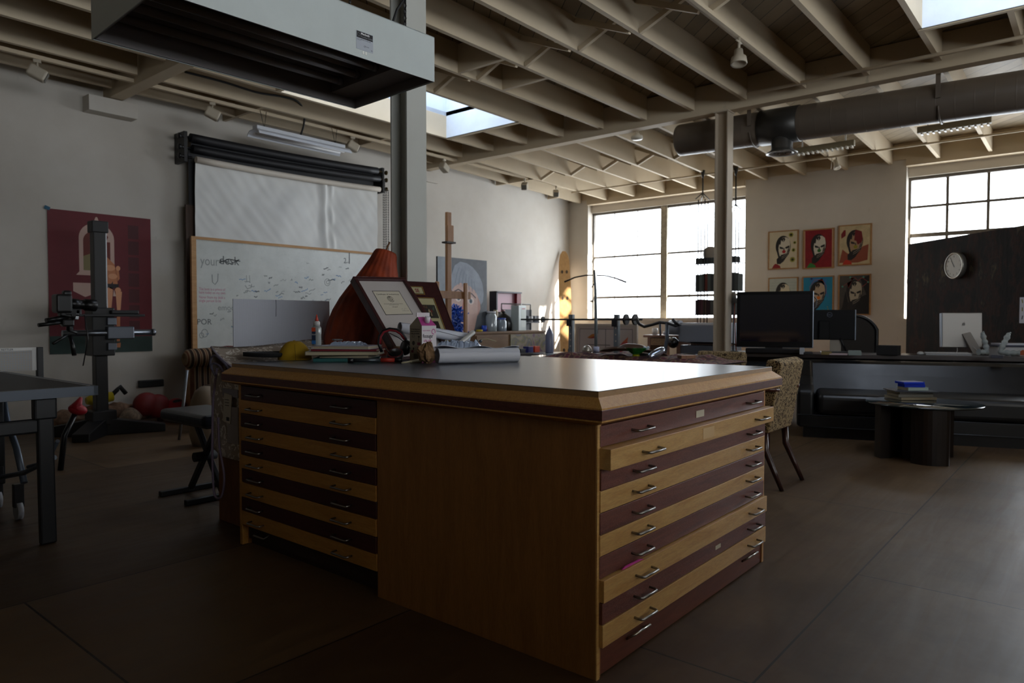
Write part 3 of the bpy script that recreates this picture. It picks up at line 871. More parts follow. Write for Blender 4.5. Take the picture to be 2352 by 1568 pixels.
# ---------------------------------------------------------------- paper backdrops and whiteboard
yr = YW-.22
t = thing('backdrop_rollers', 'wall bracket carrying two black backdrop rolls above the white paper', 'backdrop stand', (5.3, YW, 3.1))
def roll(z0, z1, r, xa, xb, mt, name, sag=.02, par=None):
    mb = MB(par or t)
    pts = [(xa+(xb-xa)*i/16, yr, z0+(z1-z0)*i/16-sag*4*(i/16)*(1-i/16)) for i in range(17)]
    mb.tube(pts, r, 18)
    return mb.build(name, mt, par or t)
M_BP = plain('black seamless paper', '17171b', .55)
xa, xb = at(437, 318, 'y', yr).x, at(866, 395, 'y', yr).x
za = [at(437, 316, 'y', yr).z, at(440, 341, 'y', yr).z, at(452, 364, 'y', yr).z]
zb = [at(868, 393, 'y', yr).z, at(872, 411, 'y', yr).z, at(872, 432, 'y', yr).z]
roll(za[0], zb[0], .05, xa, xb, M_BP, 'black_roll', .018)
roll(za[1], zb[1], .045, xa+.02, xb+.04, M_BP, 'black_roll', .022)
MB(t).grid(lambda u, v: (xa+.03+(xb-xa-.06)*u, yr+.05, (za[0]+(zb[0]-za[0])*u-.07*u*(1-u))*(1-v)+v*((za[1]+(zb[1]-za[1])*u)-.09*u*(1-u)-.10)), 20, 3).build('black_sheet', M_BP, t)
MB(t).grid(lambda u, v: (xa-.0+.16*u, yr+.055, za[1]-v*1.0), 2, 4).build('hanging_end', M_BP, t)
for x, side in ((xa-.06, -1), (xb+.10, 1)):
    zz = za if side < 0 else zb
    br = MB(t); br.bx(x-.02, x+.02, yr-.02, YW, zz[2]-.06, zz[0]+.06, .004); bo = br.build('bracket', M_BLK, t)
    for z in zz:
        k = MB(t); k.cyl((x-.08, yr, z), (x+.08, yr, z), .014, n=12); k.lathe([(.02, 0), (.032, .01), (.032, .025), (.015, .03)], (x+side*.05, yr, z), (side, 0, 0), 14)
        k.build('spindle_knob', M_BLKS if side < 0 else plain('brass tipped knob', '4a3c1c', .4, metal=.6), bo)
for i, dx in enumerate((0, .03, .06, .10)):
    x = xb+.10+dx*.9-.02
    mb = MB(t); z0 = zb[min(i, 2)]-.02; z1 = 2.0
    mb.tube([(x, yr-.04, z0), (x, yr-.04, z1)], .004, 6)
    nb = int((z0-z1)/.035)
    for j in range(nb): mb.box((x, yr-.04, z0-j*.035), (.011, .011, .014))
    mb.build('bead_chain', plain('bead chain', '4c4a46', .5), t)
W_ = thing('hanging_paper_backdrop', 'white seamless paper backdrop, creased down the middle, hanging behind the whiteboard', 'backdrop', (5.3, YW-.2, 2.0))
yp = yr-.07
xa2, xb2 = at(450, 370, 'y', yp).x, at(872, 435, 'y', yp).x
za2, zb2 = at(450, 366, 'y', yp).z, at(872, 435, 'y', yp).z
M_PAP = plain('white seamless paper', 'd6d6d2', .65)
mb = MB(W_); mb.tube([(xa2+(xb2-xa2)*i/12, yp, za2+(zb2-za2)*i/12-.02*4*(i/12)*(1-i/12)) for i in range(13)], .036, 16); mb.build('roll', plain('paper roll', 'cfc6b9', .6), W_)
from mathutils import noise as NZ
def pap(u, v):
    x = xa2+.01+(xb2-xa2-.02)*u
    zt_ = za2+(zb2-za2)*u-.08*u*(1-u)
    z = zt_*(1-v)+1.9*v
    y = yp+.035
    c = u-.655-.02*v
    y -= .034*math.exp(-(c/.015)**2)*(1-.2*v)
    y += .020*math.exp(-((c+.03)/.02)**2)*(.6+.4*math.sin(v*14))
    y -= .026*math.exp(-((c-.045)/.012)**2)*math.sin(v*9+1)**2
    q = NZ.noise(Vector((x*1.6-z*1.1, z*.9+x*.5, 1.3)))
    q2 = NZ.noise(Vector((x*5-z*3, z*4, 4.3)))
    y += .05*q*(min(v*3, 1))+.009*q2+.006*NZ.noise(Vector((x*9+z*7, z*3, 8.1)))
    return (x, y, z)
MB(W_).grid(pap, 160, 60).build('sheet', M_PAP, W_)
# brown board behind the left edge
o = MB().bx(xa2-.07, xa2+.25, yp+.11, yp+.135, 0, 2.42).build('brown_board', wood('dark brown board', '3a2718', '4b3423', (9, 9, 1), .6)); prop(o, 'dark brown board showing at the left edge of the white backdrop', 'board')

ywb = YW-.40
wa, wb_ = at(438, 545, 'y', ywb), at(862, 578, 'y', ywb)
wz0 = .55
tz = (wa.z+wb_.z)/2
t = thing('whiteboard', 'large whiteboard in a pale wood frame covered in faded marker scribbles', 'whiteboard', ((wa.x+wb_.x)/2, ywb, wz0))
M_WF = wood('whiteboard frame wood', 'a87b4a', 'c09463', (1, 1, 9), .5)
fw = .045
mb = MB(t); mb.bx(wa.x, wb_.x, ywb-.015, ywb+.02, tz-fw*.7, tz).bx(wa.x, wb_.x, ywb-.015, ywb+.02, wz0, wz0+fw).bx(wa.x, wa.x+fw*1.2, ywb-.0155, ywb+.02, wz0, tz).bx(wb_.x-fw, wb_.x, ywb-.0155, ywb+.02, wz0, tz)
mb.build('frame', M_WF, t)
def wbmat():
    mt, nt, b = new_mat('whiteboard enamel')
    v = coords(nt)
    n = nd(nt, 'ShaderNodeTexNoise', Scale=1.5, Detail=8.0, Roughness=.7); nt.links.new(v, n.inputs['Vector'])
    o = ramp(nt, n.outputs[0], [(.3, 'b5b9b4'), (.65, 'cfd2cd')])
    v2 = coords(nt, (1.0, 1, 3.0)); n2 = nd(nt, 'ShaderNodeTexNoise', Scale=26.0, Detail=3.0, Distortion=1.5); nt.links.new(v2, n2.inputs['Vector'])
    s = ramp(nt, n2.outputs[0], [(.27, (.5, .5, .5)), (.34, (1, 1, 1))])
    o = mix(nt, .5, o, s, 'MULTIPLY')
    nt.links.new(o, b.inputs['Base Color']); b.inputs['Roughness'].default_value = .28
    return mt
MB(t).bx(wa.x+fw, wb_.x-fw+.01, ywb-.004, ywb+.015, wz0+fw, tz-fw*.6).build('board', wbmat(), t)
ink = MB(t); WM = plane_frame((0, ywb-.0048, 0), (1, 0, 0), (0, 0, 1))
I_g = plain('faded grey marker', '8c908e', .6); I_k = plain('dark marker', '55595a', .6); I_p = plain('faded pink marker', 'c07f95', .6); I_b = plain('blue marker', '6f8fb3', .6)
def wp(px, py):
    q = at(px, py, 'y', ywb-.005); return (q.x, q.z)
def wtext(s, px, py, size, mt, sx=1.0):
    x, z = wp(px, py); ink.mat(mt); text_shape(s, size, WM @ Matrix.Translation((x, z, 0)), ink, .0002, sx=sx)
wtext('your', 460, 608, .15, I_g, .78); wtext('desk', 503, 606, .14, I_k, .95)
def stroke(pts, w, mt):
    ink.mat(mt); ink.flat(strip([wp(*q) for q in pts], w), WM, .0002)
stroke([(503, 603), (525, 595), (552, 600)], .012, I_k); stroke([(505, 598), (530, 605), (550, 596)], .01, I_k)
stroke([(487, 630), (488, 648), (494, 653), (500, 645), (501, 628)], .012, I_g)
stroke([(563, 655), (568, 663), (577, 660), (578, 652)], .010, I_g); stroke([(566, 632), (567, 648)], .008, I_g); stroke([(573, 632), (574, 648)], .008, I_g)
for yy, ss in ((663, 'The boss is a prince of'), (671, 'here today on my own'), (682, 'Never from my desk a'), (690, 'single person to be')):
    wtext(ss, 457, yy+3, .045, I_p, .75)
wtext('1', 797, 605, .22, I_k, .7); wtext('2', 789, 604, .10, I_k)
rng = random.Random(5)
for i in range(120):
    px = rng.uniform(455, 850); py = rng.choice([rng.uniform(600, 700), rng.uniform(640, 770)])
    if px < 540 and py < 700: continue
    L_ = rng.uniform(4, 16); a = rng.uniform(-.5, .2)
    pts = [(px+L_*k/6, py+a*L_*k/6+rng.uniform(-2.2, 2.2)) for k in range(7)]
    stroke(pts, rng.uniform(.006, .012), rng.choice([I_g, I_g, I_g, I_k, I_b]))
for cx, cy_, r_ in ((752, 648, 8), (790, 697, 9), (801, 697, 7), (753, 648, 4), (470, 765, 9), (463, 770, 6)):
    ink.mat(I_g); pts = [wp(*q) for q in circ(cx, cy_, r_*.8, r_, 14)]; ink.flat(strip(pts+pts[:1], .008), WM, .0003)
stroke([(783, 708), (788, 716), (797, 717), (806, 706), (812, 694)], .012, I_g)
wtext('POR', 452, 745, .09, I_k); wtext('emoc', 500, 712, .09, I_g)
ink.build('marker_lettering', None, t, fix=False)
MB(t).bx(wa.x+.06, wb_.x, ywb-.10, ywb-.016, wz0+.12, wz0+.14).build('pen_tray', M_WF, t)

# ---------------------------------------------------------------- hanging shop light
yl = 7.42
a, b_ = at(585, 298, 'y', yl), at(788, 343, 'y', yl)
t = thing('hanging_shop_light', 'white twin-tube shop light hanging on wires above the backdrop rolls', 'light', ((a.x+b_.x)/2, yl, a.z))
zl = (a.z+b_.z)/2
MB(t).bx(a.x, b_.x, yl-.05, yl+.05, zl+.0, zl+.05, .006).build('housing', plain('lamp white', 'cfd3da', .4), t)
mb = MB(t)
prof = [(-.13, -.06), (-.12, -.03), (-.08, -.0), (0, .004), (.08, -.0), (.12, -.03), (.13, -.06), (.122, -.06), (.11, -.035), (.075, -.01), (0, -.006), (-.075, -.01), (-.11, -.035), (-.122, -.06)]
mb.prism(prof, 0, b_.x-a.x+.06, plane_frame((a.x-.02, yl, zl), (0, 1, 0), (0, 0, 1))); mb.build('reflector', plain('lamp white', 'cfd3da', .4), t)
for dy in (-.045, .045):
    MB(t).cyl((a.x+.02, yl+dy, zl-.035), (b_.x-.02, yl+dy, zl-.035), .018, n=12).build('tube', plain('lamp tube', 'e6e6e6', .3), t)
for x in (a.x+.12, b_.x-.12):
    mb = MB(t); mb.tube([(x-.05, yl, 3.5), (x, yl, zl+.04)], .003, 5); mb.tube([(x+.03, yl, 3.5), (x+.0, yl, zl+.04)], .003, 5); mb.build('wire', M_DARK, t)
o = MB().tube(cr([at(425, 165, 'y', 7.25), at(452, 172, 'y', 7.25), at(520, 190, 'y', 7.25), at(590, 212, 'y', 7.25), at(650, 222, 'y', 7.25), at(682, 232, 'y', 7.255), at(698, 255, 'y', 7.32), at(698, 285, 'y', 7.4), at(690, 312, 'y', 7.42)]), .012, 8).build('lamp_cable', M_DARK)
prop(o, 'dark cable curving down from the joists to the hanging shop light', 'cable')

# ---------------------------------------------------------------- bench, crate and leopard bags
t = thing('folding_bench', 'low folding keyboard bench with padded black seat and crossed legs', 'bench', (2.2, 4.38, 0))
cx_, cy_ = 2.20, 4.36
mb = MB(t)
mb.box((cx_, cy_, .505), (.33, .58, .075), None, .028, 4); mb.build('seat', plain('bench vinyl', '1d2430', .35), t)
MB(t).bx(cx_-.12, cx_+.12, cy_-.24, cy_+.24, .455, .475, .004).build('seat_plate', M_BLK, t)
for s in (-1, 1):
    x = cx_+s*.022
    mb = MB(t); mb.beam((x, cy_-s*.17, .02), (x, cy_+s*.19, .46), .035, .03, (1, 0, 0), .004); lg = mb.build('leg', M_BLK, t)
    MB(t).bx(cx_-.22, cx_+.24, cy_-s*.17-.02, cy_-s*.17+.02, .0, .035, .006).build('foot_bar', M_BLK, lg)
MB(t).cyl((cx_-.08, cy_, .25), (cx_+.06, cy_, .25), .03, n=16).build('lock_knob', M_DARK, t)
t = thing('wooden_crate', 'weathered brown wooden chest behind the left end of the drawer cabinet', 'chest', (2.45, 3.66, 0))
MB(t).bx(1.965, 2.965, 3.345, 3.76, .0, .80, .004).build('body', wood('weathered wood', '6f4526', '8a5b35', (6, 6, 1), .6), t)
MB(t).bx(1.955, 2.975, 3.34, 3.77, .80, .83, .004).build('lid', wood('weathered wood', '6f4526', '8a5b35', (6, 6, 1), .6), t)
M_LEO = leopard('beige leopard print', 'a89c90', 'e0dad2', 'a89c90', 26)
M_LIL = plain('lilac piping', 'a9a3b5', .7)
t = thing('hanging_leopard_bag', 'beige leopard print bag with paper tags hanging on the end of the chest', 'bag', (1.93, 3.55, .4))
def hb(u, v):
    y = 3.34+.40*u; z = .835-.46*v+.03*(u)*v
    wv = .012*math.sin(u*9+v*3)+.01*math.sin(v*7)
    s = 1+.10*math.sin(v*PI)
    return (1.925-.035*math.sin(u*PI)-wv*.5, 3.54+(y-3.54)*s, z)
mb = MB(t); mb.grid(hb, 16, 18); mb.build('bag_body', M_LEO, t, [('SOLIDIFY', dict(thickness=.02, offset=-1))])
MB(t).box((1.878, 3.46, .735), (.006, .17, .04), (0, 0, -.05)).build('handle_strap', plain('strap grey', '8f8a92', .8), t)
tag_ = MB(t); tag_.mat(plain('tag card', 'bdb4a2', .7)); tag_.box((1.868, 3.475, .655), (.003, .075, .15), (.12, 0, 0)); tag_.mat(plain('tag ink', '3b3a3a', .7))
for i in range(5): tag_.box((1.8655, 3.475+.006*i-.02, .60), (.001, .003, .02))
for z in (.70, .685, .67): tag_.box((1.8655, 3.475, z), (.001, .04, .003))
tag_.build('price_tag', None, t)
MB(t).box((1.873, 3.43, .57), (.003, .11, .19), (.0, 0, 0)).build('care_tag', plain('care card', '9a9290', .7), t)
mb = MB(t); mb.tube(cr([(1.86, 3.56, .86), (1.85, 3.585, .7), (1.85, 3.60, .5), (1.86, 3.62, .3), (1.86, 3.60, .18), (1.86, 3.53, .19), (1.86, 3.50, .30), (1.862, 3.55, .45), (1.865, 3.565, .6)]), .006, 6)
mb.build('ribbon', plain('lilac ribbon', '7d6f86', .7), t)
mb = MB(t); mb.tube(cr([(1.86, 3.58, .82), (1.855, 3.62, .87), (1.86, 3.62, .91), (1.86, 3.58, .925), (1.865, 3.52, .90), (1.87, 3.46, .86), (1.87, 3.42, .82)]), .006, 8); mb.tube(cr([(1.85, 3.56, .82), (1.845, 3.59, .86), (1.85, 3.58, .885), (1.86, 3.53, .87), (1.865, 3.49, .82)]), .006, 8); mb.build('cord_handle', plain('striped cord', '5c5668', .8, dirt=.5, dscale=60), t)
t = thing('leopard_tote', 'wide open leopard print tote lying on the chest with a lilac rim', 'bag', (2.35, 3.6, .83))
rim = [(485, 797), (505, 798), (540, 799), (580, 797), (620, 793), (660, 788), (700, 782), (740, 779), (757, 780)]
low = [(545, 850), (552, 848), (562, 845), (590, 842), (625, 840), (660, 838), (700, 836), (735, 834), (757, 832)]
def lt(u, v):
    k = u*(len(rim)-1); i = min(int(k), len(rim)-2); f = k-i
    a = [rim[i][j]*(1-f)+rim[i+1][j]*f for j in (0, 1)]; b = [low[i][j]*(1-f)+low[i+1][j]*f for j in (0, 1)]
    A = at(a[0], a[1], 'y', 3.70); B = at(b[0], b[1], 'y', 3.42)
    p_ = A*(1-v)+B*v
    p_.z = max(p_.z - .012*math.sin(v*PI), .836)
    return p_
mb = MB(t); mb.grid(lt, 32, 10); mb.build('side', M_LEO, t, [('SOLIDIFY', dict(thickness=.006, offset=1))])
mb = MB(t); mb.tube([lt(i/24, 0) for i in range(25)], .006, 8); mb.tube([lt(0, i/8) for i in range(9)], .006, 8); mb.build('rim', M_LIL, t)
mb = MB(t); mb.grid(lambda u, v: lt(u, 0)*(1-v)+Vector((lt(u, 0).x+.03, 3.74, .836))*v, 24, 4); mb.build('back_side', M_LEO, t)
q0, q1 = at(535, 686, 'y', 3.80), at(757, 797, 'y', 3.80)
def corr():
    mt, nt, b = new_mat('corrugated plastic'); v = coords(nt)
    w = nt.nodes.new('ShaderNodeTexWave'); w.inputs['Scale'].default_value = 62.0; w.bands_direction = 'X'
    nt.links.new(v, w.inputs['Vector']); o = ramp(nt, w.outputs[0], [(0, 'a9adb8'), (1, 'bcc0cb')]); nt.links.new(o, b.inputs['Base Color']); b.inputs['Roughness'].default_value = .4
    bump(nt, b, w.outputs[0], .2, .002); return mt
t = thing('corrugated_sheet', 'white corrugated plastic sheet standing upright behind the leopard tote', 'sheet', (q0.x, 3.80, 0))
mb = MB(t); mb.bx(q0.x, q1.x, 3.798, 3.804, 0, q0.z); mb.build('panel', corr(), t)
mb = MB(t); xx = at(633, 700, 'y', 3.80).x; mb.tube([(xx, 3.796, q0.z), (xx+.002, 3.796, q0.z-.04), (xx-.001, 3.796, q0.z-.1)], .0016, 5); mb.build('crease', plain('crease grey', '7b7f8b', .5), t)

# lantern
t = thing('ribbed_lantern', 'big orange ribbed gourd-shaped fabric lantern behind the leaning frames', 'lantern', (2.74, 3.56, .83))
top = ptd(887, 577, 4.50); base = Vector((2.745, 3.54, .832))
ax = (top-base); L_ = ax.length
prof = [(.0, 0), (.17, .0), (.215, .05), (.232, .12), (.232, .20), (.222, .28), (.20, .36), (.172, .43), (.142, .50), (.115, .565), (.097, .61), (.083, .65), (.074, .685), (.066, .70), (.0, .705)]
k_ = L_/.705
def fl(a, z): return 1+.035*abs(math.cos(a*11))-.02
mb = MB(t); mb.lathe([(r, z*k_) for r, z in prof], base, ax, 110, wob=fl)
def lanmat():
    mt, nt, b = new_mat('orange lantern cloth'); v = coords(nt, (1, 1, .3))
    n = nd(nt, 'ShaderNodeTexNoise', Scale=14.0, Detail=5.0); nt.links.new(v, n.inputs['Vector'])
    nt.links.new(ramp(nt, n.outputs[0], [(.3, '5e1f0c'), (.7, 'a8431c')]), b.inputs['Base Color']); b.inputs['Roughness'].default_value = .7
    return mt
mb.build('shade', lanmat(), t)
mb = MB(t); mb.tube([top-ax.normalized()*.01, top+Vector((.01, 0, .03)), top+Vector((.03, .0, .06))], .006, 6); mb.build('stalk', plain('stalk brown', '6b4a2c', .7), t)

# ---------------------------------------------------------------- floor clutter by the whiteboard wall
M_CAMO = plain('blotchy blanket', '9a7a62', .95, dirt=.65, dscale=16)
t = thing('rolled_blanket', 'long lumpy blotchy brown blanket roll along the wall behind the stand', 'blanket', (2.9, 7.93, 0))
def lump(u, v):
    x = 2.42+1.05*u; a = v*2*PI
    r = .075+.05*NZ.noise(Vector((u*6, 1.2, 0)))+.018*NZ.noise(Vector((u*20, math.cos(a)*2, math.sin(a)*2)))
    r *= min(1, 6*u+.2, 6*(1-u)+.2)
    return (x, 7.98+r*1.3*math.cos(a), max(.002, .10+.06*math.sin(u*PI)+r*1.25*math.sin(a)-.02))
MB(t).grid(lump, 50, 20).build('roll', M_CAMO, t)
o = MB().grid(lambda u, v: (2.98+.24*u+.0*v, 7.74+.2*math.cos(v*2*PI)*math.sin(u*PI)*.5, .10+.10*math.sin(v*2*PI)*math.sin(u*PI)), 18, 16).build('blotchy_cushion', plain('speckled cushion', 'a08a74', .95, dirt=.6, dscale=25)); prop(o, 'speckled cushion bundle right of the camera stand foot', 'cushion')
t = thing('yellow_float_light', 'yellow cylinder with a black hooked handle lying on the blanket roll', 'float', (2.95, 7.95, .25))
a, b_ = at(198, 921, 'y', 7.9), at(258, 910, 'y', 7.9)
MB(t).tube([a, a*.8+b_*.2, b_], [.035, .055, .05], 14).build('body', plain('signal yellow', 'b5a012', .5), t)
MB(t).tube([b_-Vector((.02, 0, 0)), b_+Vector((.05, -.01, .07)), b_+Vector((.07, -.01, .10)), b_+Vector((.13, -.01, .02))], .022, 10).build('handle', M_DARK, t)
t = thing('red_foam_figure', 'dark red two-lobed hollow foam shape on a short stem by the wall', 'foam figure', (3.42, 7.85, 0))
mb = MB(t)
c1, c2 = at(336, 928, 'y', 7.85), at(360, 932, 'y', 7.85)
mb.ball((c1.x, 7.85, c1.z), .135, 20, (1, .8, .95)); mb.ball((c2.x, 7.83, c2.z-.0), .13, 20, (1, .8, 1)); mb.build('lobes', plain('dark red foam', '7a1f1f', .6), t)
MB(t).tube([(c2.x+.03, 7.83, c2.z-.08), (c2.x+.03, 7.83, .0)], [.04, .03], 10).build('stem', plain('dark red stem', '3a1212', .6), t)
t = thing('red_ball_mask', 'round bright red mask with black openings on the floor', 'mask', (3.66, 7.8, 0))
c = at(404, 938, 'y', 7.8); c.z = .125
MB(t).ball(c, .125, 22).build('shell', plain('glossy red', '9e1524', .35), t)
mb = MB(t); mb.ball(c+Vector((-.01, -.055, .085)), .045, 12, (1.2, .7, .7)); mb.ball(c+Vector((-.085, -.08, .0)), .02, 10); mb.ball(c+Vector((.05, -.105, .02)), .018, 10); mb.build('opening', M_DARK, t)
t = thing('red_tipped_mallet', 'black rod with a red rubber head leaning beside the table tennis leg', 'mallet', (1.9, 5.6, 0))
a, b_ = at(148, 1000, 'y', 5.9), at(172, 950, 'y', 5.9)
mb = MB(t); mb.tube([Vector((a.x-.03, 5.9, 0.0)), a, b_], .02, 10); mb.build('rod', M_BLKS, t)
mb = MB(t); mb.ball(b_+Vector((.02, 0, .03)), .06, 14, (1.1, .8, .7), (0, .3, 0)); mb.cyl(b_+Vector((.0, 0, .03)), b_+Vector((.045, 0, .12)), .05, .01, 10); mb.build('head', plain('rubber red', 'a31726', .5), t)
# striped armchair
def stripe():
    mt, nt, b = new_mat('striped upholstery'); v = coords(nt)
    w = nt.nodes.new('ShaderNodeTexWave'); w.inputs['Scale'].default_value = 5.2; w.inputs['Distortion'].default_value = .6; w.bands_direction = 'X'
    nt.links.new(v, w.inputs['Vector']); nt.links.new(ramp(nt, w.outputs[0], [(.0, '2e2018'), (.35, '3a281c'), (.45, '8a7458'), (.8, '9c876a'), (1, '6e3f2a')]), b.inputs['Base Color']); b.inputs['Roughness'].default_value = .95
    return mt
M_ST = stripe()
t = thing('striped_armchair', 'old armchair with fat rolled arms in brown and beige striped fabric', 'armchair', (4.05, 7.15, 0))
zr = at(455, 832, 'y', 6.75).z
for y in (6.75, 7.43):
    mb = MB(t); mb.tube([(3.52+.03*0, y, zr), (3.56, y, zr), (3.9, y, zr), (4.3, y, zr)], [.06, .105, .115, .115], 18); mb.bx(3.6, 4.3, y-.06, y+.06, .08, zr, .02); mb.build('arm', M_ST, t)
MB(t).bx(3.65, 4.3, 6.82, 7.36, .1, .42, .04).build('seat', M_ST, t)
MB(t).bx(4.2, 4.38, 6.7, 7.5, .1, .86, .06).build('backrest', M_ST, t)
for x in (3.66, 4.3):
    for y in (6.78, 7.42): MB(t).cyl((x, y, 0), (x, y, .1), .02, .028, 10).build('leg', M_BLKS, t)
t_ = MB().tube([at(414, 925, 'y', 6.55)+Vector((-.02, -.01, -at(414, 925, 'y', 6.55).z)), at(430, 850, 'y', 6.6)], .014, 8).build('grey_pole', plain('grey pole', '85878a', .4, metal=.6)); prop(t_, 'thin grey metal pole leaning against the striped armchair', 'pole')
cq = at(472, 940, 'y', 6.1)
t_ = MB().lathe([(.0, 0), (.11, 0), (.13, .1), (.13, .3), (.12, .4), (.09, .48), (.04, .52), (0, .525)], (cq.x, 6.1, 0), n=22, wob=lambda a, z: 1+.05*math.sin(a*3+z*8)).build('beige_duffel', plain('beige canvas', '8c7c68', .9)); prop(t_, 'rounded beige duffel bag showing behind the folding bench', 'bag')
o = MB().bx(3.35, 3.62, 8.12, 8.17, .36, .44, .01).build('wall_mounted_bar', M_BLK); prop(o, 'black plastic bar on the wall near the red mask', 'bar')
# things on the whiteboard ledge
zl_ = wz0+.141
for (px, w_, h_, c_, nm, lb) in ((462, .13, .05, 'b7a51c', 'sponge', 'yellow sponge on the whiteboard ledge'), (486, .07, .06, 'c9c7c2', 'eraser', 'white eraser block on the whiteboard ledge')):
    x = at(px, 780, 'y', ywb-.06).x
    o = MB().bx(x-w_/2, x+w_/2, ywb-.09, ywb-.03, zl_, zl_+h_, .004).build(nm, plain(nm+' colour', c_, .8)); prop(o, lb, nm)
x = at(520, 780, 'y', ywb-.3).x
t = thing('side_crate', 'low pale wooden shelf under the whiteboard', 'shelf', (x, ywb-.3, 0))
MB(t).bx(at(448, 800, 'y', ywb-.3).x, at(560, 800, 'y', ywb-.3).x+.5, ywb-.18, ywb-.03, .62, .66, .004).build('top', M_WF, t)
for xx in (at(448, 800, 'y', ywb-.3).x+.03, at(560, 800, 'y', ywb-.3).x+.45): MB(t).bx(xx-.02, xx+.02, ywb-.17, ywb-.05, 0, .62).build('leg', M_WF, t)
o = MB().tube([(x-.12, ywb-.13, .74), (x+.1, ywb-.13, .755), (x+.4, ywb-.13, .745)], [.05, .06, .05], 12).build('red_bundle', plain('dark red bundle', '6d1512', .9, dirt=.5, dscale=20)); prop(o, 'dark red rolled cloth on the shelf under the whiteboard', 'cloth')
# ---------------------------------------------------------------- big light hood over the cabinet
hy = R(-2.6)
HL, HW, HH = 1.30, .655, .215
t = thing('light_hood', 'large white rectangular light hood hanging from chains above the drawer cabinet', 'light hood', (2.434, 2.517, 2.27), hy)
M_HOOD = plain('hood enamel', 'c3cbc9', .35, dirt=.08)
M_HIN = plain('hood underside', '7d7775', .5)
mb = MB()
mb.bx(-HL, 0, 0, .004, 0, HH).bx(-HL, 0, HW-.004, HW, 0, HH).bx(-.004, 0, .004, HW-.004, 0, HH).bx(-HL, -HL+.004, .004, HW-.004, 0, HH).bx(-HL, 0, 0, HW, HH-.004, HH)
mb.build('shell', M_HOOD, t)
mb = MB()
mb.bx(-HL+.005, -.005, .005, .012, .003, HH-.01).bx(-HL+.005, -.005, HW-.012, HW-.005, .003, HH-.01).bx(-.012, -.005, .012, HW-.012, .003, HH-.01).bx(-HL+.005, -HL+.012, .012, HW-.012, .003, HH-.01)
mb.bx(-HL+.012, -.012, .012, HW-.012, .12, .13)
mb.build('inner_lining', M_HIN, t)
MB().bx(-.16, -.012, .012, HW-.012, .05, .12).build('end_block', M_HIN, t)
for k in range(4):
    y = .10+k*.15
    f = MB().cyl((-HL+.03, y, .085), (-.16, y, .085), .019, n=16); f.cyl((-.185, y, .085), (-.16, y, .085), .021, n=16)
    f.build('lamp_tube', plain('unlit lamp tube', '8d8b8c', .25), t)
# maker's plate
lx = -.81+.02
MF = plane_frame((0, -.0006, 0), (1, 0, 0), (0, 0, 1))
pl = MB()
pl.mat(plain('plate silver', 'a9afb8', .4)); pl.prism([(-.455, .035), (-.365, .035), (-.365, .115), (-.455, .115)], 0, .0006, MF)
pl.mat(plain('plate black', '111214', .4)); pl.prism([(-.453, .085), (-.367, .085), (-.367, .113), (-.453, .113)], .0006, .0009, MF)
pl.mat(plain('plate white ink', 'e6e8ea', .5)); text_shape('Macbeth', .0135, MF @ Matrix.Translation((-.431, .1015, .001)), pl, .0001, bold=.0002)
pl.mat(plain('plate grey ink', '7b8086', .5)); text_shape('Prooflite D5000', .0098, MF @ Matrix.Translation((-.431, .090, .001)), pl, .0001)
pl.flat(strip(circ(-.442, .099, .007, n=16)+[(-.435, .099)], .001), MF, .0011)
pl.mat(plain('plate dark ink', '2a2c30', .5))
for s_, sz, x_, y_ in (('MODEL PL-D50-440', .0062, -.431, .078), ('CAUTION USE ONLY', .003, -.453, .078), ('WITH D50 LAMPS', .003, -.453, .074), ('Macbeth', .006, -.408, .053), ('O', .011, -.415, .050), ('UL', .008, -.377, .042)):
    text_shape(s_, sz, MF @ Matrix.Translation((x_, y_, .0008)), pl, .0001)
pl.build('maker_plate', None, t)
for dx in (0, .014): MB().bx(-.423+dx, -.414+dx, -.002, .001, .018, .032).build('switch', plain('switch white', 'e6e6e0', .4), t)
for (x, y) in ((-.10, .10), (-.10, HW-.10), (-HL+.1, .10), (-HL+.1, HW-.1)):
    mb = MB(); n_ = 36 
    p0 = Vector((x, y, HH)); 
    for k in range(n_):
        z = HH+.03*k
        if z > 1.26: break
        if k % 2: mb.tube([(x-.008, y, z), (x, y, z+.022), (x+.008, y, z), (x, y, z-.022)], .0028, 5, closed=True)
        else: mb.tube([(x, y-.008, z), (x, y, z+.022), (x, y+.008, z), (x, y, z-.022)], .0028, 5, closed=True)
    mb.build('chain', plain('chain steel', '4c4d50', .4, metal=.9), t)
MB().tube([(-.18, .12, HH), (-.14, .11, HH+.12), (-.06, .10, HH+.24), (-.02, .1, HH+.5), (-.05, .12, 1.23)], .006, 8).build('power_cord', M_DARK, t)

# ---------------------------------------------------------------- round duct
t = thing('ventilation_duct', 'long round grey spiral ventilation duct running under the joists to the right', 'duct', (8.1, .5, 3.28))
p0, p1 = Vector((8.1, 4.05, 3.325)), Vector((8.1, -3.5, 3.11))
prof = [(.178, -.0), (.182, .012), (.19, .03)]
L_ = (p1-p0).length; z = .05
prof_ = [(.17, 0), (.183, .004), (.188, .03)]
while z < L_-.2:
    prof_ += [(.188, z-.006), (.188, z), (.1898, z+.004), (.188, z+.008), (.188, z+.014)]; z += .16
prof_.append((.188, L_))
def ductmat():
    mt, nt, b = new_mat('painted duct'); v = coords(nt); n = nd(nt, 'ShaderNodeTexNoise', Scale=1.3, Detail=6.0); nt.links.new(v, n.inputs['Vector'])
    nt.links.new(ramp(nt, n.outputs[0], [(.3, '574e45'), (.7, '655b51')]), b.inputs['Base Color']); b.inputs['Roughness'].default_value = .42; b.inputs['Metallic'].default_value = .0; return mt
M_DUCT = ductmat()
mb = MB(t); mb.lathe(prof_, p0, p1-p0, 40); mb.build('pipe', M_DUCT, t)
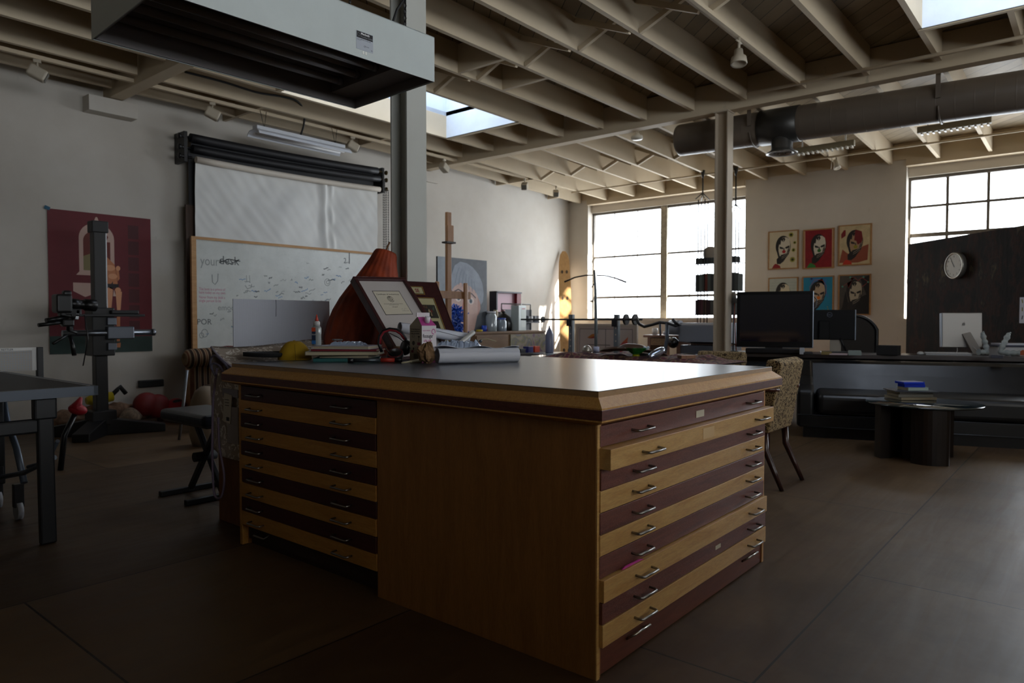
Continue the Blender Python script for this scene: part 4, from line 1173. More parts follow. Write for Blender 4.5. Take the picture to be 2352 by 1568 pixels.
col = MB(t); dn = (p1-p0).normalized(); col.lathe([(.190, 0), (.198, .003), (.198, .43), (.190, .433)], p0+dn*1.02, dn, 40); col.build('collar', plain('galvanized sleeve', '3c3b39', .4, metal=.6), t)
c = p0+dn*1.26
mb = MB(t); mb.lathe([(.115, 0), (.115, -.17+.0), (.125, -.19), (.165, -.215), (.17, -.225), (.12, -.222), (.10, -.20)], c+Vector((-.02, 0, -.09)), (.0, 0, 1), 30); o = mb.build('diffuser', plain('galvanized outlet', '6c6a66', .35, metal=.7), t)
for k in range(10):
    a = 2*PI*k/10
    MB(t).box((c.x-.02+.10*math.cos(a), c.y+.10*math.sin(a), c.z-.30), (.05, .012, .006), (0, 0, a)).build('fin', M_ALU, o)
for d_ in (.95, 2.8, 4.6):
    q = p0+dn*d_
    mb = MB(t); mb.tube([q+Vector((.2*math.cos(a), 0, .2*math.sin(a))) for a in [R(200+14*k) for k in range(11)]], .008, 6); mb.bx(q.x-.21, q.x-.19, q.y-.02, q.y+.02, q.z, 3.48); mb.build('strap', M_DUCT, t)

# ---------------------------------------------------------------- track with square spots along the whiteboard wall
M_CAN = plain('track lamp cream', 'b8ae9b', .5)
t = thing('light_track', 'long thin cream light track fixed under the joists along the whiteboard wall', 'light track', (5, 7.45, 3.49))
MB(t).bx(-1, 11.3, 7.43, 7.47, 3.465, 3.50).build('rail', M_JOIST, t)
def spot(px, py, y, rz, tilt, label):
    p = at(px, py, 'y', y); 
    s = thing('track_spotlight', label, 'spotlight', (p.x, y, 3.465), rz, 'square cream spotlights on the wall track')
    MB().bx(-.03, .03, -.015, .015, -.03, 0, .003).build('adapter', M_CAN, s)
    MB().tube([(0, 0, -.03), (0, 0, -.075)], .008, 8).build('stem', M_CAN, s)
    mb = MB(); mb.box((0, 0, -.125), (.15, .105, .105), (0, tilt, 0), .02, 3); mb.build('lamp_head', M_CAN, s)
    MB().box((.078*math.cos(tilt), 0, -.125-.078*math.sin(tilt)), (.004, .08, .08), (0, tilt, 0)).build('lens', plain('lamp lens', '6a6862', .3), s)
    return s
lbs = ['square cream spotlight on the wall track, leftmost and darkest', 'square cream spotlight on the track just left of the hanging shop light', 'square cream spotlight on the track above the right end of the backdrop',
       'square cream spotlight just right of the tall near column', 'square cream spotlight above the easel, midway along the wall track', 'square cream spotlight on the track nearest the far corner']
for i, (px, py) in enumerate(((85, 130), (488, 232), (810, 312), (1020, 362), (1205, 403), (1277, 423))):
    spot(px, py, 7.45, R((-20, -25, -15, 10, -150, -140)[i]), R(25), lbs[i])
# other lamps
M_DISC = plain('lamp white paint', 'c9c4b6', .4)
t = thing('track_spotlight', 'round cream spotlight on a joist track between the beam and the upper skylight', 'spotlight', (5.95, 2.37, 3.49))
MB(t).bx(3.3, 7.5, 2.355, 2.385, 3.465, 3.499).build('rail', M_JOIST, t)
p = at(1697, 135, 'y', 2.37)
mb = MB(t); mb.tube([(p.x, 2.37, 3.47), (p.x, 2.37, p.z+.06)], .012, 8); mb.tube([(p.x-.05, 2.37, 3.43), (p.x+.05, 2.37, 3.43)], .008, 6); mb.build('stem', M_CAN, t)
mb = MB(t); mb.lathe([(.0, .10), (.035, .10), (.04, .05), (.062, .03), (.068, -.02), (.062, -.03), (.05, -.02), (.0, -.015)], p+Vector((0, 0, -.02)), (.15, .1, 1), 24); mb.build('lamp_head', M_CAN, t)
t = thing('ceiling_lamp', 'small flat round lamp hanging below the joists left of the duct end', 'lamp', (7.0, 4.0, 3.4))
p = at(1463, 316, 'x', 7.9)
t.location = (p.x, p.y, p.z); _WM[t.name] = Matrix.Translation(p)
MB(t).lathe([(.0, .05), (.03, .05), (.04, .03), (.07, .02), (.075, -.01), (.065, -.025), (.0, -.03)], p, (0, 0, 1), 24).build('lamp_head', M_DISC, t)
mb = MB(t)
for dx in (-.02, .03): mb.tube([p+Vector((dx, 0, .04)), Vector((p.x+dx*1.5, p.y, 3.5))], .006, 6)
mb.build('stem', M_DISC, t)
p = at(1921, 378, 'x', 10.6)
t = thing('pipe_spotlight', 'small cream can spotlight hanging from the pipe above the six portraits', 'spotlight', tuple(p))
mb = MB(t); mb.tube([p+Vector((0, .0, .1)), p+Vector((0, 0, .02))], .012, 8); mb.tube([p+Vector((0, .06, .1)), p+Vector((0, .07, -.05))], .005, 6); mb.build('stem', M_CAN, t)
MB(t).lathe([(.0, .07), (.03, .07), (.035, .0), (.05, -.06), (.04, -.06), (.0, -.05)], p, (.2, .3, 1), 20).build('lamp_head', M_CAN, t)
o = MB().tube([(10.6, 7.42, 3.412), (10.6, 4, 3.405), (10.6, -3, 3.405)], .014, 10).build('conduit_pipe', M_JOIST); prop(o, 'thin cream pipe running across below the far joists', 'pipe')
o = MB().tube([(7.33, 2.9, 3.475), (7.33, -3, 3.475)], .018, 10).build('conduit_pipe', M_JOIST); prop(o, 'thin cream pipe running below the joists just before the duct beam', 'pipe')
def louver(y0, y1, x, z, label):
    t = thing('ceiling_louver_light', label, 'ceiling light', (x, (y0+y1)/2, z), 0, 'narrow louvered lamps by the duct')
    MB(t).bx(x-.03, x+.03, y1, y0, z, z+.07, .006).build('housing', plain('louver brown', '8e836a', .5), t)
    k = int((y0-y1)/.055)
    for i in range(k):
        y = y1+.03+i*.055
        MB(t).bx(x-.045, x+.03, y-.012, y+.006, z-.022, z+.004).build('fin', M_DISC, t)
    for y in (y0-.1, y1+.1):
        MB(t).tube([(x, y, z+.06), (x+.0, y, 3.46)], .008, 6).build('stem', M_DISC, t)
louver(2.93, 2.24, 8.9, 3.13, 'narrow lamp with white louver teeth below the duct outlet')
louver(1.60, .92, 8.9, 3.16, 'narrow lamp with white louver teeth under the duct at far right')
# ---------------------------------------------------------------- things on the cabinet top
M_PAPER = plain('white paper', 'cfd2dc', .6)
M_PAPER2 = plain('cream paper', 'c8c0ad', .65)
M_FRW = wood('dark red frame wood', '35191a', '472325', (9, 9, 2), .35, coat=.2)
# leaning certificate frame: width axis e1, height axis e2
def lean_frame(BL, W, H, e1, e2, th, border, mat_, name, label, cat):
    e1 = e1.normalized(); e2 = (e2-e1*e2.dot(e1)).normalized(); e3 = e1.cross(e2)
    M = Matrix((e1, e2, e3)).transposed().to_4x4(); M.translation = BL
    t = thing(name, label, cat, tuple(BL))
    mb = MB(t)
    for a in ((0, W, 0, border), (0, W, H-border, H), (0, border, border, H-border), (W-border, W, border, H-border)):
        mb.prism([(a[0], a[2]), (a[1], a[2]), (a[1], a[3]), (a[0], a[3])], -th, 0, M)
    mb.build('moulding', mat_, t, [('BEVEL', dict(width=.002, segments=2))])
    return t, M
BL = ptd(921, 828, 3.72); BL.z = ZT+.003
TL = ptd(811, 634, 3.98)
e2 = (TL-BL)
e1 = (_R*.83+_F*.55+_U*.10)
e1 = (e1 - e2.normalized()*e1.dot(e2.normalized())).normalized()
PX = lambda p_: (1176+FPX*((p_-CAM).dot(_R))/((p_-CAM).dot(_F)), 784-FPX*((p_-CAM).dot(_U))/((p_-CAM).dot(_F)))
best = None
for k_ in range(-60, 61):
    c_ = Matrix.Rotation(R(k_), 3, e2.normalized()) @ e1; q_ = PX(TL+c_*.37)
    if q_[0] > 890 and (best is None or abs(q_[1]-636) < best[0]): best = (abs(q_[1]-636), c_, k_, q_)
e1 = best[1]
H_ = e2.length
t, M = lean_frame(BL, .37, H_, e1, e2, .045, .022, M_FRW, 'certificate_frame', 'deep dark red frame holding a cream certificate in a wide mat, leaning on the lantern', 'picture frame')
MB(t).prism([(.018, .018), (.352, .018), (.352, H_-.018), (.018, H_-.018)], -.03, -.016, M).build('mat_board', plain('mat board', 'b9b2ae', .7), t)
c0, c1, c2, c3 = .085, .278, H_-.285, H_-.098
mb = MB(t)
mb.mat(plain('black bevel', '1c1f22', .5)); mb.flat([(c0, c2), (c1, c2), (c1, c3), (c0, c3)], M, -.0155)
mb.mat(M_PAPER2); mb.flat([(c0+.004, c2+.004), (c1-.004, c2+.004), (c1-.004, c3-.004), (c0+.004, c3-.004)], M, -.0152)
mb.mat(plain('certificate ink', '3f3d3a', .6))
cx_ = (c0+c1)/2
text_shape('Certificate of Authenticity', .015, M @ Matrix.Translation((cx_, c3-.033, -.015)), mb, .0001, 'CENTER')
for k in range(7):
    rr = .022-.003*k
    mb.flat(strip(circ(cx_+.002*math.sin(k*2), c3-.066+.001*k, rr, rr*1.05, 16, .3*k, 5.6+.3*k), .0016), M, -.0149)
for k, (s_, sz) in enumerate((('This document certifies that this artwork is authentic', .0062), ('and was made by the artist', .0062), ('Lithograph', .009))):
    text_shape(s_, sz, M @ Matrix.Translation((cx_, c3-.105-.008*k-(.008 if k == 2 else 0), -.015)), mb, .0001, 'CENTER')
mb.flat(strip([(c1-.06, c2+.035), (c1-.055, c2+.05), (c1-.045, c2+.034), (c1-.035, c2+.048), (c1-.02, c2+.04)], .0012), M, -.0149)
mb.flat([(c1-.065, c2+.028), (c1-.015, c2+.0275), (c1-.015, c2+.029), (c1-.065, c2+.029)], M, -.0149)
mb.build('certificate', None, t, fix=False)
MB(t).prism([(.02, .03), (.30, .03), (.30, .10), (.02, .10)], -.0156, -.0154, M).build('lower_label', plain('label dark edge', '3a3b3c', .6), t) if False else None
# photo frame behind it
TR = ptd(1003, 648, 4.46)
e2b = e2.normalized()
e2b = (-_R*.33+_U*.75+_F*.57).normalized(); e1b = _R*.866+_F*.5; e1b = (e1b-e2b*e1b.dot(e2b)).normalized()
Wb, Hb = .36, .592
BLb = TR - e1b*Wb - e2b*Hb
dzz = (ZT+.003)-BLb.z
t, M = lean_frame(BLb+Vector((0, 0, 0)), Wb, Hb, e1b, e2b, .02, .006, M_FRW, 'photo_frame', 'dark wooden plaque of gold-edged photographs leaning behind the certificate frame', 'picture frame')
MB(t).prism([(0, 0), (Wb, 0), (Wb, Hb), (0, Hb)], -.018, -.002, M).build('backing', M_FRW, t)
mb = MB(t); G_ = plain('gold edge', 'a8823e', .4, metal=.4); C_ = plain('photo cream', 'b5ad86', .6)
def win(a, b_, c, d, inner=()):
    mb.mat(G_); mb.flat([(a, c), (b_, c), (b_, d), (a, d)], M, .0005)
    mb.mat(plain('photo green edge', '274038', .5)); mb.flat([(a+.005, c+.005), (b_-.005, c+.005), (b_-.005, d-.005), (a+.005, d-.005)], M, .0008)
    mb.mat(C_); mb.flat([(a+.009, c+.009), (b_-.009, c+.009), (b_-.009, d-.009), (a+.009, d-.009)], M, .0011)
win(.10, .25, Hb-.115, Hb-.045)
mb.mat(plain('crimson letters', '7b2a3a', .5)); text_shape('SE', .043, M @ Matrix.Translation((.192, Hb-.096, .0013)), mb, .0001, bold=.001, sx=.68)
win(.04, .30, .05, Hb-.14)
r2 = random.Random(3)
for (a, b_, c, d) in ((.055, .285, .28, .39), (.055, .14, .18, .27), (.15, .27, .10, .255), (.06, .13, .07, .16), (.20, .285, .065, .10)):
    base_c = r2.choice(['2b2420', '33302a', '3b2a26', '202a2c'])
    mb.mat(plain('photo '+base_c, base_c, .5)); mb.flat([(a, c), (b_, c), (b_, d), (a, d)], M, .0014)
    for k in range(10):
        cc = r2.choice(['6b2420', '8f7a58', '4a5a50', '5c4230', 'a89a74', '1b1b1e'])
        x = r2.uniform(a+.008, b_-.02); y = r2.uniform(c+.008, d-.02)
        mb.mat(plain('photo '+cc, cc, .5)); mb.flat([(x, y), (x+r2.uniform(.006, .018), y+.002), (x+r2.uniform(.004, .014), min(d, y+r2.uniform(.01, .04))), (x-.002, y+.01)], M, .0016+k*.0001)
mb.build('photographs', None, t, fix=False)
o = MB().box(Vector((BLb.x+.12, BLb.y+.0, 0)) + Vector((0, 0, ZT+max(.02, (BLb.z-ZT)/2))), (.22, .16, max(.02, BLb.z-ZT)), (0, 0, -.5), .004).build('cardboard_box', plain('brown board box', '5d4632', .8)) if BLb.z-ZT > .02 else None
if o: prop(o, 'small brown box hidden under the photo plaque', 'box')

# glue bottle
def onz(px, py, z=ZT): return at(px, py, 'z', z)
# books
t0 = onz(728, 829)
bk = [('teal_notebook', 'teal notebook lowest in the stack beside the marker', 'notebook', '1f5c5c', .018, .33, .23, 8, 832, 795),
      ('crumpled_folder', 'pale worn folder poking out low in the stack', 'folder', '8a7f70', .014, .26, .20, -6, 830, 800),
      ('tan_book', 'thick tan book in the middle of the notebook stack', 'book', '5f5644', .020, .37, .25, 3, 828, 790),
      ('red_notebook', 'thin red notebook above the tan book', 'notebook', '7e2230', .010, .34, .23, -4, 828, 800),
      ('ruled_pad', 'white ruled writing pad on top of the notebook stack', 'notepad', 'a9a4b0', .016, .30, .22, -8, 828, 795)]
cen = ptd(800, 824, 3.72); z = ZT
for i, (nm, lb, ct, c_, th, w_, d_, dr, py, px) in enumerate(bk):
    off = (px-795)*.0022
    cc = Vector((cen.x, cen.y, 0)) + _R*off
    rz = math.atan2(_R.y, _R.x)+R(dr)
    t = thing(nm, lb, ct, (cc.x, cc.y, z), rz, 'stack of notebooks on the cabinet')
    MB().box((0, 0, th/2), (w_-.006, d_-.006, th-.004)).build('pages', plain('page edge', 'b3a98f' if i != 4 else 'c9c8d2', .8), t)
    mb = MB(); mb.box((0, 0, .001), (w_, d_, .002)); mb.box((0, 0, th-.001), (w_, d_, .002)); mb.box((-w_/2+.001, 0, th/2), (.002, d_, th)); (mb.box((0, -d_/2+.001, th/2), (w_, .002, th)) if i in (0, 3) else None); mb.build('cover', plain(nm+' cover', c_, .5), t)
    if i == 4:
        for k in range(14): MB().tube([(-w_/2+.005+.004*math.cos(a), -d_/2+.012+k*.015, th/2+(th/2+.002)*math.sin(a)) for a in [R(40*q) for q in range(9)]], .0009, 4, closed=True).build('coil', M_ALU, t)
    z += th+.0005
zs_top = z
p = ptd(728, 803, 3.66); p = Vector((p.x, p.y, zs_top))
t = thing('glue_bottle', 'clear glue bottle with orange and blue label and red tip on the notebook stack', 'bottle', tuple(p), math.atan2(_R.y, _R.x))
mb = MB(); mb.lathe([(.0, 0), (.021, 0), (.023, .004), (.023, .09), (.020, .098), (.014, .102), (.014, .104)], n=24)
for v_ in mb.bm.verts: v_.co.y *= .62
mb.build('body', plain('cloudy clear plastic', '9ba09f', .15, alpha=1), t)
mb = MB(); mb.box((-.012, -.0155, .05), (.020, .002, .085)); mb.build('label', plain('navy label', '16243c', .5), t)
MB().box((-.012, -.017, .083), (.020, .001, .02)).build('orange_label', plain('orange label', 'b8421c', .5), t)
MB().box((-.012, -.017, .018), (.020, .001, .018)).build('blue_label', plain('blue label', '1f5e9c', .5), t)
mb = MB(); text_shape('GLUE', .008, plane_frame((-.021, -.0172, .055), (1, 0, 0), (0, 0, 1)), mb, .0002); mb.build('lettering', M_WHITE, t)
MB().lathe([(.0, .102), (.0165, .102), (.0165, .122), (.012, .126), (.006, .128), (0, .128)], n=20).build('collar', plain('white cap', 'c2c2c2', .4), t)
MB().lathe([(.009, .126), (.008, .135), (.004, .150), (.0025, .160), (0, .160)], n=16).build('tip', plain('red tip', 'c2371f', .4), t)
p = ptd(800, 796, 3.75); zf = zs_top
t = thing('crumpled_foil', 'crumpled clear plastic wrap lying on the notebook stack', 'wrapping', (p.x, p.y, zf))
def crump(w_, d_, h_, seed, cx=0, cy=0, rz=0):
    def f(u, v):
        x = (u-.5)*w_; y = (v-.5)*d_
        e = min(1, 8*u, 8*(1-u), 8*v, 8*(1-v))
        z = h_*e*(.55+.6*abs(NZ.noise(Vector((x*40, y*40, seed))))+.3*NZ.noise(Vector((x*90, y*90, seed+5))))
        return (cx+x*math.cos(rz)-y*math.sin(rz), cy+x*math.sin(rz)+y*math.cos(rz), max(z, 0))
    return f
M_CLEAR = plain('crinkled clear film', 'a4b3cc', .12, spec=.9)
MB().grid(crump(.19, .10, .022, 2.0, rz=math.atan2(_R.y, _R.x)), 26, 16, smooth=False).build('film', M_CLEAR, t)
q = ptd(775, 788, 3.72)
o = MB().box((0, 0, .004), (.045, .05, .008), None, .002).build('tape_cassette', plain('black card', '202226', .4)); o.location = (q.x, q.y, zs_top+.004+.02); o.rotation_euler = (0, 0, -.4); prop(o, 'small flat black box half under the crumpled wrap', 'box')
# marker
a, b_ = ptd(799, 826, 3.48), ptd(924, 816, 3.52); a.z = ZT+.0145; b_.z = ZT+.0145
t = thing('paint_marker', 'thick silver and red marker with black cap in front of the notebooks', 'marker', tuple((a+b_)/2))
d_ = b_-a
MB(t).cyl(a, a+d_*.10, .0135, n=18).build('cap', M_BLKS, t)
MB(t).cyl(a+d_*.10, a+d_*.60, .0095, n=18).build('barrel', plain('marker silver', '4c5358', .3, metal=.6), t)
MB(t).cyl(a+d_*.60, a+d_*.86, .011, n=18).build('red_barrel', plain('marker red', 'b3352a', .4), t)
MB(t).cyl(a+d_*.86, b_, .011, .014, n=18).build('end_cap', M_BLKS, t)
# ivory stick
a, b_ = ptd(922, 827, 3.42), ptd(985, 806, 3.55); a.z = ZT+.006; b_.z = ZT+.018
o = MB().cyl(a, b_, .003, .011, 14).build('ivory_stick', plain('ivory wood', 'b9b092', .5)); prop(o, 'tapered ivory coloured stick pointing at the headphones', 'stick')
# headphones
hc = ptd(905, 790, 3.62)
t = thing('headphones', 'black headphones with red inner headband resting against the frame', 'headphones', (hc.x, hc.y, ZT))
def hp(px, py, d): return ptd(px, py, d)
arc = [(877, 808), (870, 790), (872, 772), (880, 760), (895, 755), (910, 757), (922, 764), (932, 778), (936, 790)]
P_ = [hp(x, y, 3.60+.003*i) for i, (x, y) in enumerate(arc)]
mb = MB(t); mb.tube(P_, .008, 10); mb.build('headband', M_BLKS, t)
mb = MB(t); mb.tube([p_+(hp(903, 795, 3.61)-p_).normalized()*.006-_F*.002 for p_ in P_[1:8]], .0065, 10); mb.build('headband_pad', plain('headphone red', '8a1424', .6), t)
c1 = hp(908, 815, 3.56); c1.z = ZT+.036
mb = MB(t); mb.lathe([(.0, -.02), (.035, -.018), (.042, -.005), (.042, .01), (.034, .018), (.0, .022)], c1, (_U*.8-_F*.6), 26); mb.build('ear_cup', M_BLKS, t)
mb = MB(t); mb.tube([c1+(_R*math.cos(a_)+(_U*.6+_F*.8).normalized()*math.sin(a_))*.036+(_U*.8-_F*.6)*.016 for a_ in [2*PI*k/24 for k in range(24)]], .0025, 6, closed=True); mb.build('red_ring', plain('headphone dark red', '6e1420', .5), t)
c2 = hp(932, 798, 3.62); c2.z = max(c2.z, ZT+.045)
mb = MB(t); mb.lathe([(.0, -.02), (.032, -.018), (.040, -.005), (.040, .01), (.034, .018), (.0, .022)], c2, (-_R*.8-_F*.5+_U*.2), 26); mb.build('ear_cup', M_BLKS, t)
mb = MB(t); mb.tube([hp(895, 765, 3.6), hp(915, 775, 3.57), hp(935, 790, 3.55), hp(948, 805, 3.56), hp(945, 818, 3.57)], .0022, 6); mb.tube([hp(885, 800, 3.57), hp(900, 815, 3.53), hp(920, 824, 3.53)], .0022, 6); mb.build('cord', M_BLKS, t)
# carton
cn = ptd(969, 822, 3.50)
t = thing('sugar_carton', 'cream and pink gable-top carton of floss sugar standing by the paper rolls', 'carton', (cn.x, cn.y, ZT), math.atan2(_R.y, _R.x)+R(47))
S_, HC = .094, .185
M_CB = plain('carton cream', 'a59a86', .55); M_CW = plain('carton white', 'cfc9cc', .5); M_CP = plain('carton pink', 'b0418a', .5)
mb = MB()
mb.mat(M_CB); mb.flat([(0, 0), (S_, 0), (S_, HC), (0, HC)], plane_frame((0, S_, 0), (0, -1, 0), (0, 0, 1)))
mb.flat([(0, 0), (S_, 0), (S_, HC), (0, HC)], plane_frame((S_, S_, 0), (-1, 0, 0), (0, 0, 1)))
mb.mat(M_CW); mb.flat([(0, 0), (S_, 0), (S_, HC), (0, HC)], plane_frame((0, 0, 0), (1, 0, 0), (0, 0, 1)))
mb.flat([(0, 0), (S_, 0), (S_, HC), (0, HC)], plane_frame((S_, 0, 0), (0, 1, 0), (0, 0, 1)))
mb.build('body', None, t, fix=False)
mb = MB(); bm_ = mb.bm; h2 = .045
vv = [bm_.verts.new(v_) for v_ in ((0, 0, HC), (S_, 0, HC), (S_, S_, HC), (0, S_, HC), (.012, S_/2, HC+h2), (S_-.012, S_/2, HC+h2))]
mb.mat(M_CP); f = bm_.faces.new([vv[0], vv[1], vv[5], vv[4]]); f.material_index = 0
mb.mat(M_CB)
for q in ((vv[2], vv[3], vv[4], vv[5]), (vv[3], vv[0], vv[4]), (vv[1], vv[2], vv[5])): f = bm_.faces.new(q); f.material_index = 1
mb.mat(M_CW); mb.box((S_/2, S_/2, HC+h2+.009), (S_-.01, .004, .022))
mb.build('gable_top', None, t)
MB().cyl((S_*.5, S_*.2, HC+.016), (S_*.5, S_*.10, HC+.045), .014, n=18).build('screw_cap', plain('cap white', 'd9d7da', .4), t)
# writing: front face is y=0, side face is x=0
MFc = plane_frame((0, -.0004, 0), (1, 0, 0), (0, 0, 1)); MSc = plane_frame((-.0004, S_, 0), (0, -1, 0), (0, 0, 1))
mb = MB(); mb.mat(plain('carton dark ink', '34343c', .5)); text_shape('flossugar', .026, MFc @ Matrix.Translation((.006, .125, 0)), mb, .0002, sx=.72, bold=.0004)
mb.mat(M_CP)
text_shape('GOLD MEDAL', .008, MFc @ Matrix.Translation((.006, .158, 0)), mb, .0002); text_shape('silly nilly', .017, MFc @ Matrix.Translation((.012, .105, 0)), mb, .0002, sx=.9); text_shape('pink vanilla', .014, MFc @ Matrix.Translation((.010, .085, 0)), mb, .0002, sx=.9)
mb.flat(strip(circ(.075, .155, .011, .012, 14, -.6, 5.0), .004), MFc, .0003); mb.prism([(.0, 0), (S_, 0), (S_, .02), (.06, .035), (.0, .012)], 0, .0003, MFc)
mb.build('front_print', None, t, fix=False)
mb = MB(); mb.mat(plain('carton brown ink', '3b352c', .5))
for k, s_ in enumerate(('For Best Results use', 'Popcorn and Floss in', 'a clean dry machine')): text_shape(s_, .0085, MSc @ Matrix.Translation((.008, .165-.011*k, 0)), mb, .0002, bold=.0002)
mb.flat(strip(circ(.03, .128, .011, n=14, a0=0, a1=PI)+[(.019, .128), (.041, .128)], .0016), MSc, .0002); mb.flat(circ(.03, .098, .011), MSc, .0002); mb.flat(circ(.072, .130, .008, .004), MSc, .0002); mb.flat([(.07, .105), (.074, .105), (.074, .13), (.07, .13)], MSc, .0002)
mb.flat(circ(.03, .07, .006), MSc, .0002)
for k in range(12): mb.flat([(.03+.003*k, .02), (.0312+.003*k+.0006*(k % 3), .02), (.0312+.003*k+.0006*(k % 3), .045), (.03+.003*k, .045)], MSc, .0002)
mb.mat(plain('carton crimson', '7a2438', .5)); mb.flat([(.06, .088), (.085, .088), (.085, .102), (.06, .102)], MSc, .0002); mb.flat([(.062, .07), (.084, .07), (.084, .078), (.062, .078)], MSc, .0002)
mb.flat([(.012, .05), (.03, .05), (.03, .066), (.012, .06)], MSc, .0002)
mb.build('side_print', None, t, fix=False)
# rolled papers
def paper_roll(A, B, r, name, label, turns=2.2, mt=M_PAPER, inner=.5, th=.0, squash=1.0):
    d = (B-A); M = Matrix.Translation(A) @ frame_mat(d, (0, 0, 1)); L_ = d.length
    def f(u, v):
        a = u*turns*2*PI
        rr = r*(inner+(1-inner)*u)
        return M @ Vector((rr*math.cos(a+1.3), rr*math.sin(a+1.3)*squash, v*L_))
    t = thing(name, label, 'paper roll', (A.x, A.y, ZT))
    mb = MB(t); mb.grid(f, int(40*turns), 6); mb.build('sheet', mt, t)
    return t
A = ptd(1004, 806, 3.40); A.z = ZT+.040
B = ptd(1188, 799, 3.60); B = Vector((B.x, B.y, ZT+.036))
big = paper_roll(A, B, .037, 'paper_roll', 'thick white paper roll lying nearest the camera on the cabinet top', 3.2, inner=.72)
A = ptd(918, 752, 3.75); B = ptd(1075, 776, 4.0)
t = paper_roll(A, B, .03, 'paper_roll', 'white rolled drawing leaning behind the carton', 2.0, inner=.75)
mb = MB(t); mb.tube([A+(B-A)*.12+Vector((0, -.031, 0)), A+(B-A)*.5+Vector((0, -.028, .01)), A+(B-A)*.95+Vector((0, -.031, -.006))], .0015, 5); mb.build('pencil_line', plain('pencil grey', '4a4d55', .6), t)
o = MB().cyl(A+Vector((0, .02, -.10)), Vector((A.x, A.y+.02, ZT)), .02, n=12).build('cardboard_tube', plain('kraft tube', '7a6248', .8)); prop(o, 'short brown cardboard tube under the rolled drawing', 'tube')
A = ptd(1032, 792, 3.72); A.z = ZT+.045; B = ptd(1087, 763, 3.95)
B.z = max(B.z, ZT+.05)
paper_roll(A, B, .014, 'paper_tube', 'thin glossy white paper tube slanting up above the plastic wrap', 2.0, plain('glossy paper', 'b9b8b2', .35), inner=.85)
# loose sheet over the big roll
E1, E2 = ptd(996, 800, 3.48), ptd(1192, 786, 3.72)
t = thing('loose_drawing', 'loose white curling sheet lying on top of the thick paper roll', 'paper', (E1.x, E1.y, ZT+.075))
def ls(u, v):
    p_ = E1*(1-u)+E2*u; p_ = Vector((p_.x, p_.y, 0)) + Vector((_F.x, _F.y, 0)).normalized()*(v*.17-.01)
    z = ZT+.082-.05*v*v-.01*u+.012*math.sin(u*7+v*3)*v+.006*math.sin(u*15)
    return (p_.x, p_.y, z)
MB(t).grid(ls, 24, 10).build('sheet', M_PAPER, t, [('SOLIDIFY', dict(thickness=.0012))])
p = ptd(1055, 783, 3.80)
t = thing('plastic_wrap', 'crinkled clear plastic bag behind the loose sheet', 'wrapping', (p.x, p.y, ZT+.06))
MB().grid(crump(.26, .12, .05, 7.0, rz=math.atan2(_R.y, _R.x)), 30, 16, smooth=False).build('film', M_CLEAR, t)
mb = MB(); mb.box((0, 0, -.03), (.22, .10, .055), (0, 0, math.atan2(_R.y, _R.x)), .01); mb.build('contents', plain('pale contents', '9b948c', .7), t)
mb = MB()
q = ptd(1110, 786, 3.95)
o = MB().tube([ptd(1085, 786, 3.9), ptd(1100, 780, 3.9), ptd(1120, 778, 3.92), ptd(1140, 784, 3.92)], .0025, 6).build('beige_string', plain('beige string', 'a39a7c', .7)); prop(o, 'thin beige loop of string behind the loose sheet', 'string')
for (px, py, r_) in ((1094, 784, .012), (1104, 783, .009)):
    p = ptd(px, py, 3.86); o = MB().ball(p, r_, 14).build('glass_marble', plain('dark glass', '2a2e30', .05, spec=1)); prop(o, 'small dark glass ball beside the plastic wrap' if r_ > .01 else 'smaller dark glass ball beside the loop of string', 'glass ball')
# crumpled kraft paper
c = ptd(980, 797, 3.42); c.z = ZT+.052
t = thing('kraft_paper_ball', 'crumpled brown kraft paper cone between the carton and the paper roll', 'paper', (c.x, c.y, ZT))
def kp(u, v):
    a = u*2*PI; ph = v*PI
    r = .042*(1+.35*NZ.noise(Vector((math.cos(a)*2, math.sin(a)*2, v*4)))+.2*NZ.noise(Vector((math.cos(a)*6, math.sin(a)*6, v*9))))
    return (c.x+r*math.sin(ph)*math.cos(a)*.95, c.y+r*math.sin(ph)*math.sin(a)*.95, max(ZT+.001, c.z+r*1.15*math.cos(ph)))
mb = MB(t); mb.grid(kp, 26, 16, smooth=False); mb.build('paper', plain('kraft paper', '8a6a48', .8, dirt=.35, dscale=30), t)
MB(t).tube([c+_R*(.036*math.cos(k))+_U*(.036*math.sin(k))*.9-_F*.02 for k in [R(30*q) for q in range(12)]], .002, 5, closed=True).build('string', M_DARK, t)
# cap
c = ptd(676, 829, 3.78); c.z = ZT
t = thing('baseball_cap', 'yellow baseball cap with a black brim at the left end of the cabinet top', 'cap', tuple(c), math.atan2(_R.y, _R.x))
M_YEL = plain('yellow felt', 'b08c14', .85)
mb = MB()
def dome(u, v):
    a = u*2*PI; ph = v*PI/2
    r = .088*(1+.01*math.cos(a*6))
    return (r*math.sin(ph)*math.cos(a)*(1+.04*math.cos(a)), r*.95*math.sin(ph)*math.sin(a), .002+.098*math.cos(ph)*(1+.04*math.sin(v*6)))
mb.grid(dome, 48, 14); mb.build('crown', M_YEL, t)
MB().ball((0, 0, .101), .007, 10, (1, 1, .5)).build('button', M_YEL, t)
mb = MB(); mb.tube([(.0+.089*math.sin(a_)*math.cos(R(100)), .0848*math.sin(a_)*math.sin(R(100))-0*.17, .002+.0985*math.cos(a_)) for a_ in [R(9*k) for k in range(11)]], .0012, 5)
mb.tube([(.0895*math.sin(a_)*math.cos(R(-70)), .0852*math.sin(a_)*math.sin(R(-70)), .0025+.0985*math.cos(a_)) for a_ in [R(9*k) for k in range(11)]], .001, 5); mb.build('seam', plain('dark seam', '5e4a10', .8), t)
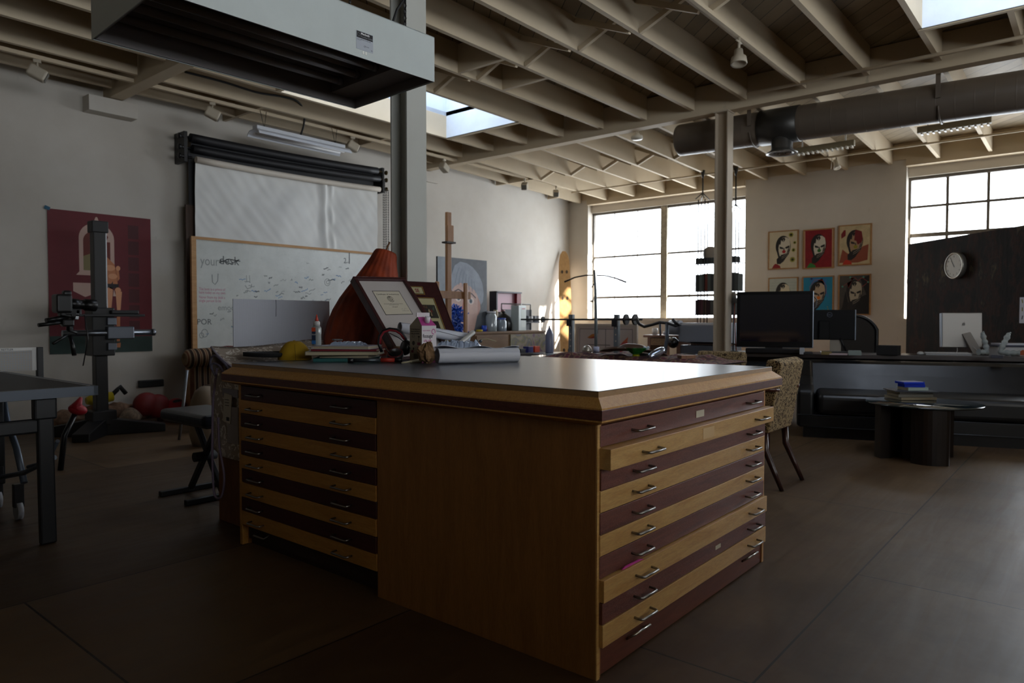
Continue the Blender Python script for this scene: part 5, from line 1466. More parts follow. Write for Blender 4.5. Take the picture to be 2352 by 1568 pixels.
def brim(u, v):
    a = R(110)+u*R(140); r = .080+v*.115*math.sin(u*PI)**.6
    return (r*math.cos(a)*1.35-.005, r*math.sin(a)*.95, .030+.006*math.cos((u-.5)*3)-.004*v)
mb = MB(); mb.grid(brim, 24, 6); mb.build('brim', plain('black felt', '0e0e11', .9), t, [('SOLIDIFY', dict(thickness=.02, offset=0))])
# ---------------------------------------------------------------- sofa, desk and things on the right
SRZ = math.atan2(-.95, .31)
SP = Vector((6.89, 2.21, 0))
def leather():
    mt, nt, b = new_mat('black leather'); v = coords(nt)
    n = nd(nt, 'ShaderNodeTexNoise', Scale=2.2, Detail=5.0); nt.links.new(v, n.inputs['Vector'])
    nt.links.new(ramp(nt, n.outputs[0], [(.3, '08090b'), (.7, '0f1114')]), b.inputs['Base Color']); nt.links.new(ramp(nt, n.outputs[0], [(.3, (.3, .3, .3)), (.7, (.45, .45, .45))]), b.inputs['Roughness'])
    n2 = nd(nt, 'ShaderNodeTexNoise', Scale=90.0, Detail=3.0); nt.links.new(v, n2.inputs['Vector']); bump(nt, b, n2.outputs[0], .15, .002)
    b.inputs['Specular IOR Level'].default_value = .6
    return mt
M_LEA = leather()
t = thing('leather_sofa', 'long black leather sofa with plain seat facing the low glass table', 'sofa', tuple(SP), SRZ)
SL = 3.1
MB().bx(.02, SL, .0, .8, .10, .215, .012).build('base', M_LEA, t)
MB().bx(.06, SL-.04, .04, .78, .0, .10).build('plinth', M_BLKS, t)
for i in range(1):
    MB().box((.17+(SL-.2)/2, .34, .32), (SL-.22, .72, .20), None, .05, 4).build('seat_cushion', M_LEA, t)
mb = MB(); pr = [(.60, .36), (.64, .44), (.70, .56), (.76, .665), (.80, .695), (.86, .70), (.90, .67), (.90, .10), (.78, .10), (.66, .2)]
mb.prism(pr, 0.03, SL, plane_frame((0, 0, 0), (0, 1, 0), (0, 0, 1))); mb.build('backrest', M_LEA, t, [('BEVEL', dict(width=.02, segments=3, limit_method='ANGLE'))])
mb = MB(); mb.prism([(.0, .10), (.0, .44), (.08, .50), (.40, .56), (.70, .69), (.90, .70), (.90, .10)], 0.0, .15, plane_frame((0, 0, 0), (0, 1, 0), (0, 0, 1))); mb.build('arm', M_LEA, t, [('BEVEL', dict(width=.03, segments=3, limit_method='ANGLE'))])
mb = MB(); mb.tube([(.0, .0, .215), (SL, .0, .215)], .006, 6); mb.tube([(.1, .0, .105), (SL, .0, .105)], .005, 6); mb.build('piping', plain('leather piping', '2a2c31', .3), t)
# coffee table
t = thing('coffee_table', 'low table with a round glass top on a dark base of bent panels', 'coffee table', (6.55, 1.1, 0))
M_BR = plain('dark bronze panel', '1b1311', .35)
def bent(pts, name='base_panel', h=.43, th=.012):
    mb = MB(t); po = strip(pts, th); mb.prism(po, 0, h, None, smooth=False); return mb.build(name, M_BR, t)
bl = at(2010, 1047, 'z', 0); bm2 = at(2042, 1052, 'z', 0); bn = at(2093, 1063, 'z', 0); br = at(2172, 1071, 'z', 0); bq = at(2188, 1050, 'z', 0)
bent([(bl.x+.0, bl.y), (bm2.x-.05, bm2.y+.05), (bm2.x, bm2.y), (bm2.x+.10, bm2.y-.02), (bm2.x+.28, bm2.y-.06)])
cxx = [(bn.x+.35, bn.y-.05), (bn.x+.15, bn.y-.02), (bn.x, bn.y)]
arcs = []
for k in range(9):
    u = k/8; arcs.append((bn.x*(1-u)+br.x*u-.045*math.sin(u*PI), bn.y*(1-u)+br.y*u))
bent(cxx+arcs[1:]+[(br.x+.02, br.y-.012), (br.x+.06, br.y-.012)])
bent([(bq.x-.10, bq.y+.10), (bq.x-.02, bq.y+.02), (bq.x, bq.y), (bq.x+.02, bq.y+.06)])
MB(t).bx(6.40, 6.75, 1.0, 1.22, 0, .425).build('base_core', plain('black core', '050505', .6), t)
mt, nt, b = new_mat('dark green glass'); b.inputs['Base Color'].default_value = lin('0c1c20'); b.inputs['Roughness'].default_value = .03; b.inputs['Specular IOR Level'].default_value = .7
M_DG = mt
mb = MB(t); mb.lathe([(.0, .43), (.418, .43), (.424, .434), (.424, .440), (.418, .444), (.0, .444)], (6.55, 1.1, 0), n=56); mb.build('glass_top', M_DG, t)
# books on it
bk = [('large_book', 'big pale book lowest on the coffee table', '8f8268', .0, .31, .24, .022, 4), ('large_book', 'grey book second from the bottom on the coffee table', '77746c', -.005, .28, .22, .024, -4), ('large_book', 'white-edged book third from the bottom on the coffee table', '57544c', -.006, .28, .21, .018, 0),
      ('magazine', 'wide dark magazine sticking out on both sides of the coffee table stack', '3b3d45', .0, .34, .27, .008, -8), ('small_book', 'small white book under the blue boxes', 'a3b3ad', .02, .18, .15, .026, 6), ('blue_box', 'bright blue box second from the top of the coffee table stack', '0b2fb0', .01, .17, .12, .026, -3), ('blue_box', 'topmost bright blue box with a shiny top on the coffee table', '1238c0', -.005, .18, .13, .018, 3)]
bc = at(2090, 915, 'z', .444); z = .4445
rz0 = math.atan2(_R.y, _R.x)
for i, (nm, lb, c_, off, w_, d_, th, dr) in enumerate(bk):
    b_ = thing(nm, lb, 'book' if i < 5 else 'box', (bc.x+_R.x*off, bc.y+_R.y*off, z), rz0+R(dr), 'pile on the coffee table')
    if i < 5:
        MB().box((0, 0, th/2), (w_-.006, d_-.006, th-.004)).build('pages', plain('page edge', 'b3a98f', .8), b_)
        mb = MB(); mb.box((0, 0, .001), (w_, d_, .002)); mb.box((0, 0, th-.001), (w_, d_, .002)); mb.box((0, -d_/2+.001, th/2), (w_, .002, th)); mb.build('cover', plain('cover '+c_, c_, .4), b_)
    else:
        MB().box((0, 0, th/2), (w_, d_, th), None, .002).build('case', plain('cover '+c_, c_, .25), b_)
        if i == 6: MB().box((0, 0, th+.001), (w_*.9, d_*.9, .002)).build('shiny_film', plain('shiny film', 'cfd3e6', .08, spec=1), b_)
    z += th+.0006

# desk: long slab
DZ = .75
t = thing('long_desk', 'long dark desk slab behind the leather sofa carrying the screens', 'desk', tuple(SP), SRZ)
MB().bx(-.64, 2.2, 1.0, 1.52, DZ-.045, DZ, .004).build('desktop', plain('dark desk surface', '3c3432', .35), t)
for x in (-.6, .6, 1.5, 2.15):
    MB().bx(x-.02, x+.02, 1.1, 1.46, 0, DZ-.045).build('leg_panel', M_BLKS, t)
MB().bx(-.58, 2.13, 1.46, 1.48, .2, DZ-.045).build('back_panel', M_BLKS, t)
def dl(x, y, z=0):
    return SP + Vector((.31, -.95, 0)).normalized()*x + Vector((.95, .31, 0)).normalized()*y + Vector((0, 0, z))
# big display
A = ptd(1691, 811, 7.85); B = ptd(1866, 811, 7.55); 
d = Vector((B.x-A.x, B.y-A.y, 0)); rz = math.atan2(d.y, d.x); W_ = d.length
t = thing('flat_display', 'large black flat display with a silver edge at the left end of the desk', 'display', (A.x, A.y, DZ), rz)
H_ = (733.5-669)*7.7/1626+1.116-DZ
MB().bx(0, W_, .0, .02, .07, H_, .004).build('bezel', plain('display bezel', '08080b', .4, spec=.3), t)
MB().bx(.035, W_-.03, -.002, .001, .125, H_-.035).build('screen', plain('display screen', '0d0f1c', .06, spec=.8), t)
MB().bx(0, W_+.008, .02, .075, .06, H_, .008).build('silver_shell', plain('display silver', '8f99a6', .3, metal=.6), t)
MB().tube([(W_+.008, .05, H_-.06), (W_+.035, .05, H_-.09), (W_+.035, .05, H_-.17), (W_+.008, .05, H_-.2)], .006, 8).build('grip', M_BLKS, t)
MB().bx(.1, W_-.1, -.05, .15, 0, .055, .01).build('speaker_base', M_BLKS, t)
MB().bx(.3, W_-.3, .02, .06, .05, .1).build('neck', M_BLKS, t)
# second monitor seen from behind
A = ptd(1872, 800, 7.95); B = ptd(1958, 800, 7.85); d = Vector((B.x-A.x, B.y-A.y, 0)); rz = math.atan2(d.y, d.x)
W_ = d.length+.14
t = thing('monitor', 'black monitor with a round badge seen from behind, right of the big display', 'monitor', (A.x-d.x*.3, A.y-d.y*.3, DZ), rz)
zb, ztp = 1.116-(780-733.5)*7.9/1626, 1.116-(711-733.5)*7.9/1626
MB().bx(0, W_, 0, .03, zb-DZ, ztp-DZ, .008).build('back_shell', plain('monitor black', '060608', .6, spec=.2), t)
MB().bx(W_-.002, W_+.008, -.0, .034, zb-DZ, ztp-DZ, .003).build('side_edge', plain('monitor edge', '9aa6b3', .3), t)
MB().bx(W_*.28, W_*.50, -.035, 0, zb-DZ, ztp-DZ-.12, .01).build('mount', plain('monitor black', '060608', .6, spec=.2), t)
mb = MB(); MBd = plane_frame((W_*.5, -.001, ztp-DZ-.055), (1, 0, 0), (0, 0, 1)); mb.mat(plain('badge ring', '4a5468', .4)); mb.flat(strip(circ(0, 0, .026, n=20)+[(.026, 0)], .003), MBd, .0); text_shape('DELL', .017, MBd @ Matrix.Translation((-.019, -.006, .0)), mb, .0003); mb.build('badge', None, t, fix=False)
MB().bx(W_*.52, W_*.74, .02, .035, .0, zb-DZ+.04, .003).build('stand', plain('monitor stand', '8e8578', .5), t)
MB().tube([(W_*.72, -.0, zb-DZ+.02), (W_*.82, .0, .02)], .012, 8).build('stand_strut', M_BLKS, t)
MB().bx(W_*.35, W_*.85, -.06, .12, 0, .012, .004).build('foot', M_BLKS, t)
# mesh chair behind the desk
c = dl(.64, 2.1)
t = thing('mesh_office_chair', 'black mesh office chair back rising behind the desk', 'office chair', (c.x, c.y, 0), rz0)
mb = MB(); pts = circ(0, 0, .25, .30, 40); pts = [(max(-.25, min(.25, x*1.12)), z) for x, z in pts]
mb.tube([(x, -.02*abs(x)*4, .86+z) for x, z in pts], .022, 8, closed=True); mb.build('back_frame', M_BLKS, t)
mm = plain('seat mesh', '2b2622', .8); 
mb = MB(); mb.prism([(x*.97, .86+z*.97) for x, z in pts], -.003, .003, plane_frame((0, -.01, 0), (1, 0, 0), (0, 0, 1))); mb.build('mesh_back', mm, t)
MB().box((0, .2, .46), (.5, .48, .07), None, .03, 3).build('seat', M_BLKS, t)
MB().cyl((0, .2, .1), (0, .2, .44), .03, n=12).build('post', M_BLKS, t)
for k in range(5):
    a = 2*PI*k/5; MB().beam((0, .2, .09), (.3*math.cos(a), .2+.3*math.sin(a), .07), .03, .03).build('foot', M_BLKS, t)
    MB().cyl((.3*math.cos(a)-.02, .2+.3*math.sin(a), .03), (.3*math.cos(a)+.02, .2+.3*math.sin(a), .03), .03, n=12).build('caster', M_BLKS, t)
# small black box on the desk front
c = ptd(2038, 812, 7.38)
q = dl(1.05, 1.08, DZ)
c0 = ptd(2013, 794, 7.36); c1 = ptd(2063, 794, 7.22)
o = thing('black_case', 'small plain black case standing at the front edge of the desk', 'case', (c0.x, c0.y, DZ), math.atan2(c1.y-c0.y, c1.x-c0.x))
wdt = (c1-c0).length
MB().bx(0, wdt, 0, .10, 0, .095, .003).build('case_body', plain('matt black case', '121215', .6), o)
MB().bx(0, wdt, .001, .101, .0955, .101, .002).build('case_lid', plain('matt black case', '121215', .6), o)
# computer with aluminium back
c0 = ptd(2162, 800, 7.72); c1 = ptd(2254, 800, 7.62)
rz = math.atan2(c1.y-c0.y, c1.x-c0.x); W_ = (c1-c0).length
t = thing('desktop_computer', 'silver desktop computer seen from behind on the desk in front of the rusty panel', 'computer', (c0.x, c0.y, DZ), rz)
z0, z1 = 1.116-(797-733.5)*7.7/1626-DZ, 1.116-(718-733.5)*7.7/1626-DZ
M_AL2 = plain('anodised aluminium', 'a09c96', .4, metal=.25)
MB().box((W_/2, .0, (z0+z1)/2), (W_, .035, z1-z0), (R(-4), 0, 0), .006, 2).build('screen_shell', M_AL2, t)
MB().box((-.004, .012, (z0+z1)/2), (.012, .05, z1-z0-.004), (R(-4), 0, 0), .003).build('side_edge', plain('silver edge', '8b94a0', .4, metal=.3), t)
mb = MB(); mb.beam((W_*.60, -.02, (z0+z1)/2-.03), (W_*.80, -.14, .01), .008, .085, (1, 0, 0)); mb.build('stand_leg', M_AL2, t)
MB().bx(W_*.55, W_*.92, -.18, -.0, 0, .008, .002).build('stand_foot', M_AL2, t)
mb = MB(); ML = plane_frame((W_*.54, -.0195, z1-.12), (1, 0, 0), (0, 0, 1))
ap = [(0, .014), (.004, .016), (.009, .013), (.012, .006), (.010, .003), (.011, -.003), (.013, -.008), (.010, -.014), (.006, -.017), (0, -.015), (-.006, -.017), (-.011, -.013), (-.014, -.004), (-.013, .007), (-.008, .014), (-.004, .015)]
mb.flat(ap, ML, .0); mb.flat([(0, .018), (.001, .024), (.006, .028), (.005, .022)], ML, 0); mb.build('emblem', plain('dark emblem', '55524e', .4), t, fix=False)
mb = MB(); mb.tube([(W_*.70, -.10, .08), (W_*.74, -.17, .05), (W_*.78, -.19, .005)], .003, 6); mb.tube([(W_*.40, .0, z0), (W_*.39, -.02, .03), (W_*.36, -.02, .002)], .0025, 6); mb.build('cable', M_WHITE, t)
k0, k1 = ptd(2132, 812, 7.40), ptd(2220, 812, 7.3)
t = thing('keyboard', 'flat pale keyboard in front of the silver computer', 'keyboard', ((k0.x+k1.x)/2, (k0.y+k1.y)/2, DZ), math.atan2(k1.y-k0.y, k1.x-k0.x))
MB().box((0, 0, .009), (.42, .12, .014), (R(5), 0, 0), .004).build('base', plain('clear grey plastic', 'a2a5a8', .2), t)
for r_ in range(4):
    mb = MB()
    for k in range(14): mb.box((-.19+.029*k, -.04+.026*r_, .018+.002*r_), (.024, .021, .006), None, .002)
    mb.build('key_row', plain('white keys', 'c4c4c4', .4), t)
c = ptd(2114, 812, 7.42)
t = thing('mouse', 'rounded white mouse beside the keyboard', 'mouse', (c.x, c.y, DZ), 0)
MB().ball((0, 0, .012), .05, 16, (1, .65, .45)).build('shell', plain('mouse white', 'bfc2c2', .2), t); MB().ball((0, 0, .008), .052, 16, (1, .66, .25)).build('underside', plain('clear grey plastic', 'a2a5a8', .2), t)
# knobbly glass tubes
def gmat():
    mt, nt, b = new_mat('knobbly glass'); b.inputs['Base Color'].default_value = (.8, .9, .9, 1); b.inputs['Transmission Weight'].default_value = .6; b.inputs['Roughness'].default_value = .05; b.inputs['IOR'].default_value = 1.4
    return mt
M_GL = gmat()
def gtube(pts, lb):
    P_ = [ptd(*q) for q in pts]
    b0 = P_[-1]
    t = thing('glass_pipe', lb, 'glass ornament', (b0.x, b0.y, DZ), 0, 'bent glass pipes')
    # resample
    out = []; rr = []
    for a_, b_ in zip(P_, P_[1:]):
        n = max(2, int((b_-a_).length/.012))
        for i in range(n):
            out.append(a_+(b_-a_)*i/n); rr.append(.025+.005*math.sin(len(out)*1.5))
    rr[0] = .008; rr[1] = .02
    mn = min(p_.z for p_ in out); 
    for p_ in out: p_.z = max(p_.z, DZ+.032)
    MB(t).tube(out, rr, 14).build('glass', M_GL, t)
    mb = MB(t)
    for p_ in out[::3]: mb.ball(p_-_F*.018, .008, 8)
    mb.build('glass_bead', M_GL, t)
gtube([(2256, 762, 7.3), (2260, 778, 7.3), (2266, 800, 7.3), (2266, 810, 7.3), (2245, 813, 7.28)], 'knobbly bent glass pipe right beside the silver computer')
gtube([(2318, 764, 7.15), (2308, 785, 7.15), (2298, 806, 7.15), (2310, 812, 7.15), (2345, 818, 7.1)], 'knobbly bent glass pipe at the right edge, tilted right')
# tray and boxes behind
c = dl(2.03, 1.38, DZ)
t = thing('paper_tray', 'white cardboard tray full of papers behind the glass pipes', 'tray', tuple(c), SRZ+R(8))
MB().bx(-.16, .16, -.12, .12, 0, .09, .003).build('box', plain('tray white', 'b9babc', .5), t)
MB().bx(-.17, .17, -.13, .13, .092, .108, .003).build('lid', plain('navy lid', '1c2440', .4), t)
MB().bx(-.14, .14, -.11, .11, .109, .125, .001).build('papers', M_PAPER, t)
MB().prism([(-.02, .0), (.13, .0), (.06, .055)], 0, .002, plane_frame((0, -.122, .01), (1, 0, 0), (0, 0, 1))).build('orange_paper', plain('orange paper', 'a04a20', .6), t)
for (px, w_, h_, c_, nm, lb) in ((1842, .05, .07, 'a9adb3', 'white_box', 'little white box at the right foot of the big display'), (1856, .09, .03, '1d1c1e', 'black_gadget', 'low black gadget next to the little white box'),
                         (1898, .10, .035, '7e6c3c', 'tan_tape_box', 'tan open box of bits on the desk before the monitor'), (1925, .17, .018, 'b7a4a8', 'pink_folder', 'pinkish flat folder on the desk before the monitor'), (1963, .12, .05, '7f8b86', 'clear_box', 'clear plastic box on the desk by the mesh chair'), (2288, .10, .03, '272a3a', 'dark_pouch', 'dark pouch lying between the two glass pipes')):
    c = ptd(px, 812, 7.72-.0017*(px-1700)); 
    o = thing(nm, lb, 'desk item', (c.x, c.y, DZ), SRZ)
    MB().box((0, 0, h_*.42), (w_, .09, h_*.8), None, .003).build('body', plain(nm+' paint', c_, .5), o)
    MB().box((0, 0, h_*.9), (w_*.94, .08, h_*.16), None, .002).build('top', plain(nm+' top', c_, .35), o)
# rusty panel, free standing
pa, pb = at(2085, 561, 'z', 2.1), at(2352, 517, 'z', 2.1)
d = Vector((pb.x-pa.x, pb.y-pa.y, 0)).normalized(); rz = math.atan2(d.y, d.x)
t = thing('rusty_panel', 'tall dark rusty metal sheet partition standing behind the desk below the right window', 'partition', (pa.x, pa.y, 0), rz)
def rust():
    mt, nt, b = new_mat('rusty sheet'); v = coords(nt, (1, 1, .5))
    n = nd(nt, 'ShaderNodeTexNoise', Scale=3.2, Detail=9.0, Roughness=.7); nt.links.new(v, n.inputs['Vector'])
    o = ramp(nt, n.outputs[0], [(.34, '050404'), (.47, '140c0a'), (.53, '30190f'), (.58, '161010'), (.66, '5e5038')])
    br = nt.nodes.new('ShaderNodeTexBrick'); br.offset = 0; br.inputs['Scale'].default_value = 1; br.inputs['Brick Width'].default_value = .42; br.inputs['Row Height'].default_value = 3; br.inputs['Mortar Size'].default_value = .006
    vv = coords(nt); cs = nt.nodes.new('ShaderNodeSeparateXYZ'); cb = nt.nodes.new('ShaderNodeCombineXYZ'); nt.links.new(vv, cs.inputs[0]); nt.links.new(cs.outputs[0], cb.inputs[0]); nt.links.new(cs.outputs[2], cb.inputs[1]); nt.links.new(cb.outputs[0], br.inputs['Vector'])
    o = mix(nt, br.outputs['Fac'], o, lin('070505')); nt.links.new(o, b.inputs['Base Color'])
    b.inputs['Roughness'].default_value = .75; b.inputs['Specular IOR Level'].default_value = .25; bump(nt, b, n.outputs[0], .5, .02)
    return mt
MB().bx(0, 2.06, 0, .03, .03, 2.1).build('sheet', rust(), t)
for x in (.1, 1.0, 1.88):
    MB().bx(x-.03, x+.03, -.0+.031, .3, 0, .03).build('foot', M_BLK, t)
    MB().beam((x, .06, .03), (x, .035, 2.0), .04, .03).build('upright', M_BLK, t)
MB().bx(1.02-.0, 1.10, -.006, 0, .55, .68).build('socket', M_BLKS, t) if False else None
# clock on panel
cc = at(2202, 610, 'z', 2.1)
dd = _F + _R*((2200-1176)/FPX) - _U*((610-784)/FPX); nrm = Vector((-d.y, d.x, 0))
if nrm.dot(_F) > 0: nrm = -nrm
tt_ = (Vector((pa.x, pa.y, 0))-CAM).dot(nrm)/dd.dot(nrm); cpos = CAM+dd*tt_+nrm*.004
t = thing('wall_clock', 'round silver-rimmed white clock on the rusty panel reading five to eleven', 'clock', tuple(cpos))
rr = .155
MB(t).lathe([(.0, 0), (rr, 0), (rr, .05), (rr-.004, .055), (rr-.016, .055), (rr-.02, .046), (.0, .046)], cpos, nrm, 40).build('case', plain('clock rim', 'a7a49c', .3, metal=.7), t)
CF = plane_frame(cpos+nrm*.047, d if d.cross(Vector((0, 0, 1))).dot(nrm) > 0 else -d, (0, 0, 1))
MB(t).prism(circ(0, 0, rr-.02, n=40), 0, .001, CF).build('face', plain('clock face', 'c8c5bb', .5), t)
mb = MB(t)
for k in range(12):
    a = PI/2-k*PI/6; s_ = str(k if k else 12)
    text_shape(s_, .028, CF @ Matrix.Translation((.108*math.cos(a), .108*math.sin(a)-.009, .0014)), mb, .0002, 'CENTER', bold=.0006)
for k in range(60):
    a = 2*PI*k/60; mb.flat(strip([(.128*math.cos(a), .128*math.sin(a)), (.133*math.cos(a), .133*math.sin(a))], .0015), CF, .0015)
mb.build('numerals', plain('clock ink', '202020', .5), t, fix=False)
for L_, w_, a in ((.075, .009, PI/2+R(32)), (.105, .006, PI/2+R(30)-0)):
    aa = a if L_ < .1 else PI/2+R(30)
    MB(t).prism(strip([(-.02*math.cos(aa), -.02*math.sin(aa)), (L_*math.cos(aa), L_*math.sin(aa))], w_), .0018, .003, CF).build('clock_hand', plain('clock ink', '202020', .5), t)
# paper pinned at far right
xx = (Vector((pb.x, pb.y, 0))-Vector((pa.x, pa.y, 0))).length
t = thing('pinned_paper', 'white sheet with ochre marks pinned on the rusty panel at the right edge', 'paper', tuple(Vector((pa.x, pa.y, 0))+d*(xx-.03)+nrm*.001+Vector((0, 0, 1.08))), rz)
MB().bx(0, .25, -.002, 0, 0, .27).build('sheet', M_PAPER, t)
mb = MB()
for k, c_ in enumerate(('7d7a20', '7d7a20', '3a3a3a')): mb.mat(plain('ochre mark' if k < 2 else 'grey mark', c_, .6)); mb.box((.035+.002*k, -.0025, .23-.085*k), (.012, .001, .04), (0, .3*(k-1), 0))
mb.build('marks', None, t)

# ---------------------------------------------------------------- six framed portraits on the pier
M_PF = wood('pale picture frame', '9a6f42', 'b98b58', (2, 2, 8), .5)
rows = [((1765, 532), (1833, 622)), ((1845, 528), (1915, 618)), ((1926, 518), (2001, 613)), ((1765, 638), (1832, 730)), ((1843, 635), (1914, 727)), ((1926, 631), (1999, 724))]
skins = ['cfc7b4', 'cfc8b8', 'a8886a', 'd6cdb2', 'b9a58c', 'b3a891']
grounds = ['cfc2a4', '8e1420', 'cdb98f', 'b9c0b6', '1f86a8', '4f4a44']
noses = ['a81e22', '2f6a28', '8c8420', 'a81e22', 'd07020', None]
sleeves = ['8c1c20', '2f7a34', 'c23420', '8c1c20', '1c1a1c', '151414']
lbp = ['portrait on cream with sunflowers down the right side, upper left of the six', 'portrait with a green nose on deep red, upper middle of the six', 'portrait smeared with dark red on rust and cream, upper right of the six',
       'portrait on pale grid paper half hidden by the display, lower left of the six', 'portrait with orange nose on turquoise, lower middle of the six', 'portrait on smoky black with pink squiggles, lower right of the six']
XP = XW-.001
for i, ((px0, py0), (px1, py1)) in enumerate(rows):
    a = at(px0, py0, 'x', XP-.03); b_ = at(px1, py1, 'x', XP-.03)
    W_, H_ = a.y-b_.y, a.z-b_.z
    H_ = .62; 
    t = thing('framed_portrait', lbp[i], 'painting', (XP-.03, a.y, a.z-H_), 0, 'six hand-over-face portraits on the pier')
    M = plane_frame((XP-.03, a.y, a.z-H_), (0, -1, 0), (0, 0, 1)); f_ = .018
    mb = MB(t)
    for q in ((0, W_, 0, f_), (0, W_, H_-f_, H_), (0, f_, f_, H_-f_), (W_-f_, W_, f_, H_-f_)): mb.prism([(q[0], q[2]), (q[1], q[2]), (q[1], q[3]), (q[0], q[3])], -.03, .004, M)
    mb.build('frame', M_PF, t)
    mb = MB(t); S = lambda pts: [(f_+u*(W_-2*f_), f_+v*(H_-2*f_)) for u, v in pts]
    def L(c_, pts, k): mb.mat(plain('paint '+c_, c_, .7)); mb.flat(S(pts), M, -.002+.0003*k)
    mb.mat(plain('paint ground '+grounds[i], grounds[i], .7, dirt=.3 if i in (1, 2, 5) else .1, dscale=9)); mb.prism(S([(0, 0), (1, 0), (1, 1), (0, 1)]), -.02, -.002, M)
    if i == 2: L('8f4a34', [(0, .05), (.1, .4), (.25, .3), (.5, .2), (.75, .45), (.95, .5), (.92, .1), (.6, .04)], 1); L('7a1a1e', [(.06, .68), (.2, .75), (.2, .9), (.14, .9), (.05, .8)], 1)
    if i == 4: L('3b78b0', [(.2, .92), (.35, .98), (.8, .95), (.75, .55), (.9, .4), (.65, .98), (.3, .8)], 1)
    if i == 1: L('c9a080', [(0, 0), (.04, 0), (.03, .98), (0, 1)], 1); L('c9a080', [(.97, 0), (1, 0), (1, 1), (.965, 1)], 1)
    if i == 5: L('1a1817', [(0, 0), (1, 0), (1, 1), (.7, .9), (.9, .5), (.3, .3), (.2, .6), (.1, .2)], 1)
    if i == 3:
        for g in range(12): L('8fa39a', [(.02, .08*g), (.98, .08*g), (.98, .08*g+.006), (.02, .08*g+.006)], 1)
    ink_ = '23201f'; sk = skins[i]
    L(ink_, circ(.50, .60, .27, .29, 26, rot=.1), 2)
    L(sk, [(.42, .80), (.50, .84), (.62, .84), (.72, .78), (.75, .66), (.74, .52), (.66, .38), (.56, .30), (.46, .33), (.36, .42), (.33, .55), (.36, .66), (.40, .64), (.42, .72)], 3)
    L(ink_, [(.40, .80), (.47, .72), (.52, .80), (.50, .70), (.58, .78), (.54, .84)], 4)
    L(ink_, [(.37, .60), (.48, .57), (.51, .545), (.49, .52), (.38, .535)], 4); L(ink_, [(.56, .55), (.60, .58), (.72, .615), (.72, .56), (.62, .525)], 4)
    L('4b4540', [(.51, .55), (.545, .55), (.56, .46), (.50, .455)], 4)
    L('5a534c', [(.66, .5), (.73, .6), (.72, .46), (.62, .36)], 4)
    if i == 2: L('6e1419', [(.52, .90), (.72, .84), (.76, .66), (.72, .56), (.6, .5), (.55, .6), (.48, .62)], 5)
    if noses[i]: L(noses[i], circ(.53, .45, .065, .045), 6)
    # hand across the chin
    L(ink_, [(.30, .50), (.36, .46), (.41, .36), (.62, .40), (.73, .44), (.70, .37), (.60, .27), (.52, .18), (.40, .11), (.28, .12), (.27, .25), (.33, .30), (.29, .40)], 5)
    L(sk, [(.33, .50), (.36, .49), (.42, .34), (.38, .33)], 6)
    L('8b8274', strip([(.45, .30), (.58, .36), (.71, .43)], .015), 6); L('8b8274', strip([(.45, .26), (.56, .30), (.68, .37)], .012), 6)
    L(sleeves[i], [(.10, .0), (.16, .08), (.22, .13), (.30, .11), (.40, .06), (.42, .0)], 6)
    if i == 0:
        for (u, v, r_) in ((.78, .90, .10), (.91, .68, .065), (.87, .48, .08), (.84, .22, .11)):
            L('8c8a1c', [(u+r_*(1 if k % 2 else .65)*math.cos(k*PI/12), v+r_*(1 if k % 2 else .65)*.75*math.sin(k*PI/12)) for k in range(24)], 6); L('171208', circ(u, v, r_*.42, r_*.32, 12), 7)
    if i == 5:
        for (u, v) in ((.36, .95), (.80, .95), (.95, .82), (.10, .72)): L('4f9a86', circ(u, v, .03, .024, 8), 6)
        L('a8423c', strip([(.12, .73), (.25, .80), (.30, .68), (.42, .88), (.36, .93), (.5, .95), (.62, .86), (.75, .94), (.95, .83), (.85, .75), (.75, .70)], .012), 6)
    if i == 4:
        L('b0563c', strip([(.25, .55), (.22, .75), (.4, .93), (.65, .92), (.80, .75), (.78, .55)], .012), 6)
        for (u, v) in ((.70, .12), (.78, .09), (.86, .14), (.84, .20), (.90, .08), (.68, .06)): L('9a8f30', circ(u, v, .02, .015, 8), 6)
        L('26306e', circ(.28, .96, .04, .03, 10), 6)
    mb.build('canvas', None, t, fix=False)
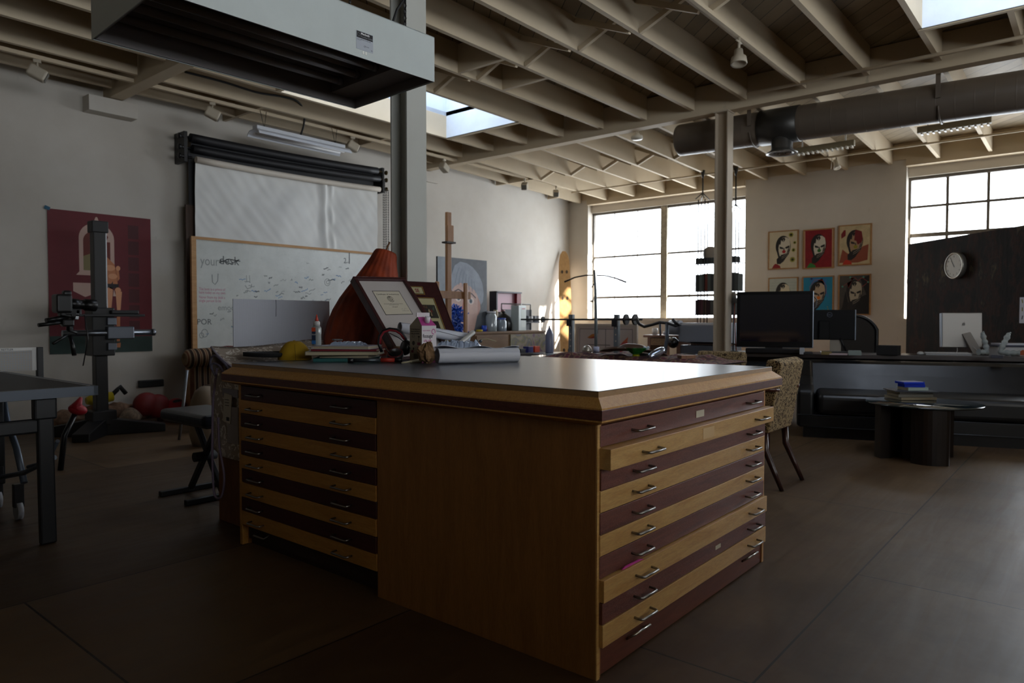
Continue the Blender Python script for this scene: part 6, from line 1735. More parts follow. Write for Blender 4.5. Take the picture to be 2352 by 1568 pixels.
# ---------------------------------------------------------------- dining table and leopard chairs behind the cabinet
M_DKW = wood('dark chair wood', '2a100d', '3d1a15', (6, 6, 1), .3, coat=.3)
M_LEOC = leopard('tan leopard print', 'a18a66', '100c09', '5c3f28', 60, .85, 0.24)
TTZ = .75
t = thing('dark_table', 'dark glossy topped table hidden behind the cabinet, holding the cloth and hat', 'table', (5.65, 3.2, 0))
MB(t).bx(5.12, 6.13, 2.12, 4.45, TTZ-.035, TTZ, .004).build('tabletop', plain('glossy dark top', '10161c', .06, spec=.7), t)
MB(t).bx(5.14, 6.11, 2.14, 4.43, TTZ-.10, TTZ-.036).build('apron', M_DKW, t)
for x in (5.2, 6.05):
    for y in (2.2, 4.36): MB(t).bx(x-.03, x+.03, y-.03, y+.03, 0, TTZ-.1, .003).build('leg', M_DKW, t)
def make_chair(name, label, loc, rz):
    """local: seat faces +y, back plane at y=0"""
    t = thing(name, label, 'chair', loc, rz, 'leopard print dining chairs')
    w = .225
    mb = MB(); mb.prism([(-.08, .835), (-.03, .86), (.02, .85), (.10, .42), (.06, .375), (.0, .37)], -w, w, plane_frame((0, 0, 0), (0, 1, 0), (0, 0, 1)))
    mb.build('backrest', M_LEOC, t, [('BEVEL', dict(width=.012, segments=3, limit_method='ANGLE'))])
    MB().box((0, .28, .43), (.46, .48, .12), None, .03, 3).build('seat', M_LEOC, t)
    for s in (-1, 1):
        mb = MB(); mb.tube([(s*.195, .04, .38), (s*.195, .03, .25), (s*.20, -.03, .12), (s*.205, -.085, .0)], [.024, .022, .018, .014], 10); mb.build('leg', M_DKW, t)
        mb = MB(); mb.tube([(s*.195, .48, .38), (s*.195, .49, .2), (s*.195, .5, .0)], [.022, .018, .014], 10); mb.build('leg', M_DKW, t)
        mb = MB(); mb.tube([(s*.18, -.045, .655), (s*.235, -.035, .66), (s*.255, .03, .665), (s*.26, .2, .665), (s*.25, .38, .65), (s*.235, .42, .56), (s*.23, .43, .47)], [.012, .016, .018, .018, .018, .016, .016], 10); mb.build('arm', plain('chair arm wood', '4a241c', .3, coat=.3), t)
    return t
ch = make_chair('leopard_chair', 'leopard print armchair with dark curved legs at the near right corner of the dark table', (4.845, 1.66, 0), 0)
dup(ch, (6.38, 2.75, -.04), R(90), 'leopard print chair beyond the dark table, half hidden by the slim column', 'leopard print dining chairs')
dup(ch, (4.56, 4.10, 0), R(-90), 'leopard print chair whose top shows right of the big paper roll', 'leopard print dining chairs')
# crumpled cloth
t = thing('patterned_cloth', 'crumpled burgundy and tan patterned cloth spread on the dark table', 'cloth', (5.6, 3.1, TTZ))
def clothm():
    mt, nt, b = new_mat('burgundy pattern'); v = coords(nt); vo = nd(nt, 'ShaderNodeTexVoronoi', Scale=16.0); nt.links.new(v, vo.inputs['Vector'])
    nt.links.new(ramp(nt, vo.outputs['Distance'], [(.2, '5c2434'), (.35, '6e3040'), (.42, '8a7050'), (.6, '4a2a30')]), b.inputs['Base Color']); b.inputs['Roughness'].default_value = .9; return mt
def cf(u, v):
    x = 5.3+.72*v; y = 2.35+1.8*u
    e = min(1, 7*u, 7*(1-u), 6*v, 6*(1-v))
    z = TTZ+.004+e*(.035+.04*abs(NZ.noise(Vector((x*3, y*3, 2))))+.02*NZ.noise(Vector((x*9, y*9, 5))))
    return (x+.03*NZ.noise(Vector((y*4, 0, 0))), y, max(z, TTZ+.003))
MB(t).grid(cf, 60, 26).build('cloth', clothm(), t)
def tz_(px, py, z=TTZ+.06): return at(px, py, 'z', z)
# hat
c = ptd(1455, 808, 6.3)
t = thing('leather_hat', 'brown curved leather hat with upturned brim lying on the patterned cloth', 'hat', (c.x, c.y, TTZ+.06), rz0)
mb = MB()
def hat(u, v):
    a = u*2*PI; r = v
    X = .24*r*math.cos(a)*1.25; Y = .17*r*math.sin(a)
    z = .07*math.exp(-(r*2.0)**4)*1.2+.05*r*r*abs(math.sin(a))+.035*math.cos(a)*-r*.6+.0
    return (X, Y, z)
mb.grid(hat, 36, 14); mb.build('hat_felt', plain('hat brown', '4a3324', .5), t, [('SOLIDIFY', dict(thickness=.006))])
mb = MB(); mb.tube([(.24*.42*math.cos(a)*1.25, .17*.42*math.sin(a), .055) for a in [2*PI*k/24 for k in range(24)]], .006, 6, closed=True); mb.build('hat_band', plain('hat band', '241610', .6), t)
c = ptd(1461, 806, 6.18)
t = thing('green_glass_bowl', 'small green glass bowl with scalloped rim sitting on the hat', 'bowl', (c.x, c.y, c.z-.01))
mt, nt, b = new_mat('green glass'); b.inputs['Base Color'].default_value = lin('1f8a34'); b.inputs['Roughness'].default_value = .08; b.inputs['Transmission Weight'].default_value = .5; b.inputs['Specular IOR Level'].default_value = .8
MB().lathe([(.03, -.02), (.045, -.01), (.07, .01), (.095, .035), (.10, .04), (.09, .036), (.06, .015), (.0, .0)], n=48, wob=lambda a, z: 1+(.12*math.sin(a*8) if z > .02 else 0)).build('bowl', mt, t)
MB().lathe([(.0, -.04), (.035, -.04), (.03, -.02), (.0, -.018)], n=20).build('foot', plain('yellow green glass', 'a8a818', .1, spec=.9), t)
c2 = ptd(1484, 800, 6.15); t = thing('glass_beads', 'cluster of clear glass beads on the rim of the green bowl', 'beads', tuple(c2))
for k in range(5): MB().ball((.018*math.cos(k*1.3), .018*math.sin(k*1.3), .008*math.sin(k*2)), .013, 12).build('bead', plain('clear glassy bead', 'a8b4c4', .05, spec=1), t)
a, b_ = ptd(1490, 820, 6.05), ptd(1525, 802, 6.15)
t = thing('chrome_tube', 'short iridescent silver tube lying tilted right of the green bowl', 'tube', tuple(a))
MB(t).tube([a+(b_-a)*k/8 for k in range(9)], [.02, .028, .032, .034, .034, .034, .033, .03, .02], 18).build('tube', plain('chrome foil', 'c8d2e6', .15, metal=.9), t)
mb = MB(t); mb.tube([a+(b_-a)*.35+(_R*.035*math.cos(q)+_U*.035*math.sin(q)) for q in [2*PI*k/16 for k in range(16)]], .002, 5, closed=True); mb.build('ring', M_DARK, t)
a = ptd(1560, 826, 5.9); b_ = ptd(1590, 822, 5.95)
o = thing('wood_block', 'tan wooden block at the right end of the patterned cloth', 'block', (a.x, a.y, TTZ+.02), rz0+.2)
MB().bx(0, .13, -.04, .04, 0, .05, .004).build('block_body', wood('tan wood', '7a5238', '93684a', (9, 9, 1), .6), o)
# tray, dome and cup
a = ptd(1348, 812, 6.75)
t = thing('black_tray', 'thin black tray sticking out at the left end of the cloth', 'tray', (a.x, a.y, TTZ+.03), rz0)
MB().bx(-.14, .14, -.1, .1, .0, .012, .004).build('base', M_BLK, t)
mb = MB(); mb.tube([(-.14, -.1, .012), (.14, -.1, .012), (.14, .1, .012), (-.14, .1, .012)], .006, 6, closed=True); mb.build('rim', M_BLK, t)
t = thing('silver_dome', 'small silver dome standing on the black tray', 'dome', tuple(Vector((a.x, a.y, TTZ+.047))+Vector((_R.x, _R.y, 0))*0), rz0)
MB().lathe([(.0, .075), (.02, .072), (.038, .055), (.045, .03), (.047, .0), (.0, .0)], n=26).build('dome_shell', plain('silver satin', 'b0aba0', .3, metal=.7), t); MB().lathe([(.05, 0), (.05, .006), (.045, .006)], n=26).build('rim', plain('silver satin', 'b0aba0', .3, metal=.7), t)
t = thing('white_cup', 'small white cup right beside the silver dome', 'cup', tuple(Vector((a.x, a.y, TTZ+.047))+Vector((_R.x, _R.y, 0))*.09), rz0)
MB().lathe([(.0, .0), (.026, .0), (.028, .06), (.025, .06), (.023, .006), (.0, .004)], n=22).build('cup_body', plain('cup white', 'b9c0dc', .4), t)

# ---------------------------------------------------------------- easel and self-portrait
M_EAS = wood('easel wood', '8a5f3c', 'a3764c', (8, 8, 1), .5)
ex = at(1030, 700, 'y', 6.0)
t = thing('studio_easel', 'tall light wooden studio easel standing before the grey-capped portrait', 'easel', (ex.x, 6.0, 0))
zt = at(1033, 488, 'y', 6.0).z; 
MB(t).bx(ex.x-.035, ex.x+.035, 5.98, 6.02, .3, zt, .004).build('mast', M_EAS, t)
z_ = at(1025, 556, 'y', 6.0).z
MB(t).bx(ex.x-.06, ex.x+.045, 5.95, 5.98, z_, z_+.20, .006).build('top_clamp', M_EAS, t)
MB(t).bx(ex.x-.12, ex.x+.03, 5.90, 5.99, z_-.02, z_, .003).build('clamp_shelf', plain('dark clamp', '3a3634', .5), t)
zc = at(1030, 678, 'y', 6.0).z
MB(t).bx(ex.x-.25, ex.x+.35, 5.96, 5.995, zc-.04, zc+.05, .003).build('crossbar', M_EAS, t)
px2 = at(1066, 700, 'y', 5.97).x; zp = at(1066, 650, 'y', 5.97).z
for x in (px2, ex.x-(px2-ex.x)):
    MB(t).bx(x-.03, x+.03, 5.93, 5.96, .02, zp, .012).build('upright', M_EAS, t)
MB(t).bx(ex.x-.35, ex.x+.36, 5.9, 6.05, .0, .05, .004).build('base_rail', M_EAS, t)
for x in (ex.x-.3, ex.x+.3): MB(t).bx(x-.03, x+.03, 5.6, 6.3, 0.0, .06, .004).build('foot', M_EAS, t)
MB(t).bx(ex.x-.3, ex.x+.3, 5.86, 5.95, .78, .81, .003).build('canvas_ledge', M_EAS, t)
yy_ = 7.1
A, B = at(1005, 588, 'y', yy_), at(1118, 600, 'y', yy_)
W_, z1, z0 = B.x-A.x, A.z, .93
t = thing('portrait_painting', 'large grey painting of a wide-eyed face under a grey knitted cap, right behind the easel', 'painting', (A.x, yy_, z0))
H_ = z1-z0
MB(t).bx(A.x, B.x, yy_, yy_+.03, z0, z1).build('stretcher', plain('black canvas edge', '16181b', .6), t)
M = plane_frame((A.x, yy_, z0), (1, 0, 0), (0, 0, 1)); mb = MB(t); S = lambda pts: [(u*W_, v*H_) for u, v in pts]
def L(c_, pts, k, dirt=0): mb.mat(plain('oil '+c_, c_, .55, dirt=dirt, dscale=7)); mb.flat(S(pts), M, .0004*k+.0005)
L('5c6168', [(0, 0), (1, 0), (1, 1), (0, 1)], 1, .35)
L('8a9298', [(0, 0), (.22, 0), (.2, .55), (.22, 1), (0, 1)], 2, .2)
L('c9a79c', [(.28, .0), (.26, .35), (.28, .62), (.4, .70), (.75, .62), (.82, .5), (.80, .25), (.72, .0)], 3, .2)
L('b08478', [(.80, .50), (.85, .48), (.86, .32), (.80, .22)], 4)
L('8f97a3', [(.24, .54), (.22, .66), (.27, .78), (.33, .90), (.44, .955), (.58, .94), (.70, .89), (.82, .80), (.90, .68), (.93, .54), (.91, .42), (.87, .38), (.82, .46), (.76, .56), (.62, .64), (.44, .67), (.33, .62)], 5, .3)
for q in range(7): L('6f7885', strip([(.34+.07*q, .66-.02*q), (.37+.06*q, .78-.02*q), (.42+.05*q, .88-.03*q)], .012), 6)
L('e0cfc8', circ(.40, .47, .065, .055), 6); L('d8c4bc', circ(.66, .43, .065, .05), 6)
L('4a6070', circ(.405, .465, .03, .032), 7); L('4a6070', circ(.655, .425, .03, .03), 7); L('15181b', circ(.405, .465, .014, .016), 8); L('15181b', circ(.655, .425, .014, .016), 8)
L('4b3f40', strip([(.32, .55), (.40, .58), (.48, .55)], .018), 7); L('4b3f40', strip([(.58, .52), (.67, .53), (.76, .47)], .018), 7)
L('b0685c', [(.50, .45), (.55, .43), (.58, .28), (.50, .24), (.46, .28)], 6); L('9a4a44', circ(.52, .25, .05, .03), 7)
mb.build('picture', None, t, fix=False)
a = at(1046, 735, 'y', 6.6)
t = thing('blue_tinsel', 'bunch of shiny dark blue tinsel between the easel uprights', 'tinsel', tuple(a), 0, kind='stuff')
mb = MB(t); r3 = random.Random(9)
for k in range(420):
    p_ = a+Vector((r3.uniform(-.12, .12), r3.uniform(-.08, .08), r3.uniform(-.22, .18))); q_ = p_+Vector((r3.uniform(-.05, .05), r3.uniform(-.04, .04), r3.uniform(-.05, .05)))
    mb.beam(p_, q_, .02, .012)
mb.build('strands', plain('blue tinsel', '1b4aa8', .4), t)
o = MB().bx(a.x-.14, a.x+.14, 6.5, 6.72, 0, a.z-.2, .005).build('small_stand', M_DKW); prop(o, 'dark box stand under the blue tinsel', 'stand')

# ---------------------------------------------------------------- paint cart, jars and mirror
def P7(px, py, y=7.15): return at(px, py, 'y', y)
zt = P7(1150, 760).z
xl, xr = P7(1068, 760).x, P7(1228, 760).x
t = thing('paint_cabinet', 'low brown work cabinet with a paint-smeared end panel under the jars', 'cabinet', ((xl+xr)/2, 7.15, 0))
MB(t).bx(xl, xr, 6.95, 7.6, .12, zt-.03).build('body', wood('cabinet brown', '6b4f36', '80603f', (1, 6, 6), .6), t)
MB(t).bx(xl-.02, xr+.02, 6.93, 7.62, zt-.03, zt, .003).build('top', wood('cabinet brown', '6b4f36', '80603f', (1, 6, 6), .6), t)
MB(t).bx(xl+.02, (xl+xr)/2-.1, 6.935, 6.95, zt-.30, zt-.06, .002).build('drawer', wood('cabinet brown', '6b4f36', '80603f', (1, 6, 6), .6), t)
def smear():
    mt, nt, b = new_mat('smeared paint'); v = coords(nt); n = nd(nt, 'ShaderNodeTexNoise', Scale=4.0, Detail=5.0, Distortion=2.0); nt.links.new(v, n.inputs['Vector'])
    nt.links.new(ramp(nt, n.outputs[0], [(.2, '3f3446'), (.36, '6f4f62'), (.46, '8a8070'), (.55, '77704a'), (.62, '5a5668'), (.75, 'a09a6a')]), b.inputs['Base Color']); return mt
MB(t).bx((xl+xr)/2-.05, xr, 6.93, 6.945, zt-.55, zt-.05).build('smeared_panel', smear(), t)
for x in (xl+.05, xr-.05):
    for y in (7.0, 7.55): MB(t).cyl((x, y, 0), (x, y, .12), .02, n=10).build('leg', M_BLK, t)
def rack(px0, px1, pt, pm, label, y=7.35):
    x0, x1 = P7(px0, 740, y).x, P7(px1, 740, y).x; z1 = P7(px0, pt, y).z; z2 = P7(px0, pm, y).z
    t = thing('desk_rack', label, 'rack', ((x0+x1)/2, y, zt), 0, 'black shelf racks on the paint cabinet')
    MB(t).bx(x0, x1, y+.12, y+.14, zt, z2).build('back_panel', plain('rack grey', '2c2f37', .5), t)
    MB(t).bx(x0-.02, x1+.02, y-.12, y+.12, z2-.22, z2-.205).build('shelf', plain('rack grey', '2c2f37', .5), t)
    for xx in (x0+.006, x1-.006):
        for yy in (y-.11, y+.11): MB(t).bx(xx-.006, xx+.006, yy-.006, yy+.006, zt, z2-.2 if yy < y else z2).build('corner_post', plain('rack grey', '2c2f37', .5), t)
    MB(t).tube([(x0, y+.13, z2), (x0, y+.13, z1), (x1, y+.13, z1), (x1, y+.13, z2)], .010, 8).build('top_rail', M_BLK, t)
    return x0, x1, z2-.205
r1 = rack(1074, 1131, 700, 712, 'black shelf rack with paint tins left on the paint cabinet')
r2_ = rack(1166, 1232, 697, 710, 'black shelf rack with small tins right on the paint cabinet')
r4 = random.Random(11)
def jar(x, y, z, r, h, c_, lidc, label, gl=False):
    t = thing('jar' if gl else 'paint_tin', label, 'jar' if gl else 'tin', (x, y, z), 0, 'jars and tins of the paint cabinet')
    MB().lathe([(.0, 0), (r, 0), (r*1.02, .01), (r*1.02, h*.75), (r*.8, h*.85), (r*.8, h*.9), (0, h*.9)] if gl else [(.0, 0), (r, 0), (r, h*.93), (0, h*.93)], n=18).build('body', plain('jar '+c_, c_, .15 if gl else .4, spec=.9 if gl else .5), t)
    MB().lathe([(.0, h*.9), (r*.86, h*.9), (r*.86, h), (0, h)], n=18).build('lid', plain('lid '+lidc, lidc, .4), t)
# jars in front
for (px, pb, w_, h_, c_, l_, lb, gl) in ((1128, 759, .085, .30, '8b9498', 'b8bcc0', 'tall glass jar with a pale lid in front of the left rack', True), (1152, 759, .075, .20, '7d8894', '4a5fae', 'glass jar with a blue lid between the two racks', True),
        (1112, 745, .04, .09, '1f46b0', '1f46b0', 'small bright blue tin left of the tall glass jar', False), (1101, 758, .05, .03, 'b09a1e', 'c8b428', 'flat yellow tin at the left front of the paint cabinet', False), (1115, 758, .03, .06, '8a1f24', '8a1f24', 'small red tin beside the tall glass jar', False)):
    q = P7(px, pb, 7.03); jar(q.x, 7.03, zt, w_, h_, c_, l_, lb, gl)
q = P7(1189, 758, 7.08)
t = thing('solvent_can', 'large pale rectangular solvent can in front of the right rack', 'can', (q.x, 7.06, zt), .15)
MB().bx(-.12, .12, -.07, .07, 0, .40, .01).build('body', plain('can grey green', 'a8b0ad', .35), t); MB().bx(-.04, .10, -.0715, -.07, .06, .36).build('label_area', plain('can label', 'b9bfb8', .5), t)
MB().cyl((.05, 0, .40), (.05, 0, .43), .025, n=14).build('cap', plain('can cap', 'c9c5c0', .4), t); MB().bx(-.02, .08, -.0725, -.0715, .34, .355).build('red_print', plain('can red', 'a04a5a', .5), t)
q = P7(1168, 750, 7.1)
t = thing('black_funnel', 'black rounded metal vessel between the blue-lidded jar and the pale can', 'vessel', (q.x-.02, 7.18, zt))
MB().lathe([(.0, 0), (.13, 0), (.13, .12), (.10, .22), (.04, .27), (0, .28)], n=24).build('body', M_BLKS, t); MB().lathe([(.0, .28), (.03, .28), (.03, .31), (0, .31)], n=14).build('knob', M_BLKS, t)
cl = ['8a7350', 'a08a60', 'b09a5a', '6f5a44', '9a3a44', 'b8a890', '7c8290', 'c0b8a0', '5a4a3c', 'a86a70']
wn = ['brown', 'tan', 'ochre', 'umber', 'crimson', 'cream', 'grey', 'pale', 'dark brown', 'pink']
for k in range(7):
    x = r1[0]+.04+k*(r1[1]-r1[0]-.06)/6.5; jar(x, 7.30+.03*(k % 2), r1[2], .036, r4.uniform(.10, .2), cl[k], cl[(k+3) % 10], wn[k]+' paint tin standing %s from the left on the left black rack' % ['one', 'two', 'three', 'four', 'five', 'six', 'seven'][k])
for k in range(5):
    x = r2_[0]+.32+k*(r2_[1]-r2_[0]-.36)/4.4; jar(x, 7.27, r2_[2], .034, .10, ['c9c9cc', '4a4f58', 'c9c9cc', '6b7078', 'b8b8bc'][k], '2b2d33', ['white', 'slate', 'whitish', 'mid grey', 'light grey'][k]+' small tin in the row of five on the right black rack')
for k in range(4):
    x = (r1[1]+r2_[0])/2-.12+k*.09; jar(x, 7.42, zt, .04, .30+.03*(k % 2), cl[(k+4) % 10], cl[(k+6) % 10], wn[(k+4) % 10]+' tall tin in the gap between the two black racks')
q0, q1 = at(1135, 672, 'y', 7.9), at(1189, 706, 'y', 7.9)
t = thing('red_tray_picture', 'pink-faced shallow box with dark red sides propped up behind the paint cabinet', 'picture', (q0.x, 7.9, q1.z-.1), 0)
x0, x1, z1, z0 = q0.x, q1.x, q0.z, q1.z-.12
MB(t).bx(x0, x1, 7.9, 7.98, z0, z1).build('backing', plain('pink panel', 'b98a98', .4), t)
mb = MB(t); mb.bx(x0-.03, x0, 7.82, 7.98, z0, z1+.02).bx(x0-.03, x1+.02, 7.82, 7.98, z1, z1+.025); mb.build('dark_edge', plain('dark frame edge', '1d1a2c', .5), t)
MB(t).bx(x1-.09, x1+.02, 7.84, 7.9, z0, z1).build('red_side', plain('crimson side', '7a0f1c', .5), t)
o = MB().bx(x0+.05, x1-.05, 7.82, 8.0, 0, z0-.002).build('storage_box', plain('brown storage box', '5c4636', .7)); prop(o, 'tall brown storage box behind the paint cabinet below the pink-faced picture', 'box')
# stool with bottle
s0, s1 = at(1237, 812, 'y', 6.3), at(1299, 812, 'y', 6.3)
t = thing('metal_stool', 'thin black metal stool right of the paint cabinet', 'stool', ((s0.x+s1.x)/2, 6.3, 0))
zz = s0.z
MB(t).bx(s0.x, s1.x, 6.15, 6.45, zz-.015, zz, .004).build('seat', M_GUN, t)
for x in (s0.x+.02, s1.x-.02):
    for y in (6.17, 6.43): MB(t).tube([(x, y, zz-.01), (x+(.05 if x > (s0.x+s1.x)/2 else -.05), y, 0)], .011, 8).build('leg', M_BLK, t)
q = at(1262, 800, 'y', 6.3)
t = thing('grey_bottle', 'tall grey pointed bottle standing on the metal stool', 'bottle', (q.x, 6.3, zz))
MB().lathe([(.0, 0), (.06, 0), (.062, .02), (.062, .27), (.04, .33), (.012, .38), (0, .38)], n=20).build('body', plain('bottle grey', '6b7088', .3), t); MB().lathe([(.0, .375), (.013, .375), (.011, .41), (0, .41)], n=12).build('nozzle', plain('nozzle grey', '8a8a92', .4), t)
q = at(1240, 790, 'y', 6.6)
for (dx, c_, nm, lb) in ((0, 'c2401c', 'orange_box', 'small orange box beside the metal stool'), (-.16, '2a2c6a', 'navy_box', 'small navy and white box left of the orange box'), (-.34, '1c1d22', 'black_toolbox', 'low black toolbox behind the leopard chair top')):
    t = thing(nm, lb, 'box', (q.x+dx-.1, 6.62, .62), 0); h_ = .09 if nm != 'black_toolbox' else .06
    MB().bx(-.06, .06, -.05, .05, 0, h_*.75, .004).build('body', plain(nm+' side', c_, .5), t); MB().bx(-.062, .062, -.052, .052, h_*.76, h_, .003).build('lid', plain(nm+' lid', c_, .4), t)
o = MB().bx(q.x-.65, q.x+.08, 6.5, 6.8, 0, .62, .004).build('low_shelf_unit', plain('dark shelf unit', '2b2522', .7)); prop(o, 'low dark shelf unit between the paint cabinet and the metal stool', 'shelf')

# ---------------------------------------------------------------- tall plank in the corner
t = thing('wooden_ski_plank', 'tall narrow pale wooden board with paired holes leaning into the far corner', 'board', (11.15, 7.6, 0))
b0 = Vector((10.62, 7.52, .0)); tp = at(1306, 557, 'x', 11.50); tp = Vector((11.42, 8.02, 2.44))
d = (tp-b0); M = plane_frame(b0, Vector((_R.x, _R.y, 0)), d); L_ = d.length
po = [(-.115, 0), (.115, 0), (.115, L_*.75), (.10, L_*.92), (.075, L_*.97), (.03, L_), (-.03, L_), (-.075, L_*.97), (-.10, L_*.92), (-.115, L_*.75)]
mb = MB(t); mb.prism(po, -.02, .02, M); mb.build('board', wood('plank wood', 'b58a58', 'cfa36c', (9, 9, 1), .45), t)
for v_ in (.09, .22, .62, .83):
    for s in (-1, 1): MB(t).prism(circ(s*.045, L_*v_, .022, .035, 14), .021, .024, M).build('hole', plain('plank hole', '4a3a2a', .7), t)

# ---------------------------------------------------------------- barbell rack, lamp stand, framed art, bike, plotter, shelf
t = thing('squat_rack', 'pair of drilled grey steel rack posts by the far window', 'gym rack', (8.5, 5.55, 0))
for px in (1313, 1417):
    q = at(px, 722, 'x', 8.5)
    MB(t).bx(8.47, 8.53, q.y-.035, q.y+.035, 0, q.z, .004).build('post', plain('rack post', '6f767b', .45, metal=.4), t)
    MB(t).bx(8.2, 8.8, q.y-.03, q.y+.03, 0, .05, .004).build('foot', M_GUN, t)
    MB(t).bx(8.43, 8.47, q.y-.045, q.y+.045, 1.02, 1.12, .004).build('bar_hook', M_BLK, t)
    for k in range(8): MB(t).cyl((8.468, q.y, q.z-.1-k*.09), (8.472, q.y, q.z-.1-k*.09), .011, n=10).build('hole', plain('rack hole', 'b9a898', .5), t)
t = thing('barbell', 'long thin dark barbell resting across the rack posts', 'barbell', (8.45, 5.6, 1.12))
za_ = 1.116
MB(t).cyl((8.45, 4.75, za_), (8.45, 6.85, za_), .013, n=12).build('bar', M_BLK, t)
for y in (6.43, 5.0, 4.86): MB(t).cyl((8.45, y-.012, za_-.0), (8.45, y+.012, za_-.0), .045 if y > 6 else .075, n=20).build('collar', M_BLKS, t)
t = thing('two_armed_lamp_stand', 'tall thin floor stand with two drooping black arms before the far window', 'lamp stand', (8.0, 5.19, 0))
q = at(1368, 620, 'x', 8.0)
MB(t).tube([(8.0, q.y-.01, 0), (8.0, q.y-.01, 1.0), (8.0, q.y, 1.5), (8.0, q.y+.02, q.z)], [.022, .022, .018, .014], 12).build('pole', plain('stand pole', '5f6567', .4, metal=.5), t)
for pts in ([(1362, 632), (1345, 632), (1320, 637), (1297, 647)], [(1370, 632), (1392, 633), (1415, 639), (1438, 648)]):
    P_ = [at(*w_, 'x', 8.0) for w_ in pts]; arm = MB(t).tube(P_, [.009, .009, .01, .013], 8).build('arm', M_BLKS, t)
mb = MB(t); mb.tube([at(1365, 640, 'x', 8.0), at(1366, 650, 'x', 8.0), at(1362, 655, 'x', 8), at(1359, 660, 'x', 8)], .008, 6); mb.tube([at(1359, 660, 'x', 8), at(1358, 688, 'x', 8)], .003, 5); mb.cyl(at(1358, 690, 'x', 8), at(1358, 693, 'x', 8), .03, .02, 12); mb.build('pendant', M_BLKS, t)
MB(t).lathe([(.0, 0), (.22, 0), (.22, .02), (.05, .04), (0, .04)], (8.0, q.y-.01, 0), n=26).build('base', M_BLK, t)
# framed art
a, b_ = at(1321, 743, 'x', 9.6), at(1463, 745, 'x', 9.6); zb_ = .45; zt_ = a.z
t = thing('framed_artwork', 'wide white framed artwork with orange and red feather shapes leaning by the far window', 'picture', (9.6, a.y, zb_))
W_ = a.y-b_.y; H_ = zt_-zb_; M = plane_frame((9.6, a.y, zb_), (0, -1, 0), (0, 0, 1))
mb = MB(t)
for q_ in ((0, W_, 0, .05), (0, W_, H_-.05, H_), (0, .05, .05, H_-.05), (W_-.05, W_, .05, H_-.05)): mb.prism([(q_[0], q_[2]), (q_[1], q_[2]), (q_[1], q_[3]), (q_[0], q_[3])], -.04, 0, M)
mb.build('frame', plain('pale frame', 'b3a597', .5), t)
mb = MB(t)
def L(c_, pts, k): mb.mat(plain('print '+c_, c_, .6)); mb.flat(pts, M, -.012+.0005*k)
L('b9a79d', [(0.04, .04), (W_-.04, .04), (W_-.04, H_-.04), (.04, H_-.04)], 0); L('6a625e', [(.08, .08), (W_-.08, .08), (W_-.08, H_-.08), (.08, H_-.08)], 1); L('b9aaa2', [(.09, .08), (W_-.09, .08), (W_-.09, H_-.09), (.09, H_-.09)], 2)
L('6a625e', [(W_*.5, .1), (W_*.5+.012, .1), (W_*.5+.012, H_-.09), (W_*.5, H_-.09)], 3); L('6a625e', [(W_*.2, H_*.42), (W_*.58, H_*.42), (W_*.58, H_*.42+.014), (W_*.2, H_*.42+.014)], 3)
L('b06a20', [(W_*.2, H_*.62), (W_*.28, H_*.72), (W_*.36, H_*.74), (W_*.38, H_*.66), (W_*.28, H_*.6)], 3); L('2b2522', [(W_*.33, H_*.84), (W_*.38, H_*.86), (W_*.38, H_*.74), (W_*.34, H_*.72)], 4); L('8a2a20', [(W_*.22, H_*.6), (W_*.34, H_*.68), (W_*.38, H_*.62)], 4)
L('a8343c', [(W_*.68, H_*.35), (W_*.84, H_*.62), (W_*.86, H_*.40), (W_*.72, H_*.2), (W_*.60, H_*.1)], 3); L('c0603a', [(W_*.76, H_*.5), (W_*.86, H_*.66), (W_*.85, H_*.52)], 4); L('8a3038', [(W_*.35, H_*.35), (W_*.46, H_*.1), (W_*.42, H_*.08)], 4)
mb.build('print', None, t, fix=False)
o = MB().bx(9.62, 9.9, b_.y+.1, a.y-.1, 0, zb_-.002).build('low_bench', M_DKW); prop(o, 'low dark bench under the wide framed artwork', 'bench')
o.location.x = -.1
# exercise bike
q = at(1540, 760, 'x', 8.3)
t = thing('exercise_bike', 'black exercise bike with wide curved handlebars behind the dark table', 'exercise bike', (8.3, q.y, 0))
def bp(px, py, x=8.3): return at(px, py, 'x', x)
MB(t).tube([bp(1462, 732), bp(1468, 744), bp(1480, 750), bp(1500, 745), bp(1516, 740), bp(1535, 742), bp(1552, 748), bp(1562, 747), bp(1552, 742), bp(1545, 733)], .02, 10).build('handlebar', M_BLKS, t)
MB(t).tube([bp(1532, 742), bp(1532, 780), bp(1528, 800), (8.3, bp(1526, 820).y, .4)], .024, 10).build('stem', M_GUN, t)
MB(t).tube([bp(1516, 742), bp(1517, 770)], .014, 8).build('post', M_GUN, t)
mb = MB(t); y0 = bp(1532, 800).y; mb.bx(8.22, 8.38, y0-.35, y0+.25, .12, .62, .06, 4); mb.build('body', plain('bike body', '4a4f5c', .4), t)
MB(t).cyl((8.2, y0-.1, .36), (8.4, y0-.1, .36), .24, n=28).build('flywheel', M_BLKS, t)
for dy in (-.45, .3): MB(t).bx(8.05, 8.55, y0+dy-.03, y0+dy+.03, 0, .06, .01).build('foot', M_BLK, t)
MB(t).bx(8.27, 8.33, y0-.45, y0+.3, .06, .12, .01).build('base_bar', M_BLK, t)
MB(t).lathe([(.0, 0), (.06, .0), (.10, .03), (.12, .06), (0, .07)], (8.3, y0-.3, .62), n=20).build('saddle', M_BLKS, t)
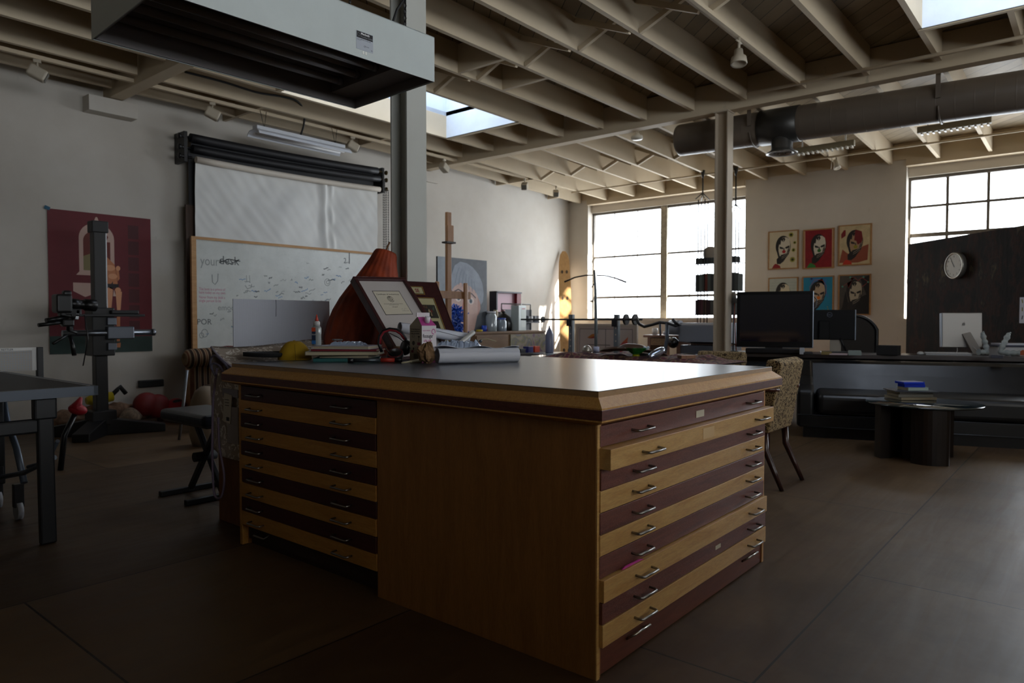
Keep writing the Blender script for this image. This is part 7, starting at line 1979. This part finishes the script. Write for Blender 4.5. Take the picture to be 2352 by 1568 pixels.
# desk under window with clutter
q = at(1480, 770, 'x', 9.8)
wz = 1.116-(773-733.5)*9.9/1626
t = thing('window_desk', 'brown desk below the far window piled with white oddments', 'desk', (10.2, 4.9, 0))
MB(t).bx(9.9, 10.7, 4.35, 5.55, wz-.04, wz, .004).build('desktop', wood('brown desk', '5c3a28', '75503a', (6, 1, 6), .5), t)
MB(t).bx(9.95, 10.6, 4.40, 5.0, .0, wz-.04).build('pedestal', wood('brown desk', '5c3a28', '75503a', (6, 1, 6), .5), t)
MB(t).bx(9.95, 10.6, 5.45, 5.5, 0, wz-.04).build('side', wood('brown desk', '5c3a28', '75503a', (6, 1, 6), .5), t)
MB(t).bx(9.93, 9.948, 5.02, 5.43, wz-.16, wz-.045).build('ornament_strip', plain('carved strip', '8a6c48', .6, dirt=.6, dscale=40), t)
lbs = ['round white pot', 'low white bowl', 'short clear jar', 'dark ink pot', 'ochre pot', 'wide white box', 'tall pale vase', 'small grey dish']
for k in range(8):
    y = 5.45-k*.14; r_ = r4.uniform(.035, .06); h_ = [.1, .05, .09, .04, .05, .08, .15, .04][k]
    t = thing('small_pot', lbs[k]+' in the clutter on the desk below the far window', 'pot', (10.1+.1*(k % 3), y, wz), 0, 'clutter on the window desk')
    MB().lathe([(.0, 0), (r_*.8, 0), (r_, h_*.5), (r_*.9, h_), (r_*.8, h_), (r_*.8, h_*.6), (0, h_*.5)], n=16).build('body', plain('pot %d' % k, ['c8c8c6', 'b9bcc2', '9aa2a8', '1e2028', '8a6a2a', 'c9ccd2', 'b8b4a8', '6f737a'][k], .35), t)
    MB().lathe([(r_*.9, h_), (r_*.95, h_+.004), (r_*.8, h_+.004)], n=16).build('rim', plain('pot rim %d' % k, 'b0b0b0', .35), t)
# plotter
def pp_(px, py): return at(px, py, 'x', 9.0)
a, b_ = pp_(1574, 740), pp_(1690, 745)
t = thing('large_printer', 'wide grey large-format printer on legs beside the slim column', 'printer', (9.0, (a.y+b_.y)/2, 0))
zb_, zt_ = pp_(1600, 775).z, pp_(1600, 741).z
mb = MB(t); mb.prism([(0, zb_-.05), (.0, zt_-.03), (.06, zt_), (.45, zt_), (.5, zt_-.05), (.5, zb_-.1)], b_.y, a.y, plane_frame((8.8, 0, 0), (1, 0, 0), (0, 0, 1)) @ Matrix.Rotation(0, 4, 'X') if False else Matrix(((1, 0, 0, 8.8), (0, 0, 1, 0), (0, 1, 0, 0), (0, 0, 0, 1)))); mb.build('body', plain('printer grey', '9298a3', .4), t)
q = pp_(1575, 752); MB(t).cyl((8.86, a.y-.0, q.z-.0), (8.86, a.y+.16, q.z), .10, n=26).build('roll_cover', plain('printer light grey', 'a5abb5', .4), t)
MB(t).tube([pp_(1567, 780), pp_(1568, 768), pp_(1575, 764), pp_(1640, 764)], .012, 8).build('rail', M_GUN, t)
MB(t).bx(8.82, 9.25, b_.y+.02, a.y-.02, zb_-.28, zb_-.1).build('lower_body', plain('printer dark', '5c5f68', .4), t)
for y in (a.y-.06, b_.y+.1): MB(t).bx(9.0, 9.06, y-.03, y+.03, 0.06, zb_-.28).build('leg', M_GUN, t); MB(t).bx(8.75, 9.3, y-.03, y+.03, 0, .06, .01).build('foot', M_GUN, t)
q = pp_(1563, 786)
t = thing('black_ball_lamp', 'shiny black round gadget hanging on the printer rail', 'gadget', tuple(Vector((8.78, q.y, q.z))))
MB(t).ball((8.78, q.y, q.z), .075, 18).build('shell', plain('shiny black', '0e0f12', .08, spec=1), t); MB(t).ball((8.72, q.y+.0, q.z+.055), .03, 10).build('cap', plain('silver satin', 'b0aba0', .3, metal=.7), t)

# hanging bookshelf
XS = 10.5
def hs(px, py, dx=0): return at(px, py, 'x', XS+dx)
yL, yR = hs(1600, 600).y, hs(1704, 600).y
shz = [hs(1600, 607).z, hs(1600, 669).z, hs(1600, 722).z]
t = thing('hanging_bookshelf', 'black hanging bookshelf of thin shelves on rods in front of the far window', 'bookshelf', (XS, (yL+yR)/2, 0))
for z in shz: MB(t).bx(XS-.13, XS+.13, yR, yL, z-.012, z, .002).build('shelf', M_BLKS, t)
for px in (1604, 1611, 1619, 1626): 
    q = hs(px, 500); x = XS-.12 if px in (1604, 1619) else XS+.12
    yq = hs(px, 500, x-XS).y
    MB(t).tube([(x, yq, 2.98), (x, yq, 1.05)], .009, 6).build('rod', M_BLKS, t)
for px in (1682, 1690, 1697):
    yq = hs(px, 500).y; MB(t).tube([(XS, yq, 2.75), (XS, yq, 1.05)], .009, 6).build('rod', M_BLKS, t)
for px, zt0 in ((1614, 3.45), (1690, 3.42)):
    yq = hs(px, 450).y; z1 = 3.08 if px < 1650 else 2.85
    MB(t).tube([(XS, yq, zt0), (XS, yq, z1)], .012, 8).build('hanger', M_BLKS, t)
    MB(t).lathe([(.035, 0), (.012, -.12)], (XS, yq, zt0-.0), n=12).build('ceiling_cup', M_BLKS, t)
    for dy in (-.07, .07):
        MB(t).tube([(XS, yq, z1+.02), (XS-.1, yq+dy, z1-.08)], .008, 6).build('spreader', M_BLKS, t)
        MB(t).tube([(XS, yq, z1+.02), (XS+.1, yq+dy, z1-.08)], .008, 6).build('spreader', M_BLKS, t)
bc = ['2b2f2e', '3a3f3c', '5a5e58', '4c4f4a', '6a2a20', '3f4a42']
names_ = ['charcoal', 'slate', 'grey', 'olive grey', 'rust', 'moss']
for row in range(3):
    y = yL-.03; k = 0
    while y > yR+.06:
        w_ = r4.uniform(.035, .07); h_ = [.09, .27, .24][row]*r4.uniform(.93, 1.0)
        if row == 0 and y < (yL*.6+yR*.4) and y > (yL*.3+yR*.7): y -= w_; k += 1; continue
        c_ = ['2a2c2c', '3c4140', '202022', '333638'][k % 4] if row == 0 else (['3f4542', '555a55', '4a504b', '6a3226', '4b524c', '2c302f'][k % 6] if row == 1 else ['30131c', '3b1822', '4a2028', '5a4438', '2a1016', '3a3a38'][k % 6])
        vis = hs(0, 0) if False else None
        b_ = thing('book', '%s spine standing %s from the left on the %s shelf of the hanging bookshelf' % (names_[k % 6] if row < 2 else ['plum', 'wine', 'maroon', 'brown', 'blackish', 'grey'][k % 6], ['first', 'second', 'third', 'fourth', 'fifth', 'sixth', 'seventh', 'eighth', 'ninth', 'tenth', 'eleventh', 'twelfth', 'thirteenth', 'fourteenth', 'fifteenth', 'sixteenth', 'seventeenth', 'eighteenth', 'nineteenth', 'twentieth'][min(k, 19)], ['top', 'middle', 'lowest'][row]), 'book', (XS, y-w_/2, shz[row]), 0, 'books on the hanging bookshelf')
        MB().bx(-.10, .085, -w_/2+.003, w_/2-.003, .003, h_-.005).build('pages', plain('page edge', 'b3a98f', .8), b_)
        mb = MB(); mb.bx(-.102, -.1, -w_/2, w_/2, 0, h_); mb.bx(-.10, .09, -w_/2, -w_/2+.002, 0, h_).bx(-.10, .09, w_/2-.002, w_/2, 0, h_); mb.build('cover', plain('spine '+c_, c_, .6), b_)
        y -= w_+.003; k += 1
q = hs(1632, 590)
t = thing('clay_head', 'beige rounded clay form standing on the top shelf of the hanging bookshelf', 'sculpture', (XS, q.y, shz[0]))
MB().lathe([(.0, 0), (.07, 0), (.09, .06), (.11, .14), (.10, .22), (.05, .26), (0, .27)], n=22, wob=lambda a, z: 1+.08*math.sin(a*2)).build('form', plain('clay', '8a7f72', .7), t); MB().lathe([(.0, -.0), (.085, .0), (.085, .01), (0, .012)], n=20).build('plinth', M_BLK, t)
# small stand with orange cord by the big display
c = ptd(1685, 690, 8.05)
t = thing('table_lamp', 'small grey cone lamp with an orange cord left of the big display', 'lamp', (c.x, c.y, DZ))
MB(t).lathe([(.045, 0), (.02, .13), (0, .13)], (c.x, c.y, c.z-.03), n=18).build('lamp_shade', plain('lamp grey', '7d7870', .5), t)
MB(t).tube([(c.x, c.y, DZ), (c.x, c.y, c.z)], .008, 8).build('stem', M_GUN, t); MB(t).lathe([(.0, 0), (.06, 0), (.05, .015), (0, .015)], (c.x, c.y, DZ), n=18).build('foot', M_GUN, t)
MB(t).tube([ptd(1687, 690, 8.02), ptd(1687, 730, 8.0), ptd(1689, 770, 8.0), ptd(1691, 805, 7.98)], .005, 6).build('cord', plain('orange cord', 'b8401c', .5), t)
